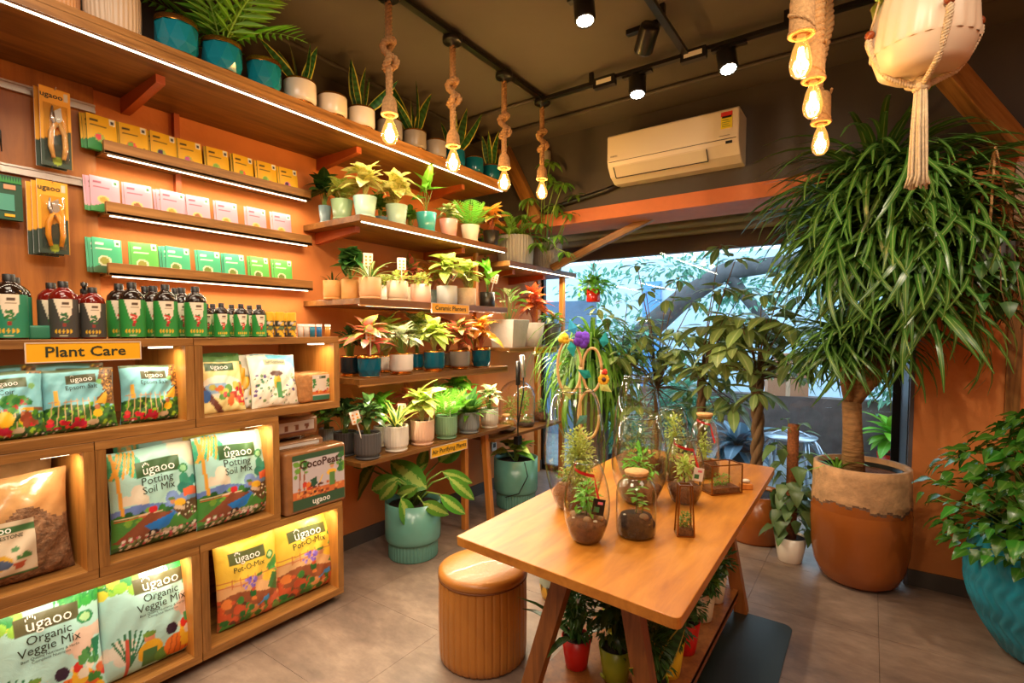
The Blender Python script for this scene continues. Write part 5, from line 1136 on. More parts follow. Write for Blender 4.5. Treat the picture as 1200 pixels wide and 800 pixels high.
# hanging tools on the panel
PX = WL + 0.05
def hanging_pack(label, u0, u1, vt, vb, n, kind, grp=None):
    Yc = (yat(u0, PX)+yat(u1, PX))/2; w_ = yat(u1, PX)-yat(u0, PX); zt = zat(vt, PX, Yc); h_ = (vb-vt)*dist(PX, Yc)/600
    for k in range(n):
        X_ = PX + 0.03 + 0.022*(n-1-k)
        t = thing('tool_pack', (label if k == 0 else '%s card behind the %s-handled pruner pack' % (['second', 'third'][k-1], kind)), 'tool pack', (X_, Yc-0.012*k, zt-h_-0.004*k), rz=PI/2+0.08, group=grp or label)
        p = Paint(30, 50, (236, 166, 40)); p.poly([(0, 0), (1, 0), (1, 0.5), (0.0, 0.32)], (46, 64, 52)); p.ell(0.5, 0.08, 0.16, 0.06, (150, 170, 40)); p.rect(0.78, 0.88, 0.92, 0.96, (210, 200, 180))
        m = MB(); m.add([((i/30-.5)*w_, 0, j/50*h_) for j in range(51) for i in range(31)], [(j*31+i, j*31+i+1, (j+1)*31+i+1, (j+1)*31+i) for j in range(50) for i in range(30)]); m.add([(-w_/2, 0.003, 0), (w_/2, 0.003, 0), (w_/2, 0.003, h_), (-w_/2, 0.003, h_)], [(0, 3, 2, 1)])
        me = m.mesh('backing_card', M['card']); set_print(me, p.flat()); inst(me, 'backing_card', t)
        if k == 0:
            hm = plain('tan_handle', (226, 170, 96), 0.4) if kind == 'tan' else plain('orange_handle', (232, 150, 40), 0.4)
            g = MB()
            for s_ in (-1, 1): g.tube([(s_*w_*0.04, -0.014, h_*0.56), (s_*w_*0.22, -0.014, h_*0.42), (s_*w_*0.24, -0.014, h_*0.25), (s_*w_*0.16, -0.014, h_*0.10)], [0.008, 0.010, 0.010, 0.007], 8)
            g.build('handle', hm, t)
            bl = MB(); bl.add([(-0.004, -0.018, h_*0.52), (w_*0.16, -0.018, h_*0.60), (w_*0.12, -0.018, h_*0.76), (-0.01, -0.018, h_*0.70), (-0.004, -0.008, h_*0.52), (w_*0.16, -0.008, h_*0.60), (w_*0.12, -0.008, h_*0.76), (-0.01, -0.008, h_*0.70)], [(3,2,1,0),(4,5,6,7),(0,1,5,4),(1,2,6,5),(2,3,7,6),(3,0,4,7)])
            bl.tube([(-w_*0.02, -0.014, h_*0.5), (-w_*0.18, -0.014, h_*0.62), (-w_*0.14, -0.014, h_*0.76)], [0.008, 0.006, 0.003], 8); bl.build('blade', M['rail'], t)
            bs = MB(); S_ = lambda u, v: ((u-.5)*w_*0.8, -0.030*min(1, 6*min(u, 1-u))*min(1, 6*min(v, 1-v))-0.001, h_*(0.06+0.74*v)); bs.add([S_(i/8, j/10) for j in range(11) for i in range(9)], [(j*9+i, j*9+i+1, (j+1)*9+i+1, (j+1)*9+i) for j in range(10) for i in range(8)], 0, True); bs.build('blister', M['plastic'], t)
            tx = MB(); text_on(tx, 'ugaoo', w_*0.3, lambda x, y: (-w_*0.12+x, -0.002, h_*0.90+y), 0, 0.012); tx.build('lettering', M['ink'], t)
        hk = MB().tube([(0, 0.03+0.022*(n-1-k), h_*1.0), (0, -0.01, h_*0.985), (0, -0.016, h_*1.01)], 0.002, 5); hk.build('hook', M['rail'], t)
hanging_pack('tan-handled pruner in a blister pack on the upper hook rail', 53, 89, 108, 195, 2, 'tan')
hanging_pack('orange-handled pruner in a blister pack on the lower hook rail', 44, 80, 216, 297, 3, 'orange')
Yc = yat(9, PX); t = thing('boxed_tool_set', 'dark green boxed tool set hanging at the left edge', 'tool pack', (PX+0.01, Yc, zat(258, PX, Yc)), rz=PI/2)
box_obj('box', (-0.07, -0.03, 0), (0.055, 0.0, 0.175), plain('dark_green_card', (20, 74, 48), 0.5), t); box_obj('window', (-0.05, -0.034, 0.035), (0.03, -0.03, 0.10), plain('teal_card', (70, 150, 130), 0.4), t)
m = MB()
for k in range(14): m.add([(-0.06+0.008*k, -0.033, 0.145), (-0.055+0.008*k, -0.033, 0.172), (-0.05+0.008*k, -0.033, 0.145)], [(2, 1, 0)])
m.build('printed_leaves', plain('print_green', (50, 140, 60), 0.5), t); MB().box((0.0, -0.0335, 0.12), (0.035, -0.03, 0.138)).build('printed_pot', plain('print_peach', (220, 150, 110), 0.5), t)
box_obj('yellow_strip', (0.0, -0.0335, 0.012), (0.03, -0.03, 0.022), M['yellow_sign'], t)
Yc = yat(3, PX); z_ = zat(120, PX, Yc); t = thing('hand_fork', 'yellow-handled garden hand fork hanging at the top left edge', 'hand tool', (PX+0.02, Yc, z_))
MB().tube([(0, 0, 0.0), (0, 0, 0.06), (0, 0, 0.14), (0, 0, 0.165)], [0.010, 0.017, 0.015, 0.008], 12).build('handle', plain('yellow_handle', (240, 176, 40), 0.35), t)
MB().lathe([(0.011, -0.014), (0.012, 0.004)], 12).build('ferrule', M['white'], t)
m = MB().tube([(0, 0, -0.01), (0, 0, -0.09)], 0.006, 8)
for s_ in (-1, 0, 1): m.tube([(0, 0, -0.08), (0, s_*0.016, -0.11), (0.004, s_*0.018, -0.19)], [0.005, 0.005, 0.002], 6)
m.build('prongs', M['black'], t)

# ---------------------------------------------------------------- potted plants on the shelves
def at(u, v, d):
    a, b = (u-600)/600.0, (418-v)/600.0; f = _cp + b*_sp; k = d/f; x, y = -_s*d + _c*a*k, _c*d + _s*a*k
    return Vector((x, y, EYE + k*(b*_cp - _sp)))
PE = ('lance', 0.26)
def ms(*specs): return [LF(*a) for a in specs]
def sp_big(mat, n=11, lk=0.62, w=0.5, stem='stem_pale', kind='oval', dr=0.7):
    return lambda t, z, H, S, g: rosette(t, z, int(n*2.2), H, S, min(H, 2.2*S)*lk*1.12, ms((mat, kind, w, dr, 0.2, 5, 0.05), (mat, kind, w, dr*1.6, 0.25, 5, 0.08)), g, stem)
SP = {
 'bigvar': sp_big('yellowgreen', 12, 0.60), 'lime': sp_big('lime', 12, 0.62, 0.42), 'varieg': sp_big('varieg', 14, 0.52, 0.46, 'stem'), 'dark': sp_big('dark', 9, 0.55, 0.7, 'stem', 'heart'),
 'green': sp_big('green', 12, 0.5, 0.5, 'stem'), 'bright': sp_big('bright', 12, 0.6, 0.34, 'stem'), 'dieff': sp_big('dieff', 12, 0.6, 0.46, 'stem'), 'pale': sp_big('pale', 13, 0.42, 0.75, 'stem', 'heart'),
 'pinkred': sp_big('pinkred', 14, 0.62, 0.34, 'stem_red'), 'red': sp_big('red', 14, 0.6, 0.3, 'stem_red'), 'orange': sp_big('croton', 13, 0.6, 0.3, 'stem_red'), 'crotonred': sp_big('crotonred', 20, 0.5, 0.3, 'stem_red', 'lance'),
 'grey': sp_big('grey', 15, 0.45, 0.42, 'stem'), 'zz': sp_big('zz', 16, 0.42, 0.36, 'stem'), 'olive': sp_big('olive', 12, 0.5, 0.45, 'stem'),
 'lily': lambda t, z, H, S, g: rosette(t, z, 7, H, S, H*0.58, ms(('bright', 'lance', 0.3, 0.4, 0.3, 5)), g, 'stem', tilt=(-0.15, 0.9)),
 'snake': lambda t, z, H, S, g: snake(t, z, 5, H, g, 'snake', 0.015, 0.15), 'snakey': lambda t, z, H, S, g: straps(t, z, 13, H*1.15, ms(('snakey', 'blade', 0.17, 0.9, 0.3, 6), ('snakey', 'blade', 0.17, 0.4, 0.3, 6)), g, 1.4, 0.6),
 'spider': lambda t, z, H, S, g: straps(t, z, 20, H*1.15, ms(('spider', 'strap', 0.11, 1.5, 0.3, 6), ('spider', 'strap', 0.11, 0.9, 0.3, 6)), g, 1.4, 0.45),
 'palm': lambda t, z, H, S, g: palm(t, z, 12, H*1.1, 'bright', g, 1.45, 0.7, (12, 0.32, 0.9, 0.2)), 'fern': lambda t, z, H, S, g: palm(t, z, 18, H*1.2, 'fern', g, 1.45, 0.0, (16, 0.16, 1.4, 0.5)),
 'small': lambda t, z, H, S, g: (bush(t, (0, 0, z+H*0.35), (S*0.8, S*0.8, H*0.45), 150, 0.028, 'lime', g, 0.7), rosette(t, z, 7, H, S, 0.04, ms(('lime', 'oval', .6, .5, .2, 3)), g, 'stem')),
 'smallg': lambda t, z, H, S, g: bush(t, (0, 0, z+H*0.35), (S*0.8, S*0.8, H*0.5), 170, 0.028, 'green', g, 0.6),
 'dense': lambda t, z, H, S, g: straps(t, z, 34, H*0.95, ms(('dark', 'lance', 0.28, 0.9, 0.2, 4), ('green', 'lance', 0.24, 0.6, 0.2, 4)), g, 1.5, 0.1),
 'wild': lambda t, z, H, S, g: (rosette(t, z, 16, H, S, H*0.42, ms(('green', 'oval', 0.42, 0.7, 0.2, 4), ('varieg', 'oval', 0.42, 0.7, 0.2, 4)), g, 'stem')),
 'succ': lambda t, z, H, S, g: straps(t, z, 9, H*1.1, ms(('zz', 'blade', 0.14, 0.7, 0.4, 4)), g, 1.4, 0.4),
 'none': lambda t, z, H, S, g: None}
def potplant(label, u, X, z, wpx, hpx, kind, mat, sp, fh=0, fs=0, seed=0, pname='potted_plant', cat='plant', soil='soil', group=None, hs=1.0):
    Y = yat(u, X, z); d = dist(X, Y); k = d/600.0; r = wpx*k/2*squash(X, Y); h = hpx*k*hs
    g = random.Random(seed or int(u*7+X*100))
    t = thing(pname, label, cat, (X, Y, z+0.0005), rz=g.uniform(0, 6) if kind != 'square' else 0.05, group=group)
    zs = pot_parts(t, kind, r, h, POT[mat], soil=soil)
    SP[sp](t, zs, fh*k*1.12, max(fs*k/2*1.25, 0.02), g); return t
XF = FR - 0.085; XR = FR - 0.30
Z1, Z2, Z3, Z4, Z5, ZT1, ZT2, ZT3 = 2.657, 2.167, 1.695, 1.231, 0.746, 2.073, 1.371, 0.666
# top shelf
XT = FR - 0.07
potplant('big ribbed blush bowl pot cut by the top left edge of the picture', 66, XT-0.05, Z1, 56, 46, 'fluted', 'peach', 'none')
potplant('big ribbed cream bowl pot at the top left of the long shelf', 133, XT-0.04, Z1, 66, 50, 'fluted', 'cream', 'none')
potplant('first faceted turquoise pot with gold rim on the top shelf, empty', 208, XT, Z1, 52, 40, 'facet', 'tealfacet', 'none')
potplant('faceted turquoise pot with a feathery palm on the top shelf', 261, XT, Z1, 48, 36, 'facet', 'tealfacet', 'palm', 92, 90, soil='soil')
potplant('smaller faceted turquoise pot right of the palm, empty', 310, XT, Z1, 41, 34, 'facet', 'tealfacet', 'none')
potplant('white pot on a gold ring with tall snake plant, first on the top shelf', 352, XT, Z1, 38, 28, 'goldbase', 'whitegold', 'snake', 52, 40, 3)
potplant('empty white pot on a gold ring, right of the first snake plant', 390, XT, Z1, 34, 26, 'goldbase', 'whitegold', 'none')
potplant('white pot on a gold ring with dark snake plant, second on the top shelf', 424, XT, Z1, 31, 25, 'goldbase', 'whitegold', 'snake', 52, 40, 5)
potplant('empty greyish pot on a gold ring behind the first pendant bulb', 457, XT, Z1, 29, 24, 'goldbase', 'greygold', 'none')
potplant('greyish pot on a gold ring with upright snake plant, top shelf', 486, XT, Z1, 27, 23, 'goldbase', 'greygold', 'snake', 58, 30, 8)
potplant('empty greyish pot on a gold ring, last before the teal ones', 511, XT, Z1, 24, 22, 'goldbase', 'greygold', 'none')
potplant('teal gold-ring pot with snake plant behind the second pendant', 534, XT, Z1, 22, 21, 'goldbase', 'dteal', 'snake', 48, 30, 11)
potplant('empty teal pot on a gold ring near the end of the top shelf', 556, XT, Z1, 21.5, 20, 'goldbase', 'dteal', 'none')
potplant('last teal pot with snake plant at the end of the top shelf', 576, XT, Z1, 19.5, 19, 'goldbase', 'dteal', 'snake', 44, 30, 12)
# upper plant shelf
potplant('small grey blue pot with drooping dark leaves at the left back of the upper shelf', 381, FR-0.40, Z2, 15, 20, 'taper', 'greyblue', 'dark', 42, 44)
potplant('sage green pot with variegated yellow green plant, upper shelf left', 401, FR-0.24, Z2, 26, 23, 'taper', 'sage', 'lime', 30, 34)
potplant('pale aqua pot at the front corner of the upper shelf with big yellow leaves', 428, XF+0.01, Z2, 28, 24, 'taper', 'aqua', 'bigvar', 44, 52, 2)
potplant('small powder blue pot behind between the two pale aqua pots', 446, FR-0.28, Z2, 16, 15, 'taper', 'blue', 'green', 28, 32)
potplant('second pale aqua pot with large cream variegated leaves, upper shelf', 465, XF, Z2, 26, 23, 'taper', 'aqua', 'bigvar', 42, 52, 7)
potplant('tiny turquoise pot at the back between aqua and turquoise pots', 481, FR-0.30, Z2, 12, 12, 'taper', 'teal', 'green', 24, 26)
potplant('turquoise pot with a few tall upright bright leaves, upper shelf', 500, XF, Z2, 24, 22, 'taper', 'teal', 'lily', 56, 40, 4)
potplant('pink pot with a small variegated plant, upper shelf', 526, XF, Z2, 22, 20, 'taper', 'pink', 'varieg', 22, 26)
potplant('white pot with frilly bright green palm, upper shelf', 551, XF, Z2, 22, 19, 'taper', 'white', 'palm', 34, 34)
potplant('black pot with orange croton at the right end of the upper shelf', 575.5, XF, Z2, 19.5, 18, 'taper', 'black', 'orange', 34, 36)
potplant('small dark pot at the back behind the white palm pot', 562, FR-0.30, Z2, 10, 14, 'taper', 'black', 'smallg', 14, 16)
potplant('light grey fluted planter with bright fern, far upper shelf', 604, XF-0.06, ZT1, 41, 36, 'fluted', 'greyrib', 'fern', 38, 60, hs=0.9)
t = potplant('light grey fluted planter with tall umbrella plant, far upper shelf', 641, FR-0.12, ZT1, 34, 30, 'fluted', 'greyrib', 'none')
def umbrella(t, z0, clusters, L, mat, rng, n=7, stem='stem', sr=0.004, lw=1.0):
    st = MB(); inv = t.matrix_basis.inverted() if False else None
    for (x, y, z, k) in clusters:
        c = Vector((x, y, z)); st.tube([(x*0.05, y*0.05, z0-0.01), (x*0.6, y*0.75, z0+0.07), (x*0.8, y*0.95, z*0.6+z0*0.4), c], sr, 6)
        for i in range(n):
            a = 2*PI*i/n + rng.uniform(-.2, .2); el = rng.uniform(-0.45, 0.15)
            d = Vector((math.cos(a)*math.cos(el), math.sin(a)*math.cos(el), math.sin(el)))
            inst(LF(mat, 'oval', 0.36, 0.9, 0.18, 5), 'leaf', t, leaf_matrix(c + d*L*0.1, d, L*k*rng.uniform(0.8, 1.1), wide=lw))
    st.build('stem', M[stem], t)
t.rotation_euler = (0, 0, 0); g = random.Random(5); P0 = Vector(t.location)
umbrella(t, 0.16, [tuple(at(u, v, 4.2+g.uniform(-.12, .08))-P0) + (1,) for u, v in ((620, 232), (632, 262), (650, 240), (668, 250), (640, 205), (612, 252), (660, 215), (645, 190), (675, 228), (655, 275), (630, 285), (662, 295), (650, 215))], 0.12, 'green', g, 7)
# second shelf
potplant('small ochre pot with dark succulent at the left end of the second shelf', 390, FR-0.30, Z3, 22, 22, 'cyl', 'ochre', 'succ', 14, 20)
potplant('ochre faceted pot with tall twisting plant, second shelf', 411, FR-0.20, Z3, 22, 23, 'plain', 'ochre', 'dark', 44, 36)
potplant('peach cylinder pot with striped spider plant at the second shelf corner', 434, XF+0.01, Z3, 26, 25, 'cyl', 'peach', 'spider', 34, 40)
potplant('small white pot at the back of the second shelf beside the spider plant', 451, FR-0.28, Z3, 13, 20, 'plain', 'white', 'small', 14, 20)
potplant('cream cylinder pot with low small-leaved plant, second shelf', 466, XF, Z3, 25, 23, 'cyl', 'cream', 'small', 16, 28)
potplant('small beige pot at the back of the second shelf behind the pink one', 482, FR-0.30, Z3, 12, 20, 'plain', 'beige', 'pinkred', 40, 34)
potplant('blush pink cylinder pot with low light green plant, second shelf', 493, XF, Z3, 24, 21, 'plain', 'blush', 'small', 16, 28)
potplant('grey green pot at the back of the second shelf with orange bromeliad', 506, FR-0.28, Z3, 14, 18, 'plain', 'greyblue', 'orange', 38, 36)
potplant('cool grey metal pot with big pale variegated leaves, second shelf', 524, XF, Z3, 24.5, 21, 'plain', 'coolgrey', 'lime', 44, 46)
potplant('beige stone pot with variegated yellow green leaves, second shelf', 547, XF, Z3, 22, 20, 'plain', 'beige', 'lime', 36, 36)
potplant('small black pot with upright green leaves, right end of the second shelf', 571, XF, Z3, 18, 17, 'plain', 'black', 'lily', 44, 36)
# far middle shelf
potplant('square pale concrete planter with bushy green plant, far middle shelf', 596, XF-0.07, ZT2, 36, 32, 'square', 'concrete', 'wild', 42, 66)
potplant('tapered grey concrete pot with red and orange croton, far middle shelf', 625, XF-0.06, ZT2, 26, 29, 'cone', 'concrete', 'crotonred', 46, 44, hs=0.95)
potplant('tapered black pot with yellow edged leaves at the end of the far middle shelf', 647, XF-0.05, ZT2, 22, 27, 'cone', 'dkgrey', 'dieff', 18, 38, hs=0.95)
# third shelf
potplant('dark navy gold-rimmed pot with dark leaves, left back of the third shelf', 411, FR-0.22, Z4, 24, 24, 'goldbase', 'navy', 'zz', 36, 40)
potplant('deep teal faceted pot with big pink striped leaves at the third shelf corner', 433, XF+0.01, Z4, 29, 26, 'facet', 'dteal', 'pinkred', 50, 62, 3)
potplant('small white gold-ring pot at the back of the third shelf', 452, FR-0.28, Z4, 17, 20, 'goldbase', 'whitegold', 'lime', 50, 40)
potplant('white pot with wide gold ring and grey green leaves, third shelf', 470.5, XF, Z4, 28, 25, 'goldbase', 'whitegold', 'grey', 36, 50)
potplant('deep teal small pot at the back of the third shelf, between two front pots', 489, FR-0.28, Z4, 15, 20, 'goldbase', 'dteal', 'varieg', 52, 46)
potplant('deep teal pot with gold ring and bright striped leaves, third shelf', 509, XF, Z4, 25, 24, 'goldbase', 'dteal', 'lime', 42, 46)
potplant('small pinkish pot at the back of the third shelf under the Ceramic sign', 524, FR-0.28, Z4, 13, 18, 'goldbase', 'greygold', 'red', 42, 40)
potplant('warm grey gold-ring pot with mixed red green leaves, third shelf', 539, XF, Z4, 24, 22, 'goldbase', 'greygold', 'pinkred', 40, 42)
potplant('teal faceted pot with orange tinted leaves at the right end of the third shelf', 564, XF, Z4, 23, 23, 'facet', 'dteal', 'orange', 42, 46)
# lowest shelf
potplant('dark grey pot at the far left back of the lowest shelf, beside the crates', 383, FR-0.42, Z5, 18, 28, 'ribbed', 'greyr2', 'green', 38, 40)
potplant('dark charcoal ribbed pot behind the front charcoal pot, lowest shelf', 405, FR-0.25, Z5, 28, 28, 'ribbed', 'dkgrey', 'zz', 46, 44)
potplant('charcoal ribbed pot with dark glossy plant at the corner of the lowest shelf', 431, XF+0.01, Z5, 32, 31, 'ribbed', 'charcoal', 'zz', 46, 44, 9)
potplant('small off white pot behind, between charcoal and white ribbed pots', 447, FR-0.26, Z5, 18, 24, 'ribbed', 'whiterib', 'bright', 44, 44)
potplant('off white ribbed pot with yellow edged sword leaves, lowest shelf', 464.5, XF, Z5, 29, 30, 'ribbed', 'whiterib', 'snakey', 34, 40)
potplant('small peach pot at the back of the lowest shelf behind the sword leaves', 478, FR-0.28, Z5, 16, 24, 'ribbed', 'peachrib', 'red', 42, 40)
potplant('blush ribbed pot with broad pale dieffenbachia leaves, lowest shelf', 495, XF, Z5, 28, 29, 'ribbed', 'peachrib', 'lime', 48, 48)
potplant('sage ribbed pot with light green leaves and a printed card, lowest shelf', 523, XF, Z5, 26, 27, 'ribbed', 'sagerib', 'palm', 38, 42)
potplant('mid grey ribbed pot with dense dark green rosette, lowest shelf', 549.5, XF, Z5, 25, 25, 'ribbed', 'greyr2', 'dense', 36, 44)
potplant('off white ribbed pot with pale cream leaves at the right end of the lowest shelf', 573.5, XF, Z5, 21, 23, 'ribbed', 'whiterib', 'pale', 30, 38)
potplant('grey pot at the back of the lowest shelf behind the sage pot', 536, FR-0.32, Z5, 16, 22, 'ribbed', 'greyr2', 'bright', 50, 52)
# info cards on sticks
def info_card(label, u, v, X, z0, kind='dots', rz=0.0, tilt=0.0, w_=0.055, h_=0.075):
    Y = yat(u, X); zc = zat(v, X, Y); t = thing('plant_card', label, 'card', (X, Y, zc), rot=(tilt*0.3, tilt, PI/2-0.5+rz))
    crd = box_obj('card', (-w_/2, -0.001, -h_/2), (w_/2, 0.0005, h_/2), plain('card_cream', (236, 222, 206), 0.5), t)
    box_obj('stick', (-0.003, 0.0006, z0-zc), (0.003, 0.003, 0), M['white'], t); m = MB()
    if kind == 'dots':
        for i in range(2):
            for j in range(3): m.add([(-0.012+0.024*i+0.0065*math.cos(2*PI*k/10), -0.0018, -0.024+0.020*j+0.0065*math.sin(2*PI*k/10)) for k in range(10)], [tuple(range(10))])
        m.build('printed_dots', plain('print_orange', (232, 150, 50), 0.5), crd)
    else:
        for k in range(6): m.box((-w_*.42+k*w_*.14, -0.0018, -h_*.4), (-w_*.42+k*w_*.14+w_*.1, -0.001, -h_*.4+h_*(0.25+0.3*(k % 3)/2)), k % 3)
        m.build('printed_marks', [M['black'], plain('print_pink', (226, 120, 130), 0.5), plain('print_leaf', (60, 120, 70), 0.5)], crd)
info_card('upright care card with orange dots above the spider plant', 432.5, 304, XF+0.04, Z3+0.10)
info_card('upright care card with orange dots above the cream pot', 471.5, 309, XF+0.03, Z3+0.09)
info_card('plain dark tilted card stuck in the grey metal pot', 531, 322, XF+0.04, Z3+0.08, 'marks', tilt=0.5)
info_card('tilted care card with orange dots in the small black pot', 580, 326, XF+0.03, Z3+0.07, tilt=0.25)
info_card('care card in front of the big pink striped leaves', 434, 392, XF+0.06, Z4+0.1)
info_card('tilted care card in the charcoal ribbed pot at the lowest shelf corner', 415, 489, XF+0.02, Z5+0.13, tilt=-0.25)
info_card('pale card between the off white and blush ribbed pots', 470, 479, XF-0.08, Z5+0.13)
info_card('tilted care card in the blush ribbed pot', 505, 479, XF+0.04, Z5+0.12, tilt=0.2)
info_card('wide printed card with small pictures in the sage pot', 527, 475, XF+0.04, Z5+0.12, 'marks', w_=0.085, h_=0.06)

# ---------------------------------------------------------------- glass terrariums: builder
def glass_body(t, prof, n=40, name='glass_body', mat='glass'):
    return MB().lathe(prof, n).build(name, M[mat], t)
def barrel(r, h, rt=0.60, rb=0.58, zm=0.45, k=16):
    pr = [(0.001, 0.002), (r*rb*0.9, 0.002), (r*rb, 0.006)]
    for i in range(1, k):
        z = i/k; q = (z/zm) if z < zm else 1 - (z-zm)/(1-zm); e = rb if z < zm else rt
        pr.append((r*(e + (1-e)*math.sin(q*PI/2)**0.85), h*z))
    pr += [(r*rt, h), (r*rt*1.02, h+0.003), (r*rt*0.98, h+0.004)]; return pr
def fill(t, prof, h0, name='soil', mat='soil_red', seed=0):
    pr = [(p[0]*0.955, max(p[1], 0.006)) for p in prof if p[1] <= h0]; r = pr[-1][0]
    m = MB().lathe([(0.001, pr[0][1])] + pr + [(r*0.8, h0+0.006), (r*0.4, h0+0.012), (0.001, h0+0.012)], 28, mod=lambda a, z: 1+0.0*a); g = random.Random(seed)
    return m.build(name, M[mat], t)
M['stone'] = plain('terrarium_stone', (156, 120, 88), 0.85, var=0.35, scale=30, bmp=0.8, bscale=40); M['pebblew'] = plain('white_pebbles', (214, 200, 180), 0.7, var=0.3, scale=40)
def stones(t, z, r, n, s_, seed, name='stone', mat='stone'):
    g = random.Random(seed)
    for i in range(n):
        a = g.uniform(0, 6.28); q = r*math.sqrt(g.random()); MB().ball((q*math.cos(a), q*math.sin(a), z+s_*0.3), s_*g.uniform(0.6, 1.2), 6, 0, (1, 0.8, 0.75)).build(name, M[mat], t)
TZ = 0.70
def terrarium(label, x, y, r, h, plants, soil_h, rt=0.6, rb=0.58, zm=0.45, cork=False, ribbon=False, card=None, seed=1, soil='soil_red', st=5, z=TZ, shape=None):
    t = thing('glass_terrarium', label, 'terrarium', (x, y, z+0.0005), rz=0)
    pr = shape or barrel(r, h, rt, rb, zm); glass_body(t, pr); q_ = pr[-1][0]
    MB().tube([(q_*math.cos(2*PI*k/32), q_*math.sin(2*PI*k/32), h) for k in range(33)], 0.0028, 6).build('rim', M['rimglass'], t); fill(t, pr, soil_h, 'soil', soil)
    rr = max(p[0] for p in pr if p[1] <= soil_h+0.03)*0.7; stones(t, soil_h+0.005, rr, st, 0.018, seed); stones(t, soil_h+0.004, rr, st, 0.007, seed+1, 'pebble', 'pebblew')
    g = random.Random(seed)
    for (kind, mat, px, py, H, R, n) in plants:
        if kind == 'bush': bush(t, (px, py, soil_h+H*0.5), (R, R, H*0.55), n, 0.022, mat, g, 0.6, 0.1)
        elif kind == 'big': bush(t, (px, py, soil_h+H*0.55), (R, R, H*0.5), n, 0.034, mat, g, 0.55, 0.1)
        else:
            m = MB()
            m.tube([(px, py, soil_h), (px+0.004, py, soil_h+H*0.6), (px, py, soil_h+H)], 0.002, 5); m.build('stem', M['stem'], t)
            for k in range(n):
                a = k*2.4; zz_ = soil_h+H*(0.45+0.55*k/n); d = Vector((math.cos(a), math.sin(a), 0.25)).normalized(); inst(LF(mat, 'oval', 0.5, 0.6, 0.2, 4), 'leaf', t, leaf_matrix((px, py, zz_), d, R))
        if kind != 'sprig': MB().tube([(px, py, soil_h), (px, py, soil_h+H*0.7)], 0.003, 5).build('stem', M['bark'], t)
    if cork:
        MB().lathe([(0.001, h-0.012), (pr[-1][0]*0.9, h-0.012), (pr[-1][0]*1.08, h+0.012), (pr[-1][0]*1.05, h+0.016), (0.001, h+0.016)], 24).build('cork_lid', M['cork'], t, 'round cork lid')
    if ribbon:
        rz_ = pr[-1][0]*1.03; m = MB(); pts = [Vector((rz_*math.cos(a), rz_*math.sin(a), h-0.006-0.03*(k/8))) for k, a in enumerate([math.radians(-190+k*20) for k in range(9)])]
        vs_ = []
        for p in pts: vs_ += [p, p-Vector((0, 0, 0.012))]
        e = pts[-1]; q = Vector((e.x+0.035, e.y-0.025, h*0.62)); vs_ += [e.lerp(q, .5), e.lerp(q, .5)-Vector((0.006, 0, 0.012)), q, q-Vector((0.006, 0, 0.012))]
        m.add(vs_, [(2*i, 2*i+1, 2*i+3, 2*i+2) for i in range(len(vs_)//2-1)]); m.build('ribbon', M['ribbon'], t, 'red satin ribbon')
        if card:
            c = MB().box((-0.022, -0.001, -0.06), (0.022, 0.001, 0.0)); c.box((-0.016, -0.0018, -0.05), (0.004, -0.001, -0.03), 1); c.box((-0.004, -0.0018, -0.02), (0.014, -0.001, -0.010), 2)
            o = c.build('gift_tag', [M['black'] if card == 'dark' else M['white'], plain('print_leaf', (60, 120, 70), .5), plain('print_pink', (226, 120, 130), .5)], t, 'dark gift tag' if card == 'dark' else 'white gift tag'); o.location = q; o.rotation_euler = (0, 0.15, 0.5)
    return t
# ---------------------------------------------------------------- the table and what stands on it
tb = thing('display_table', 'long wooden trestle display table with lower shelf holding the terrariums', 'table', (-0.87, 2.4, 0))
cs = [(-1.315, 1.490), (-0.415, 1.405), (-0.445, 3.345), (-1.335, 3.40)]; rr_ = [0.015, 0.03, 0.03, 0.02]; ol = []
for i in range(4):
    p0, p1, p2 = Vector(cs[i-1]), Vector(cs[i]), Vector(cs[(i+1) % 4]); a, b = (p0-p1).normalized(), (p2-p1).normalized(); r_ = rr_[i]
    for k in range(6):
        t_ = k/5; q = (p1+a*r_).lerp(p1, t_).lerp(p1.lerp(p1+b*r_, t_), t_); ol.append((q.x+0.87, q.y-2.4))
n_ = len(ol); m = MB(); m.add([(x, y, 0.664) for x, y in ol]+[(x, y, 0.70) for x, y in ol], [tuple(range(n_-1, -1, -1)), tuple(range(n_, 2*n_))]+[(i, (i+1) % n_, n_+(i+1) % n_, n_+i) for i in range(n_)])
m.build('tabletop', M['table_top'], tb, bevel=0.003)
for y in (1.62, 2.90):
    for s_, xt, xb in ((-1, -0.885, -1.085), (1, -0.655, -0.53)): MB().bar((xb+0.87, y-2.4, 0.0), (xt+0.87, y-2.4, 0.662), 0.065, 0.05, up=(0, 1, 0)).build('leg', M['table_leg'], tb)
    MB().box((-0.18, y-2.4-0.02, 0.085), (0.30, y-2.4+0.02, 0.118)).build('crossbar', M['table_leg'], tb)
MB().box((-0.20, -0.80, 0.100), (0.325, 0.52, 0.1195)).build('lower_shelf', M['table_leg'], tb)
MB().box((0.300, -0.80, 0.075), (0.325, 0.52, 0.128)).build('shelf_edge', M['table_leg'], tb)
terrarium('tallest barrel terrarium at the left of the table with a bushy light plant', -1.09, 2.05, 0.140, 0.535, [('bush', 'lime', 0.02, 0, 0.26, 0.075, 1300), ('bush', 'moss' if 'moss' in LM else 'green', -0.05, 0.02, 0.06, 0.04, 120)], 0.10, 0.60, 0.55, 0.5, seed=2, st=7)
terrarium('small front left terrarium with a red ribbon and dark gift tag', -0.875, 1.745, 0.088, 0.305, [('big', 'bright', 0.0, 0, 0.15, 0.045, 110)], 0.085, 0.55, 0.58, 0.45, ribbon=True, card='dark', seed=3, st=8)
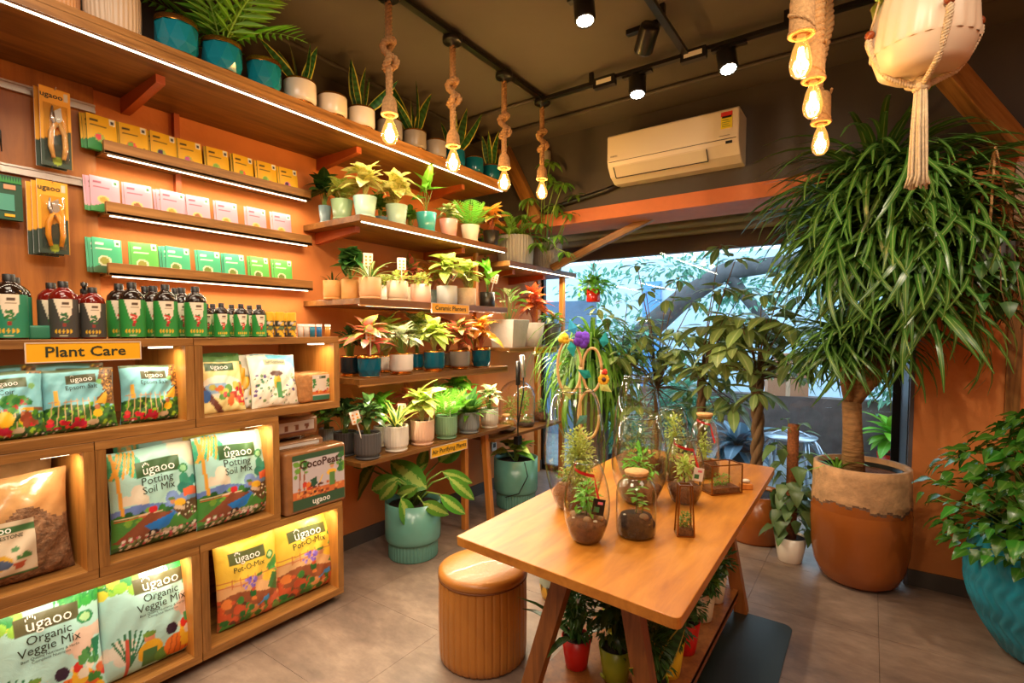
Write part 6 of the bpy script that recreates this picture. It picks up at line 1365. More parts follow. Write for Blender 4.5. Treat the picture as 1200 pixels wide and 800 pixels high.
sh_ = [(0.001, 0.002), (0.066, 0.002), (0.076, 0.012), (0.078, 0.05), (0.078, 0.17), (0.070, 0.205), (0.050, 0.225), (0.044, 0.232), (0.044, 0.240)]
terrarium('straight glass jar with a cork lid and a thin seedling, front centre', -0.742, 1.91, 0.078, 0.240, [('sprig', 'bright', 0.0, 0, 0.12, 0.05, 9), ('sprig', 'lime', 0.02, 0.01, 0.07, 0.035, 5)], 0.075, cork=True, seed=4, shape=sh_, soil='soil', st=3)
terrarium('medium barrel terrarium with round bright leaves in the middle of the table', -0.88, 2.30, 0.130, 0.40, [('big', 'bright', 0.0, 0, 0.18, 0.085, 150)], 0.08, 0.60, 0.55, 0.48, seed=5)
terrarium('tall wide terrarium at the back of the table with mossy dark plants', -1.03, 2.66, 0.130, 0.56, [('bush', 'olive', 0.0, 0, 0.20, 0.09, 300), ('bush', 'dark', 0.02, 0, 0.12, 0.08, 160)], 0.12, 0.58, 0.6, 0.42, seed=6)
terrarium('barrel terrarium behind the middle one with a light feathery plant', -0.885, 2.77, 0.105, 0.385, [('bush', 'lime', 0.02, 0, 0.26, 0.05, 520)], 0.09, 0.62, 0.6, 0.45, seed=7)
terrarium('small barrel terrarium at right with a red ribbon and white gift tag', -0.70, 2.41, 0.088, 0.30, [('big', 'lime', 0.0, 0, 0.16, 0.04, 120)], 0.08, 0.58, 0.6, 0.45, ribbon=True, card='white', seed=8)
sh_ = [(0.001, 0.002), (0.07, 0.002), (0.08, 0.012), (0.082, 0.06), (0.080, 0.20), (0.066, 0.28), (0.046, 0.315), (0.040, 0.325), (0.040, 0.335)]
terrarium('slim corked terrarium with a red ribbon at the back right of the table', -0.745, 2.92, 0.08, 0.335, [('bush', 'lime', 0.0, 0, 0.15, 0.04, 260)], 0.08, cork=True, ribbon=True, seed=9, shape=sh_)
def prism_case(label, x, y, pts, h, rz, moss_h):
    t = thing('geometric_terrarium', label, 'terrarium', (x, y, TZ+0.0005), rz=rz); n = len(pts); top = [(p[0]*(0.72 if h > 0.15 else 1.0), p[1]*(0.72 if h > 0.15 else 1.0)) for p in pts]
    for i in range(n):
        j = (i+1) % n; MB().add([(*pts[i], 0.004), (*pts[j], 0.004), (*top[j], h), (*top[i], h)], [(0, 1, 2, 3)]).build('glass_pane', M['glass'], t)
    f = MB()
    for i in range(n):
        j = (i+1) % n
        f.bar((*pts[i], 0.003), (*pts[j], 0.003), 0.005, 0.005); f.bar((*top[i], h), (*top[j], h), 0.005, 0.005); f.bar((*pts[i], 0.003), (*top[i], h), 0.005, 0.005, up=(1, 0, 0))
    f.build('brass_frame', M['brass'], t, 'aged brass frame'); s = 0.9
    MB().add([(p[0]*s, p[1]*s, 0.004) for p in pts]+[(p[0]*s, p[1]*s, moss_h) for p in pts], [tuple(range(n-1, -1, -1)), tuple(range(n, 2*n))]+[(i, (i+1) % n, n+(i+1) % n, n+i) for i in range(n)]).build('soil', M['soil_red'], t)
    bush(t, (0, 0, moss_h+0.03), (abs(pts[0][0])*0.7, abs(pts[0][1])*0.7, 0.035), 160, 0.014, 'green', random.Random(3), 0.6); return t
prism_case('small upright brass edged glass case at the front right of the jars', -0.585, 2.02, [(-0.032, -0.028), (0.032, -0.028), (0.032, 0.028), (-0.032, 0.028)], 0.20, 0.5, 0.03)
prism_case('low brass edged glass box with moss near the right end of the table', -0.60, 2.68, [(-0.085, -0.05), (0.085, -0.05), (0.085, 0.05), (-0.085, 0.05)], 0.145, 0.85, 0.03)
t = thing('wooden_block', 'small wooden block with a shell beside the low glass box', 'ornament', (-0.505, 2.80, TZ+0.0005), rz=0.5)
box_obj('block', (-0.03, -0.02, 0), (0.03, 0.02, 0.03), M['leg_light'], t, bevel=0.004); MB().ball((0, 0, 0.04), 0.018, 8, 0, (1.2, 0.8, 0.6)).build('shell', M['pebblew'], t)
# rattan ring ornament with felt flowers
t = thing('ring_ornament', 'rattan ring garland with purple, yellow and teal felt flowers behind the jars', 'ornament', (-1.26, 2.42, TZ+0.0005), rz=0.61)
rat = plain('pale_rattan', (212, 170, 110), 0.5)
def ring(cx, cz, r, label=None, sq=0.5):
    o = MB().tube([(cx+r*math.cos(a)*sq, 0.004*math.sin(3*a), cz+r*math.sin(a)*1.15) for a in [2*PI*k/28 for k in range(29)]], 0.0075, 8).build('ring', rat, t)
ring(-0.055, 0.615, 0.125); ring(0.065, 0.60, 0.10); ring(0.05, 0.36, 0.11)
t.scale = (1, 1, 1)
MB().tube([(0, 0.01, 0), (0.01, 0.01, 0.3), (0.0, 0.01, 0.62)], 0.006, 8).build('stand_rod', rat, t); MB().lathe([(0.001, 0), (0.07, 0), (0.07, 0.012), (0.001, 0.014)], 20).build('stand_base', rat, t)
def flower(x, z, r, rgb, name='felt_flower', petals=9, centre=None):
    m = MB(); c = plain('felt_%d_%d_%d' % rgb, rgb, 0.9)
    for k in range(petals):
        a = 2*PI*k/petals; m.ball((x+r*0.6*math.cos(a), -0.012, z+r*0.6*math.sin(a)), r*0.42, 6, 0, (1, 0.6, 1)) if centre else m.ball((x+r*0.55*math.cos(a)*(k % 3+1)/3, -0.012-0.006*(k % 2), z+r*0.55*math.sin(a)*(k % 3+1)/3), r*0.55, 6)
    if centre: m.ball((x, -0.02, z), r*0.38, 6, 1)
    m.build(name, [c, M['ink_brown']], t)
flower(0.01, 0.76, 0.045, (110, 60, 190), petals=14); flower(-0.085, 0.765, 0.030, (236, 196, 50)); flower(0.125, 0.55, 0.030, (240, 180, 40), centre=True); flower(0.13, 0.59, 0.016, (214, 60, 40))
for k, (x, z, a, c) in enumerate(((-0.03, 0.79, 1.9, (60, 170, 214)), (-0.05, 0.75, -1.4, (40, 170, 170)), (0.12, 0.72, 1.4, (30, 150, 150)), (0.06, 0.56, 2.6, (20, 140, 130)), (0.10, 0.53, -0.6, (206, 214, 120)), (0.04, 0.36, -2.4, (20, 130, 130)), (-0.08, 0.52, -1.2, (196, 206, 120)))):
    d = (math.cos(a), 0, math.sin(a)); nm = 'felt_%d' % k; mt = plain(nm, c, 0.9); me = MB().add([(0, 0, 0), (0.026, 0, 0.03), (0, 0.004, 0.085), (-0.026, 0, 0.03), (0, -0.008, 0.03)], [(0, 1, 4), (1, 2, 4), (2, 3, 4), (3, 0, 4)]).mesh('felt_leaf', mt)
    o = inst(me, 'felt_leaf', t); o.location = (x, -0.012, z); o.rotation_euler = (0, PI/2-a, 0)

# stool
st = thing('leather_stool', 'round tan leather stool with stitched vertical channels beside the table', 'stool', (-1.45, 1.83, 0), rz=0.1)
lea = plain('tan_leather', (182, 116, 44), 0.36, var=0.10, scale=5, bmp=0.15, bscale=60, coat=0.15)
nr = 36; R0 = 0.203
MB().lathe([(0.001, 0.004), (R0*0.95, 0.004), (R0*0.985, 0.015), (R0, 0.05), (R0*1.01, 0.2), (R0, 0.365), (R0*0.985, 0.383)], nr*10, mod=lambda a, z: 1-0.022*(1-min(1, abs(((a*nr/(2*PI)) % 1)-0.5)*2*3.2))).build('channelled_side', lea, st)
MB().lathe([(R0*0.97, 0.380), (R0*1.0, 0.384), (R0*1.015, 0.395), (R0*1.0, 0.412), (R0*0.9, 0.424), (R0*0.5, 0.432), (0.001, 0.434)], 64).build('seat_cushion', lea, st)
MB().tube([(R0*1.0*math.cos(a), R0*1.0*math.sin(a), 0.381) for a in [2*PI*k/48 for k in range(49)]], 0.004, 6).build('piping', plain('dark_leather_seam', (120, 70, 28), 0.5), st)
MB().lathe([(0.001, 0.0), (R0*0.9, 0.0), (R0*0.9, 0.006)], 40).build('base_disc', M['black'], st)

# pots on the lower table shelf
def tablepot(label, x, y, r, h, mat, sp, fh, fs, seed, grp=None, z=0.1205):
    t = thing('potted_plant', label, 'plant', (x, y, z), rz=seed, group=grp)
    zs = pot_parts(t, 'cone', r, h, POT[mat]); SP[sp](t, zs, fh, fs, random.Random(seed)); bush(t, (0, 0, zs+fh*0.5), (max(fs, 0.07), max(fs, 0.07), fh*0.5), 260, 0.045, 'dark', random.Random(seed), 0.4, 0.1)
    a = math.atan2(-0.6, 0.5); MB().tube([(r*0.9*math.cos(a+b)*1.0, r*0.9*math.sin(a+b), h*0.18) for b in (-0.2, 0, 0.2)], 0.006, 6).build('drain_spout', POT[mat], t); return t
tablepot('red plastic pot with thin dark leaves under the near left of the table', -0.965, 1.84, 0.062, 0.125, 'red', 'succ', 0.30, 0.08, 3)
tablepot('olive plastic pot with a bushy dark plant under the table, second from left', -0.80, 1.86, 0.068, 0.135, 'olive', 'zz', 0.30, 0.12, 5)
tablepot('yellow plastic pot with broad dark leaf under the near right of the table', -0.64, 2.01, 0.066, 0.145, 'yellow', 'dark', 0.18, 0.09, 6)
tablepot('lime plastic pot with striped sword leaves at the near right table leg', -0.625, 1.80, 0.055, 0.105, 'lime', 'snake', 0.28, 0.05, 8)
tablepot('red plastic pot behind the yellow pot on the lower table shelf', -0.63, 2.20, 0.066, 0.14, 'red', 'dark', 0.20, 0.09, 9)
tablepot('cream plastic pot with hooked spout, nearer of two on the lower shelf', -0.63, 2.50, 0.058, 0.14, 'creamp', 'green', 0.16, 0.09, 10)
tablepot('cream plastic pot with hooked spout, farther of two on the lower shelf', -0.625, 2.71, 0.058, 0.14, 'creamp', 'green', 0.16, 0.09, 11)
tablepot('dark leafy plant in an olive pot at the back of the lower table shelf', -0.92, 2.15, 0.07, 0.14, 'olive', 'zz', 0.34, 0.16, 12)
t = thing('patterned_pot', 'yellow pot with dark palm pattern on the floor behind the stool', 'pot', (-1.42, 2.47, 0.0005))
MB().lathe([(0.001, 0), (0.075, 0), (0.088, 0.01), (0.10, 0.07), (0.10, 0.13), (0.10, 0.17), (0.092, 0.17), (0.09, 0.15)], 30, mids=[0, 0, 0, 1, 1, 1, 1, 0] and None).build('pot', plain('mustard_glaze', (222, 170, 40), 0.4), t)
MB().lathe([(0.1008, 0.085), (0.1012, 0.165)], 30).build('grey_band', plain('grey_glaze_band', (160, 168, 150), 0.4), t); m = MB()
for k in range(9):
    a0 = -2.6+k*0.5
    for j in range(5): a = a0+0.05*(j-2); m.add([(0.1018*math.cos(a0), 0.1018*math.sin(a0), 0.05), (0.1018*math.cos(a), 0.1018*math.sin(a), 0.10-0.006*abs(j-2)), (0.1018*math.cos(a+0.03), 0.1018*math.sin(a+0.03), 0.09)], [(0, 2, 1)])
m.build('palm_pattern', M['black'], t); MB().disc(0.09, 0.15, 20).build('soil', M['soil'], t); SP['green'](t, 0.15, 0.12, 0.08, random.Random(4))
# floor mat
m = MB(); a0, a1, b0, b1 = -0.98, -0.285, 1.2, 2.90; rc = 0.05; ol = []
for cx_, cy_, s0 in ((a1-rc, b0+rc, -90), (a1-rc, b1-rc, 0), (a0+rc, b1-rc, 90), (a0+rc, b0+rc, 180)): ol += [(cx_+rc*math.cos(math.radians(s0+q*15)), cy_+rc*math.sin(math.radians(s0+q*15))) for q in range(7)]
n_ = len(ol); m.add([(x, y, 0.0005) for x, y in ol]+[(x, y, 0.004) for x, y in ol], [tuple(range(n_, 2*n_))]+[(i, (i+1) % n_, n_+(i+1) % n_, n_+i) for i in range(n_)])
tag(m.build('floor_mat', plain('dark_green_mat', (34, 40, 32), 0.35, var=0.25, scale=3)), 'dark green floor mat with rounded corner under the right side of the table', 'mat')

# ---------------------------------------------------------------- low far shelf: cloches, clip lights
def shelf_glass(label, u, X, z, w_, h_, shape, cat='terrarium'):
    t = thing('glass_terrarium', label, cat, (X, yat(u, X), z)); return t
t = shelf_glass('large glass dome cloche with small plants on the far low shelf', 606, FR-0.26, ZT3, 0, 0, 0)
R = 0.165; pr = [(R, 0.0), (R, 0.24)]+[(R*math.cos(a), 0.24+R*0.95*math.sin(a)) for a in [PI/2*k/8 for k in range(1, 8)]]+[(0.012, 0.24+R*0.95)]; glass_body(t, pr); MB().lathe([(0.001, 0), (R*0.97, 0), (R*0.97, 0.03), (0.001, 0.035)], 30).build('base', M['leg_light'], t)
MB().ball((0, 0, 0.24+R*0.95+0.02), 0.02, 8).build('knob', M['glass'], t); bush(t, (-0.05, -0.04, 0.14), (0.07, 0.05, 0.1), 260, 0.03, 'lime', random.Random(1)); bush(t, (0.06, 0.02, 0.2), (0.05, 0.05, 0.12), 200, 0.03, 'bright', random.Random(2))
t = shelf_glass('low glass bowl terrarium in front of the big cloche', 593, FR-0.10, ZT3, 0, 0, 0)
pr = [(0.001, 0.002), (0.06, 0.002), (0.09, 0.03), (0.095, 0.06), (0.08, 0.10), (0.04, 0.12), (0.03, 0.13)]; glass_body(t, pr); fill(t, pr, 0.03, 'soil', 'soil'); MB().lathe([(0.001, 0.125), (0.03, 0.125), (0.032, 0.15), (0.001, 0.15)], 16).build('cork_lid', M['cork'], t); bush(t, (0, 0, 0.055), (0.06, 0.06, 0.025), 160, 0.02, 'lime', random.Random(4)); stones(t, 0.034, 0.05, 6, 0.01, 5, 'pebble', 'pebblew')
t = shelf_glass('lying glass jar terrarium with moss right of the bowl, far low shelf', 616, FR-0.11, ZT3, 0, 0, 0)
pr = [(0.001, 0.002), (0.07, 0.002), (0.08, 0.03), (0.08, 0.09), (0.05, 0.11)]; glass_body(t, pr); fill(t, pr, 0.03, 'soil', 'soil'); bush(t, (0, 0, 0.06), (0.05, 0.05, 0.03), 160, 0.018, 'green', random.Random(6))
t = shelf_glass('round glass jar with dark soil at the window end of the far low shelf', 634, FR-0.14, ZT3, 0, 0, 0)
pr = [(0.001, 0.002), (0.06, 0.002), (0.075, 0.04), (0.07, 0.09), (0.055, 0.13), (0.05, 0.18)]; glass_body(t, pr); fill(t, pr, 0.075, 'soil', 'soil_red'); bush(t, (0, 0, 0.14), (0.055, 0.055, 0.06), 160, 0.026, 'green', random.Random(7))
t = thing('clip_grow_light', 'pair of gooseneck clip grow lights on the far low shelf edge', 'grow light', (FR+0.0, yat(607, FR), 0.60)); P0 = Vector(t.location)
for u0, v0, u1, v1, ub, mt in ((607, 423, 607, 451, 606, 'black'), (611.5, 416, 613.5, 442, 609, 'rail')):
    A = at(u0, v0, dist(P0.x, P0.y)) - P0; B = at(u1, v1, dist(P0.x, P0.y)) - P0
    MB().tube([(0, 0, 0.0), (0.0, 0.0, 0.12), B+Vector((0, 0, -0.12)), B], 0.006, 8).build('gooseneck', M['black'], t); MB().tube([B, A], 0.019, 10).build('light_head', M[mt], t)
MB().box((-0.02, -0.03, -0.03), (0.02, 0.03, 0.04)).build('clip', M['black'], t)
for k, u in enumerate((570, 576)):
    o = MB().box((0, -0.035, -0.05), (0.012, 0.035, 0.05)).box((0.012, -0.02, -0.02), (0.014, 0.02, 0.02), 1).build('wall_socket', [M['white'], M['conduit']]); o.location = (WL, yat(566+k*12, WL), 0.42); tag(o, 'white wall socket plate near the splayed leg, %s of two' % ['left', 'right'][k], 'socket')

# ---------------------------------------------------------------- big floor planters on the left
def big_teal(label, x, y, r, h):
    t = thing('floor_planter', label, 'plant', (x, y, 0.0005)); nr = 44
    MB().lathe([(0.001, 0), (r*0.86, 0), (r*0.88, h*0.02), (r*0.88, h*0.30)], nr*5, mod=lambda a, z: 1+(0.018*math.cos(nr*a) if z > h*0.01 else 0)).build('ribbed_base', POT['bigteal'], t)
    MB().lathe([(r*0.86, h*0.30), (r*0.95, h*0.305), (r*0.99, h*0.34), (r, h*0.40), (r, h), (r*0.94, h), (r*0.92, h*0.9)], 60).build('pot', POT['bigteal'], t); MB().disc(r*0.93, h*0.9, 30).build('soil', M['soil'], t); return t
def leafto(t, m, p0, p1, wide=1.0, up=(0, 0, 1), roll=0.0):
    a, b = Vector(p0), Vector(p1); inst(m, 'leaf', t, leaf_matrix(a, b-a, (b-a).length, up=up, roll=roll, wide=wide))
t = big_teal('big dusty teal ribbed planter with broad variegated dieffenbachia on the floor', -2.50, 2.40, 0.185, 0.375)
P0 = Vector(t.location); D0 = dist(P0.x, P0.y); lf = [LF('dieff', 'oval', 0.5, 0.5, 0.18, 7, 0.05), LF('dieff', 'oval', 0.56, 0.8, 0.2, 7, 0.06)]
sm_ = MB(); base = Vector((0, 0, 0.33))
for i, (u0, v0, u1, v1, dd, wd, rl) in enumerate(((500, 573, 453, 538, -0.05, 1.1, -.5), (467, 560, 428, 578, -0.12, 1.1, -.6), (440, 545, 404, 588, 0.10, 0.9, .3), (466, 563, 440, 592, -0.16, 0.8, -.5), (470, 583, 486, 622, -0.2, 1.0, -.2), (489, 571, 462, 583, -0.1, 1.1, -.8), (491, 550, 501, 524, 0.25, 1.1, .4),
        (514, 541, 541, 514, 0.33, 1.2, .5), (518, 552, 557, 567, -0.02, 0.75, .5), (526, 558, 560, 589, -0.05, 0.65, .4), (495, 588, 529, 605, -0.14, 0.9, .5), (516, 579, 548, 607, -0.1, 0.7, .5), (480, 560, 500, 540, 0.08, 1.0, 0), (475, 566, 455, 556, 0.02, 1.0, 0), (430, 548, 408, 540, 0.12, .9, 0))):
    A = at(u0, v0, D0+dd)-P0; B = at(u1, v1, D0+dd+0.03*(-1)**i)-P0
    leafto(t, lf[i % 2], A, B, wd*0.95, up=(0.5, -0.5, 0.75), roll=rl); sm_.tube([base+Vector((0.02*math.cos(i*2.4), 0.02*math.sin(i*2.4), 0)), base.lerp(A, 0.55)+Vector((0, 0, 0.05)), A], [0.010, 0.008, 0.004], 6)
sm_.build('stem', M['stem'], t)
t = big_teal('second dusty teal planter with heart leaved pothos, farther along the wall', -2.50, 3.62, 0.19, 0.42)
rosette(t, 0.39, 22, 0.27, 0.24, 0.17, ms(('bright', 'heart', .62, .8, .2, 6), ('lime', 'heart', .62, .9, .2, 6)), random.Random(8), 'stem', stem_r=0.004)
MB().tube([(0.17, -0.12, 0.42), (0.19, -0.10, 0.3), (0.14, -0.16, 0.16), (0.03, -0.2, 0.12)], 0.004, 6).build('cable', M['black'], t)

# ---------------------------------------------------------------- plants at the window
def baked(t, meshname, mats, name='foliage'):
    """many alike leaves joined to one mesh"""
    src = meshname; nv = len(src.vertices); co = np.empty(nv*3); src.vertices.foreach_get('co', co); co = co.reshape(-1, 3)
    fs = [tuple(p.vertices) for p in src.polygons]; uvs = np.empty(len(src.loops)*2); src.uv_layers[0].data.foreach_get('uv', uvs)
    V = []; F = []
    for k, m4 in enumerate(mats):
        A = np.array(m4); V.append(co @ A[:3, :3].T + A[:3, 3]); F += [tuple(i+k*nv for i in f) for f in fs]
    me = bpy.data.meshes.new(name); me.from_pydata(np.vstack(V).tolist(), [], F); me.materials.append(src.materials[0])
    ul = me.uv_layers.new(name='UVMap'); ul.data.foreach_set('uv', np.tile(uvs, len(mats))); me.polygons.foreach_set('use_smooth', [True]*len(F)); me.update()
    o = inst(me, name, t); o['kind'] = 'stuff'; return o
# dracaena
DX, DY = -0.03, 3.70
t = thing('dracaena', 'tall dracaena with drooping strap leaves in a huge orange glazed pot by the window', 'plant', (DX, DY, 0.0005)); P0 = Vector(t.location); D0 = dist(DX, DY)
gr = random.Random(77); nA = 96; R = 0.258; h = 0.71
prf = [(0.001, 0), (R*0.62, 0), (R*0.78, 0.03), (R*0.90, 0.10), (R*0.97, 0.20), (R*1.0, 0.34), (R*0.995, 0.44)]+[(R*0.985, 0.44+0.006*k) for k in range(1, 14)]+[(R*0.97, 0.56), (R*0.965, 0.66), (R*0.955, h), (R*0.86, h), (R*0.84, 0.62)]
m = MB().lathe(prf, nA); wv = [0.485+0.016*math.sin(3*2*PI*k/nA+1)+0.010*math.sin(11*2*PI*k/nA)+0.006*math.sin(29*2*PI*k/nA) for k in range(nA)]
for i in range(len(prf)-1):
    for k in range(nA):
        zc = (prf[i][1]+prf[i+1][1])/2
        m.mi[i*nA+k] = 1 if zc > wv[k]+0.016 else (2 if zc > wv[k] else 0)
m.build('pot', [POT['terra'], plain('rough_concrete_band', (184, 140, 98), 0.85, var=0.25, scale=16, bmp=0.6, bscale=30), plain('dripping_glaze_edge', (112, 80, 58), 0.7, var=0.35, scale=40, bmp=1, bscale=60)], t)
MB().lathe([(0.001, 0.63), (R*0.80, 0.63), (R*0.82, 0.675), (R*0.86, 0.68), (R*0.86, 0.66)], 48).build('inner_pot', M['black'], t); MB().disc(R*0.80, 0.655, 40).build('soil', M['soil_red'], t)
L_ = lambda u, v, dd=0: at(u, v, D0+dd)-P0
B0 = L_(1000, 545, -0.03); tr = MB(); fork = L_(998, 470, -0.02)
tr.tube([B0-Vector((0, 0, 0.05)), B0.lerp(fork, 0.5), fork], [0.062, 0.050, 0.050], 14)
heads = [(1030, 222, -0.05, 0.74, 88), (1088, 235, -0.20, 0.66, 74), (1062, 290, -0.22, 0.66, 66), (1000, 280, -0.08, 0.62, 60), (1112, 285, -0.32, 0.56, 46), (984, 395, -0.06, 0.42, 50), (1035, 385, -0.05, 0.46, 40), (1085, 345, -0.3, 0.55, 40)]
for (u, v, dd, L, n) in heads:
    Hh = L_(u, v+20, dd); mid = fork.lerp(Hh, 0.4)+Vector((0, 0, -0.04)); tr.tube([fork-Vector((0, 0, 0.02)), mid, Hh.lerp(mid, 0.4), Hh], [0.036, 0.028, 0.024, 0.020], 10)
tr.build('trunk', M['bark_tan'], t)
dl = [LF('drac', 'strap', 0.052, 2.3, 0.25, 8), LF('drac', 'strap', 0.048, 1.8, 0.25, 8), LF('drac', 'strap', 0.054, 2.8, 0.2, 8)]; stuff = []; cnt = 0
for hi, (u, v, dd, L, n) in enumerate(heads):
    Hh = L_(u, v, dd)
    for i in range(int(n*5.2)):
        a = i*2.39996+gr.uniform(-.3, .3); k = (i % n)/n; el = 1.35-1.45*k+gr.uniform(-.15, .15)
        d = Vector((math.cos(a)*math.cos(el), math.sin(a)*math.cos(el), math.sin(el)))
        M4 = leaf_matrix(Hh+Vector((0, 0, -0.10*k)), d, L*gr.uniform(0.6, 1.15), roll=gr.uniform(-.8, .8))
        e = Hh+d*L*0.6
        if DY+e.y > YG-0.1: continue
        if DX+e.x > 0.10 and DY+e.y > 3.66: continue
        if i % 6 == 0 and cnt < 290: inst(dl[cnt % 3], 'leaf', t, M4); cnt += 1
        else: stuff.append(M4)
baked(t, dl[0], stuff[::2]); baked(t, dl[1], stuff[1::2])
straps(t, 0.66, 14, 0.24, ms(('bright', 'strap', 0.07, 1.3, 0.3, 6)), random.Random(4), 1.4, 0.5, r0=0.0, off=(-0.12, -0.08))

# money trees
def money_tree(label, u, Y, trunk, pot, clusters, L, seed, zbase=0.25, mat='pachira'):
    X = xat(u, Y); t = thing('money_tree', label, 'plant', (X, Y, 0.0005)); P0 = Vector(t.location); g = random.Random(seed)
    pm, pr_, ph = pot; zs = pot_parts(t, 'plain' if pm != 'terra' else 'plain', pr_, ph, POT[pm])
    z0, z1, rt = trunk; m = MB(); rope(m, [(0, 0, zs-0.02), (0.01, 0, (zs+z1)/2), (0, 0, z1)], rt, 0.42, nn=8) if rt > 0.02 else m.tube([(0, 0, zs-0.02), (0.01, 0, z1)], rt, 8); m.build('braided_trunk' if rt > 0.02 else 'trunk', M['bark'], t)
    st_ = MB(); D = dist(X, Y); n_ = 0
    for (cu, cv, dd, k) in clusters:
        c = at(cu, cv, D+dd)-P0
        if Y+c.y > YG-0.12: c.y = YG-0.12-Y
        st_.tube([(0, 0, z1-0.03), Vector((c.x*0.35, c.y*0.35, z1+(c.z-z1)*0.45)), c+Vector((0, 0, -0.01))], [0.008, 0.005, 0.003], 6)
        nl = g.choice((5, 6, 6, 7)); yw = g.uniform(0, 6)
        for i in range(nl):
            a = yw+2*PI*i/nl+g.uniform(-.15, .15); el = g.uniform(-0.65, 0.30)
            d = Vector((math.cos(a)*math.cos(el), math.sin(a)*math.cos(el), math.sin(el)))
            if n_ < 290 and Y+c.y+d.y*L < YG-0.02: inst(LF(mat, 'oval', 0.40, g.choice((0.35, 0.8)), 0.16, 6), 'leaf', t, leaf_matrix(c+d*0.03, d, L*k*g.uniform(0.75, 1.15), roll=g.uniform(-.3, .3))); n_ += 1
    st_.build('branch', M['bark'], t); return t
def cl(seed, cu, cv, ru, rv, n, extra=()):
    g = random.Random(seed); o = []
    while len(o) < n:
        a, b = g.uniform(-1, 1), g.uniform(-1, 1)
        if a*a+b*b <= 1: o.append((cu+ru*a, cv+rv*b, g.uniform(-0.35, 0.15), g.uniform(0.8, 1.1)))
    return o+[(u, v, g.uniform(-0.2, 0.1), 0.8) for u, v in extra]
money_tree('slender palmate plant at the left of the window beside the hanging red pot', 726, 4.35, (0.2, 1.0, 0.016), ('greyblue', 0.12, 0.26), cl(1, 712, 428, 54, 60, 28, ((701, 360), (735, 355), (690, 395), (757, 372))), 0.165, 1, mat='pachira')
money_tree('money tree with thin branches in the middle left of the window', 770, 4.30, (0.2, 1.05, 0.022), ('terra', 0.15, 0.3), cl(2, 776, 432, 56, 56, 32, ((747, 311), (795, 327), (757, 340), (780, 350), (812, 352))), 0.185, 2)
money_tree('money tree with braided trunk in the middle of the window', 823, 4.22, (0.3, 1.15, 0.036), ('charcoal', 0.16, 0.32), cl(3, 838, 422, 60, 58, 34, ((844, 288), (862, 302), (850, 335), (838, 340), (870, 340))), 0.20, 3)
money_tree('money tree with thick braided trunk beside the dracaena, in an orange pot', 889, 4.05, (0.3, 1.18, 0.044), ('terra', 0.20, 0.34), cl(4, 900, 412, 58, 50, 32, ((920, 320), (938, 345), (893, 345), (915, 360), (945, 380))), 0.20, 4)
# trailing strap plant left of the window
t = thing('ponytail_palm', 'grassy plant with long hanging leaves at the left end of the window', 'plant', (-2.02, 4.10, 0.0005)); P0 = Vector(t.location)
zs = pot_parts(t, 'fluted', 0.15, 0.9, POT['charcoal']); g = random.Random(6); MB().tube([(0, 0, 0.8), (0, 0, 1.36)], [0.05, 0.03], 10).build('trunk', M['bark'], t); stf = []
ml = [LF('green', 'strap', 0.035, 2.6, 0.2, 8), LF('green', 'strap', 0.04, 2.1, 0.2, 8)]
for i in range(330):
    a = i*2.39996; el = 1.3-1.5*(i % 60)/60; d = Vector((math.cos(a)*math.cos(el), math.sin(a)*math.cos(el), math.sin(el))); M4 = leaf_matrix((0, 0, 1.38-0.3*(i//110)*0.5), d, g.uniform(0.55, 0.85))
    if 4.1+d.y*0.4 > YG-0.05: continue
    if i < 200: inst(ml[i % 2], 'leaf', t, M4)
    else: stf.append(M4)
baked(t, ml[0], stf)
# hanging red pot by the glass
hx = xat(695, 4.62); hz = zat(354, hx, 4.62); t = thing('hanging_pot', 'small red glass pot with pothos hanging from a hook on the window', 'hanging plant', (hx, 4.62, hz)); zs = pot_parts(t, 'plain', 0.068, 0.125, plain('red_glass_pot', (186, 30, 20), 0.15))
hk_ = zat(308, hx, 4.62)-hz; m = MB()
for k in range(3): a = 2*PI*k/3; m.tube([(0.066*math.cos(a), 0.066*math.sin(a), 0.12), (0, 0, hk_)], 0.003, 5)
m.build('hanging_cord', M['cotton'], t); MB().tube([(0, 0, hk_), (0, 0.05, hk_+0.03), (0, 0.125, hk_+0.03)], 0.004, 5).build('hook', M['rail'], t)
bush(t, (0, 0, zs+0.05), (0.19, 0.19, 0.09), 170, 0.06, 'bright', random.Random(8), 0.7, 0.2); rosette(t, zs, 26, 0.17, 0.20, 0.085, ms(('bright', 'heart', .7, .8, .2, 5), ('green', 'heart', .7, .9, .2, 5)), random.Random(3), 'stem')
# heart leaf climber on a coir pole
PX_, PY_ = -0.40, 3.76; t = thing('climbing_philodendron', 'heart leaved climber on a coir pole in a small white pot beside the dracaena', 'plant', (PX_, PY_, 0.0005)); zs = pot_parts(t, 'cone', 0.098, 0.165, POT['white'])
MB().lathe([(0.001, 0.1), (0.034, 0.1), (0.034, 0.90), (0.001, 0.905)], 16).build('coir_pole', M['moss_pole'], t); g = random.Random(12); m = MB()
for i in range(70):
    a = g.uniform(0, 6.28); z_ = g.uniform(0.17, 0.74); r_ = g.uniform(0.05, 0.13); el = g.uniform(-1.2, -0.3); d = Vector((math.cos(a)*math.cos(el), math.sin(a)*math.cos(el), math.sin(el))); p = Vector((math.cos(a)*r_, math.sin(a)*r_, z_+0.04))
    inst(LF('pothos', 'heart', 0.72, 0.7, 0.2, 6), 'leaf', t, leaf_matrix(p, d, g.uniform(0.085, 0.135))); m.tube([(math.cos(a)*0.03, math.sin(a)*0.03, z_), p], 0.002, 5)
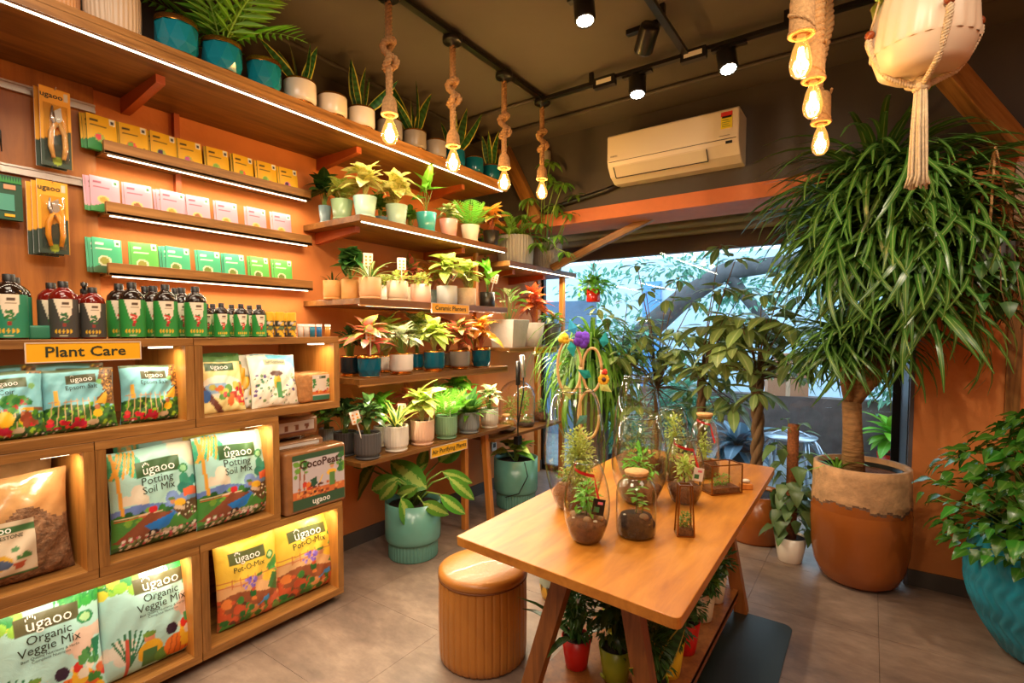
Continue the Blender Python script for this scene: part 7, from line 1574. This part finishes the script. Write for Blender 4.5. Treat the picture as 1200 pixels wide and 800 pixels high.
for i in range(6):
    a = i*1.1; p = Vector((math.cos(a)*0.07, math.sin(a)*0.07, 0.86+0.03*(i % 3))); inst(LF('green', 'heart', 0.6, 0.7, 0.2, 6), 'leaf', t, leaf_matrix(p, (math.cos(a), math.sin(a), 0.1), 0.09)); m.tube([(0, 0, 0.82), p], 0.002, 5)
m.build('stem', M['stem'], t)

# ---------------------------------------------------------------- right foreground: turquoise planter
t = thing('floor_planter', 'large turquoise wave-ribbed planter with bushy green plant at the right edge', 'plant', (0.735, 3.28, 0.0005)); R = 0.325; h = 0.575; nr = 40
prf = [(R*0.46, 0), (R*0.55, 0.012)]+[(R*(0.55+0.45*math.sin((z/0.36)*PI/2)**0.9) if z < 0.36 else R*(1-0.10*((z-0.36)/0.215)**1.6), z) for z in [0.012+0.01175*k for k in range(1, 48)]]+[(R*0.89, h), (R*0.84, h), (R*0.82, h-0.06)]
MB().lathe([(0.001, 0)]+prf, nr*6, mod=lambda a, z: 1+(0.045*abs(math.cos(nr/2*a+1.1*math.sin(z*44))) if 0.01 < z < h-0.01 else 0)).build('pot', plain('turquoise_glaze_crackle', (36, 136, 160), 0.18, var=0.22, scale=5), t)
MB().lathe([(R*0.885, h-0.004), (R*0.89, h+0.004), (R*0.84, h+0.004), (R*0.835, h-0.004)], 60).build('rim', plain('dark_teal_rim', (14, 70, 84), 0.2), t)
MB().disc(R*0.82, h-0.06, 40).build('soil', M['soil'], t); g = random.Random(9); m = MB(); stf = []
for i in range(900):
    a = g.uniform(0, 6.28); z_ = g.uniform(0.0, 1.0); rr = (0.16+0.34*math.sin(PI*min(1, z_*0.75+0.25)))*math.sqrt(g.uniform(0.15, 1)); x, y = math.cos(a)*rr, math.sin(a)*rr; zz_ = h-0.10+z_*0.66
    if 3.28+y > 3.74 or 0.735+x > 1.6: continue
    el = g.uniform(-0.9, 0.1); d = Vector((math.cos(a)*math.cos(el), math.sin(a)*math.cos(el), math.sin(el))); M4 = leaf_matrix((x, y, zz_), d, g.uniform(0.055, 0.095), roll=g.uniform(-.4, .4))
    if x < 0.1 and len(t.children) < 290: inst(LF('glossy', 'heart', 0.78, 0.6, 0.2, 5, 0.1), 'leaf', t, M4)
    else: stf.append(M4)
    if i % 6 == 0: m.tube([(x*0.15, y*0.15, h-0.07), (x*0.6, y*0.6, h-0.1+z_*0.5), (x, y, zz_)], 0.0035, 5)
m.build('stem', M['stem'], t); baked(t, LF('glossy', 'heart', 0.78, 0.6, 0.2, 5, 0.1), stf)

# macrame hanger with ribbed pot at the top right
c0 = at(1080, 90, 1.85); t = thing('hanging_planter', 'cream ribbed pot in a beaded macrame hanger at the top right', 'hanging plant', tuple(c0)); R = 0.152; h = 0.34; nr = 22
MB().lathe([(0.001, 0.0), (R*0.60, 0.004), (R*0.85, 0.03), (R*0.98, 0.09)], 60).build('pot_base', POT['cream'], t)
MB().lathe([(R*0.985, 0.088), (R*1.01, 0.10), (R*0.97, 0.20), (R*0.86, 0.30), (R*0.84, h), (R*0.78, h), (R*0.76, h-0.03)], nr*6, mod=lambda a, z: 1+0.022*math.cos(nr*a+2.0*math.sin(z*16))).build('pot', POT['cream'], t)
MB().disc(R*0.77, h-0.03, 30).build('soil', M['soil'], t); top = 3.13-c0.z
for k in range(4):
    a = math.radians(-70+k*90); c_, s_ = math.cos(a), math.sin(a); p = []
    for q in range(9): z_ = q/8*0.16; rr = R*(0.30+0.72*min(1, (q/8*1.15))**0.5)+0.012 if q else 0.02; p.append((c_*rr, s_*rr, -0.012+z_ if q else -0.03))
    m = MB(); rope(m, p, 0.011, 0.028); m.build('macrame_braid', M['cotton'], t); rr = R*1.08
    MB().ball((c_*rr, s_*rr, 0.165), 0.016, 8).build('wooden_bead', plain('brown_bead', (140, 66, 30), 0.3), t)
    MB().tube([(c_*rr, s_*rr, 0.17), (math.cos(a+0.3)*R*0.98, math.sin(a+0.3)*R*0.98, 0.30), (0.02*c_, 0.02*s_, 0.75), (0, 0, top)], 0.0035, 5).build('macrame_cord', M['cotton'], t)
MB().lathe([(0.012, 0.0), (0.026, -0.01), (0.026, -0.045), (0.016, -0.05)], 16).build('gathering_knot', M['cotton'], t)
g = random.Random(2); m = MB()
for k in range(20):
    a = k*2.4; r_ = 0.006+0.018*(k/20)**0.5; m.tube([(r_*0.7*math.cos(a), r_*0.7*math.sin(a), -0.035), (r_*math.cos(a), r_*math.sin(a), -0.18), (r_*1.2*math.cos(a+.2), r_*1.2*math.sin(a+.2), -0.345), (r_*1.6*math.cos(a), r_*1.6*math.sin(a), -0.37-0.02*g.random())], 0.0042, 5)
m.build('tassel', M['cotton'], t)
for k, (x, y, z_) in enumerate(((-0.17, -0.04, 0.26), (-0.14, -0.10, 0.33), (0.1, -0.12, 0.40))): leafto(t, LF('lime', 'oval', .9, .6, .1, 5, .2), (x*0.5, y*0.5, h+0.02), (x*1.1, y*1.1, z_-0.05))
# trailing plant hanging right of the dracaena
c0 = at(1160, 318, 2.5); t = thing('hanging_planter', 'dark trailing plant in a cord hanger beside the dracaena crown at right', 'hanging plant', tuple(c0)); zs = pot_parts(t, 'taper', 0.10, 0.13, POT['dkgrey']); top = at(1166, 172, 2.5).z-c0.z
for k in range(3): a = 2*PI*k/3+0.3; m = MB(); rope(m, [(0.098*math.cos(a), 0.098*math.sin(a), 0.12), (0, 0, top)], 0.006, 0.03, nn=4); m.build('hanging_cord', M['rope'], t)
g = random.Random(31); m = MB()
for i in range(120):
    a = g.uniform(0, 6.28); rr = g.uniform(0.06, 0.24); z_ = g.uniform(-0.18, 0.22)-rr*0.2; el = g.uniform(-1.3, 0.0); inst(LF('dark', 'heart', 0.7, 0.7, 0.2, 5), 'leaf', t, leaf_matrix((math.cos(a)*rr, math.sin(a)*rr, z_), (math.cos(a)*math.cos(el), math.sin(a)*math.cos(el), math.sin(el)), g.uniform(0.05, 0.09)))
for i in range(14):
    a = i*2.4; m.tube([(0.05*math.cos(a), 0.05*math.sin(a), 0.12), (0.14*math.cos(a), 0.14*math.sin(a), 0.10), (0.18*math.cos(a), 0.18*math.sin(a), -0.1), (0.17*math.cos(a+.3), 0.17*math.sin(a+.3), -0.28)], 0.0025, 5)
m.build('vine', M['bark'], t)

# ---------------------------------------------------------------- outside the window
pav = box_obj('pavement', (-9, YG+0.1, -0.15), (6, 14, -0.02), plain('outdoor_paving', (120, 130, 134), 0.8, var=0.2)); struct(pav).name = 'floor_outside'
def out(o, label, cat): return tag(o, label, cat)
out(box_obj('boundary_wall', (-6.5, 6.60, -0.02), (-3.25, 6.75, 1.95), plain('slate_blue_wall', (86, 112, 138), 0.8, var=0.15)), 'slate blue low wall outside at the left of the window', 'wall')
out(box_obj('neighbour_building', (-10, 11.0, -0.02), (4, 11.4, 3.1), plain('pale_blue_render', (196, 216, 232), 0.8, var=0.06)), 'pale blue building wall across the yard outside', 'building')
out(box_obj('low_planter_wall', (-2.7, 7.0, -0.02), (3.0, 7.2, 0.72), plain('dark_brown_low_wall', (92, 82, 80), 0.8, var=0.3)), 'low dark brown wall outside behind the money trees', 'wall')
out(box_obj('blue_door', (-4.15, 10.9, -0.02), (-3.75, 10.99, 2.6), plain('bright_blue_door', (96, 150, 206), 0.5)), 'bright blue door panel in the far building seen between branches', 'door')
bc = thing('tree', 'tree with a thick leaning grey branch outside across the upper window', 'tree', (-6.4, 8.6, -0.02)); Pb = Vector(bc.location)
br = MB(); pts = [at(640, 520, 11)-Pb, at(700, 440, 9.5)-Pb, at(760, 385, 8.6)-Pb, at(800, 350, 8.2)-Pb, at(850, 318, 8.0)-Pb, at(940, 305, 7.8)-Pb, at(1010, 270, 7.6)-Pb]
br.tube([Vector((0, 0, 0)), pts[1], pts[2], pts[3], pts[4], pts[5], pts[6]], [0.35, 0.22, 0.20, 0.17, 0.14, 0.12, 0.1], 10); br.tube([pts[4], at(900, 380, 7.9)-Pb, at(930, 470, 7.9)-Pb], [0.1, 0.08, 0.08], 8); br.build('trunk', plain('grey_bark', (84, 84, 86), 0.9, var=0.3, scale=5), bc)
g = random.Random(41)
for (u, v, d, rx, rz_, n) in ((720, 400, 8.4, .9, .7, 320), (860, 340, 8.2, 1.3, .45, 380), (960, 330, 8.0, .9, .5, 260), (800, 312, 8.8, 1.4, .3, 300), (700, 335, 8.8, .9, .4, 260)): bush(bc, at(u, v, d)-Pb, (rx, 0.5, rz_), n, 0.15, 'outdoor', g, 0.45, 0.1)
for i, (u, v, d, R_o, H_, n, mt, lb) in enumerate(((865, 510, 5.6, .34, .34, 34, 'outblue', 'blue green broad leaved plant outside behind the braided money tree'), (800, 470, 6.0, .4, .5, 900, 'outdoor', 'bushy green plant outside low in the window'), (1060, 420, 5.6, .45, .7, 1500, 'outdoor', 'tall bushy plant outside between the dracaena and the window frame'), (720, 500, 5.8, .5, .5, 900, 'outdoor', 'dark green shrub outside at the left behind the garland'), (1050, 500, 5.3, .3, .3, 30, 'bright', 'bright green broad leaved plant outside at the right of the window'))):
    c = at(u, v, d); t = thing('garden_plant', lb, 'plant', (c.x, c.y, -0.02)); P0 = Vector(t.location); zc = c.z+0.02
    if n < 100:
        MB().tube([(0, 0, 0.2), (0, 0, zc-0.1)], 0.02, 6).build('stem', M['stem'], t); straps(t, zc-0.1, n, 0.42, ms((mt, 'oval', 0.4, 1.0, 0.2, 6)), random.Random(i), 1.4, -0.3)
    else: bush(t, (0, 0, zc), (R_o, R_o*0.6, H_), n, 0.12, mt, random.Random(i), 0.4, 0.1); MB().tube([(0, 0, 0.2), (0, 0, zc)], 0.03, 6).build('stem', M['bark'], t)
    pot_parts(t, 'cone', 0.16, 0.25, POT['dkgrey' if i != 4 else 'red'])
for (u0, u1, v0, v1, lb) in ((901, 946, 463, 500, 'larger brown cardboard box outside on the low wall'), (912, 950, 440, 462, 'smaller brown cardboard box outside on top of the larger box')):
    A = at(u0, v1, 6.5); B = at(u1, v0, 6.5); o = thing('cardboard_box', lb, 'box', ((A.x+B.x)/2, 7.1, 0.72 if v1 == 500 else 1.02), rz=0.35)
    w_ = abs(B.x-A.x)*1.15; hh = 0.30 if v1 == 500 else 0.22; box_obj('carton', (-w_/2, -0.09, 0), (w_/2, 0.09, hh), plain('brown_cardboard', (176, 128, 98), 0.8, var=0.05), o); box_obj('tape', (-0.025, -0.0915, 0), (0.025, -0.09, hh), plain('packing_tape', (206, 176, 150), 0.3), o)
c = at(925, 548, 5.2); t = thing('metal_chair', 'silver metal chair with curved tube back outside behind the climber', 'chair', (c.x, c.y, -0.02)); m = MB(); sv = plain('brushed_silver', (176, 190, 206), 0.3, metal=0.7)
hz = at(925, 505, 5.2).z+0.02
for rr, zz_ in ((0.30, 0.0), (0.285, -0.05)): m.tube([(rr*math.cos(a), 0.06*math.sin(a), hz-0.30+0.30*math.sin(a)+zz_) for a in [PI*k/16 for k in range(17)]], 0.014, 8)
m.build('curved_back', sv, t); MB().lathe([(0.001, 0.44), (0.24, 0.44), (0.25, 0.46), (0.001, 0.465)], 24).build('seat', sv, t)
for k in range(4): a = PI/4+k*PI/2; MB().tube([(0.2*math.cos(a), 0.2*math.sin(a), 0.44), (0.25*math.cos(a), 0.25*math.sin(a), 0)], 0.013, 8).build('leg', sv, t)
for s_ in (-1, 1): MB().tube([(s_*0.30, 0, hz-0.30), (s_*0.22, -0.1, 0.44)], 0.014, 8).build('back_post', sv, t)
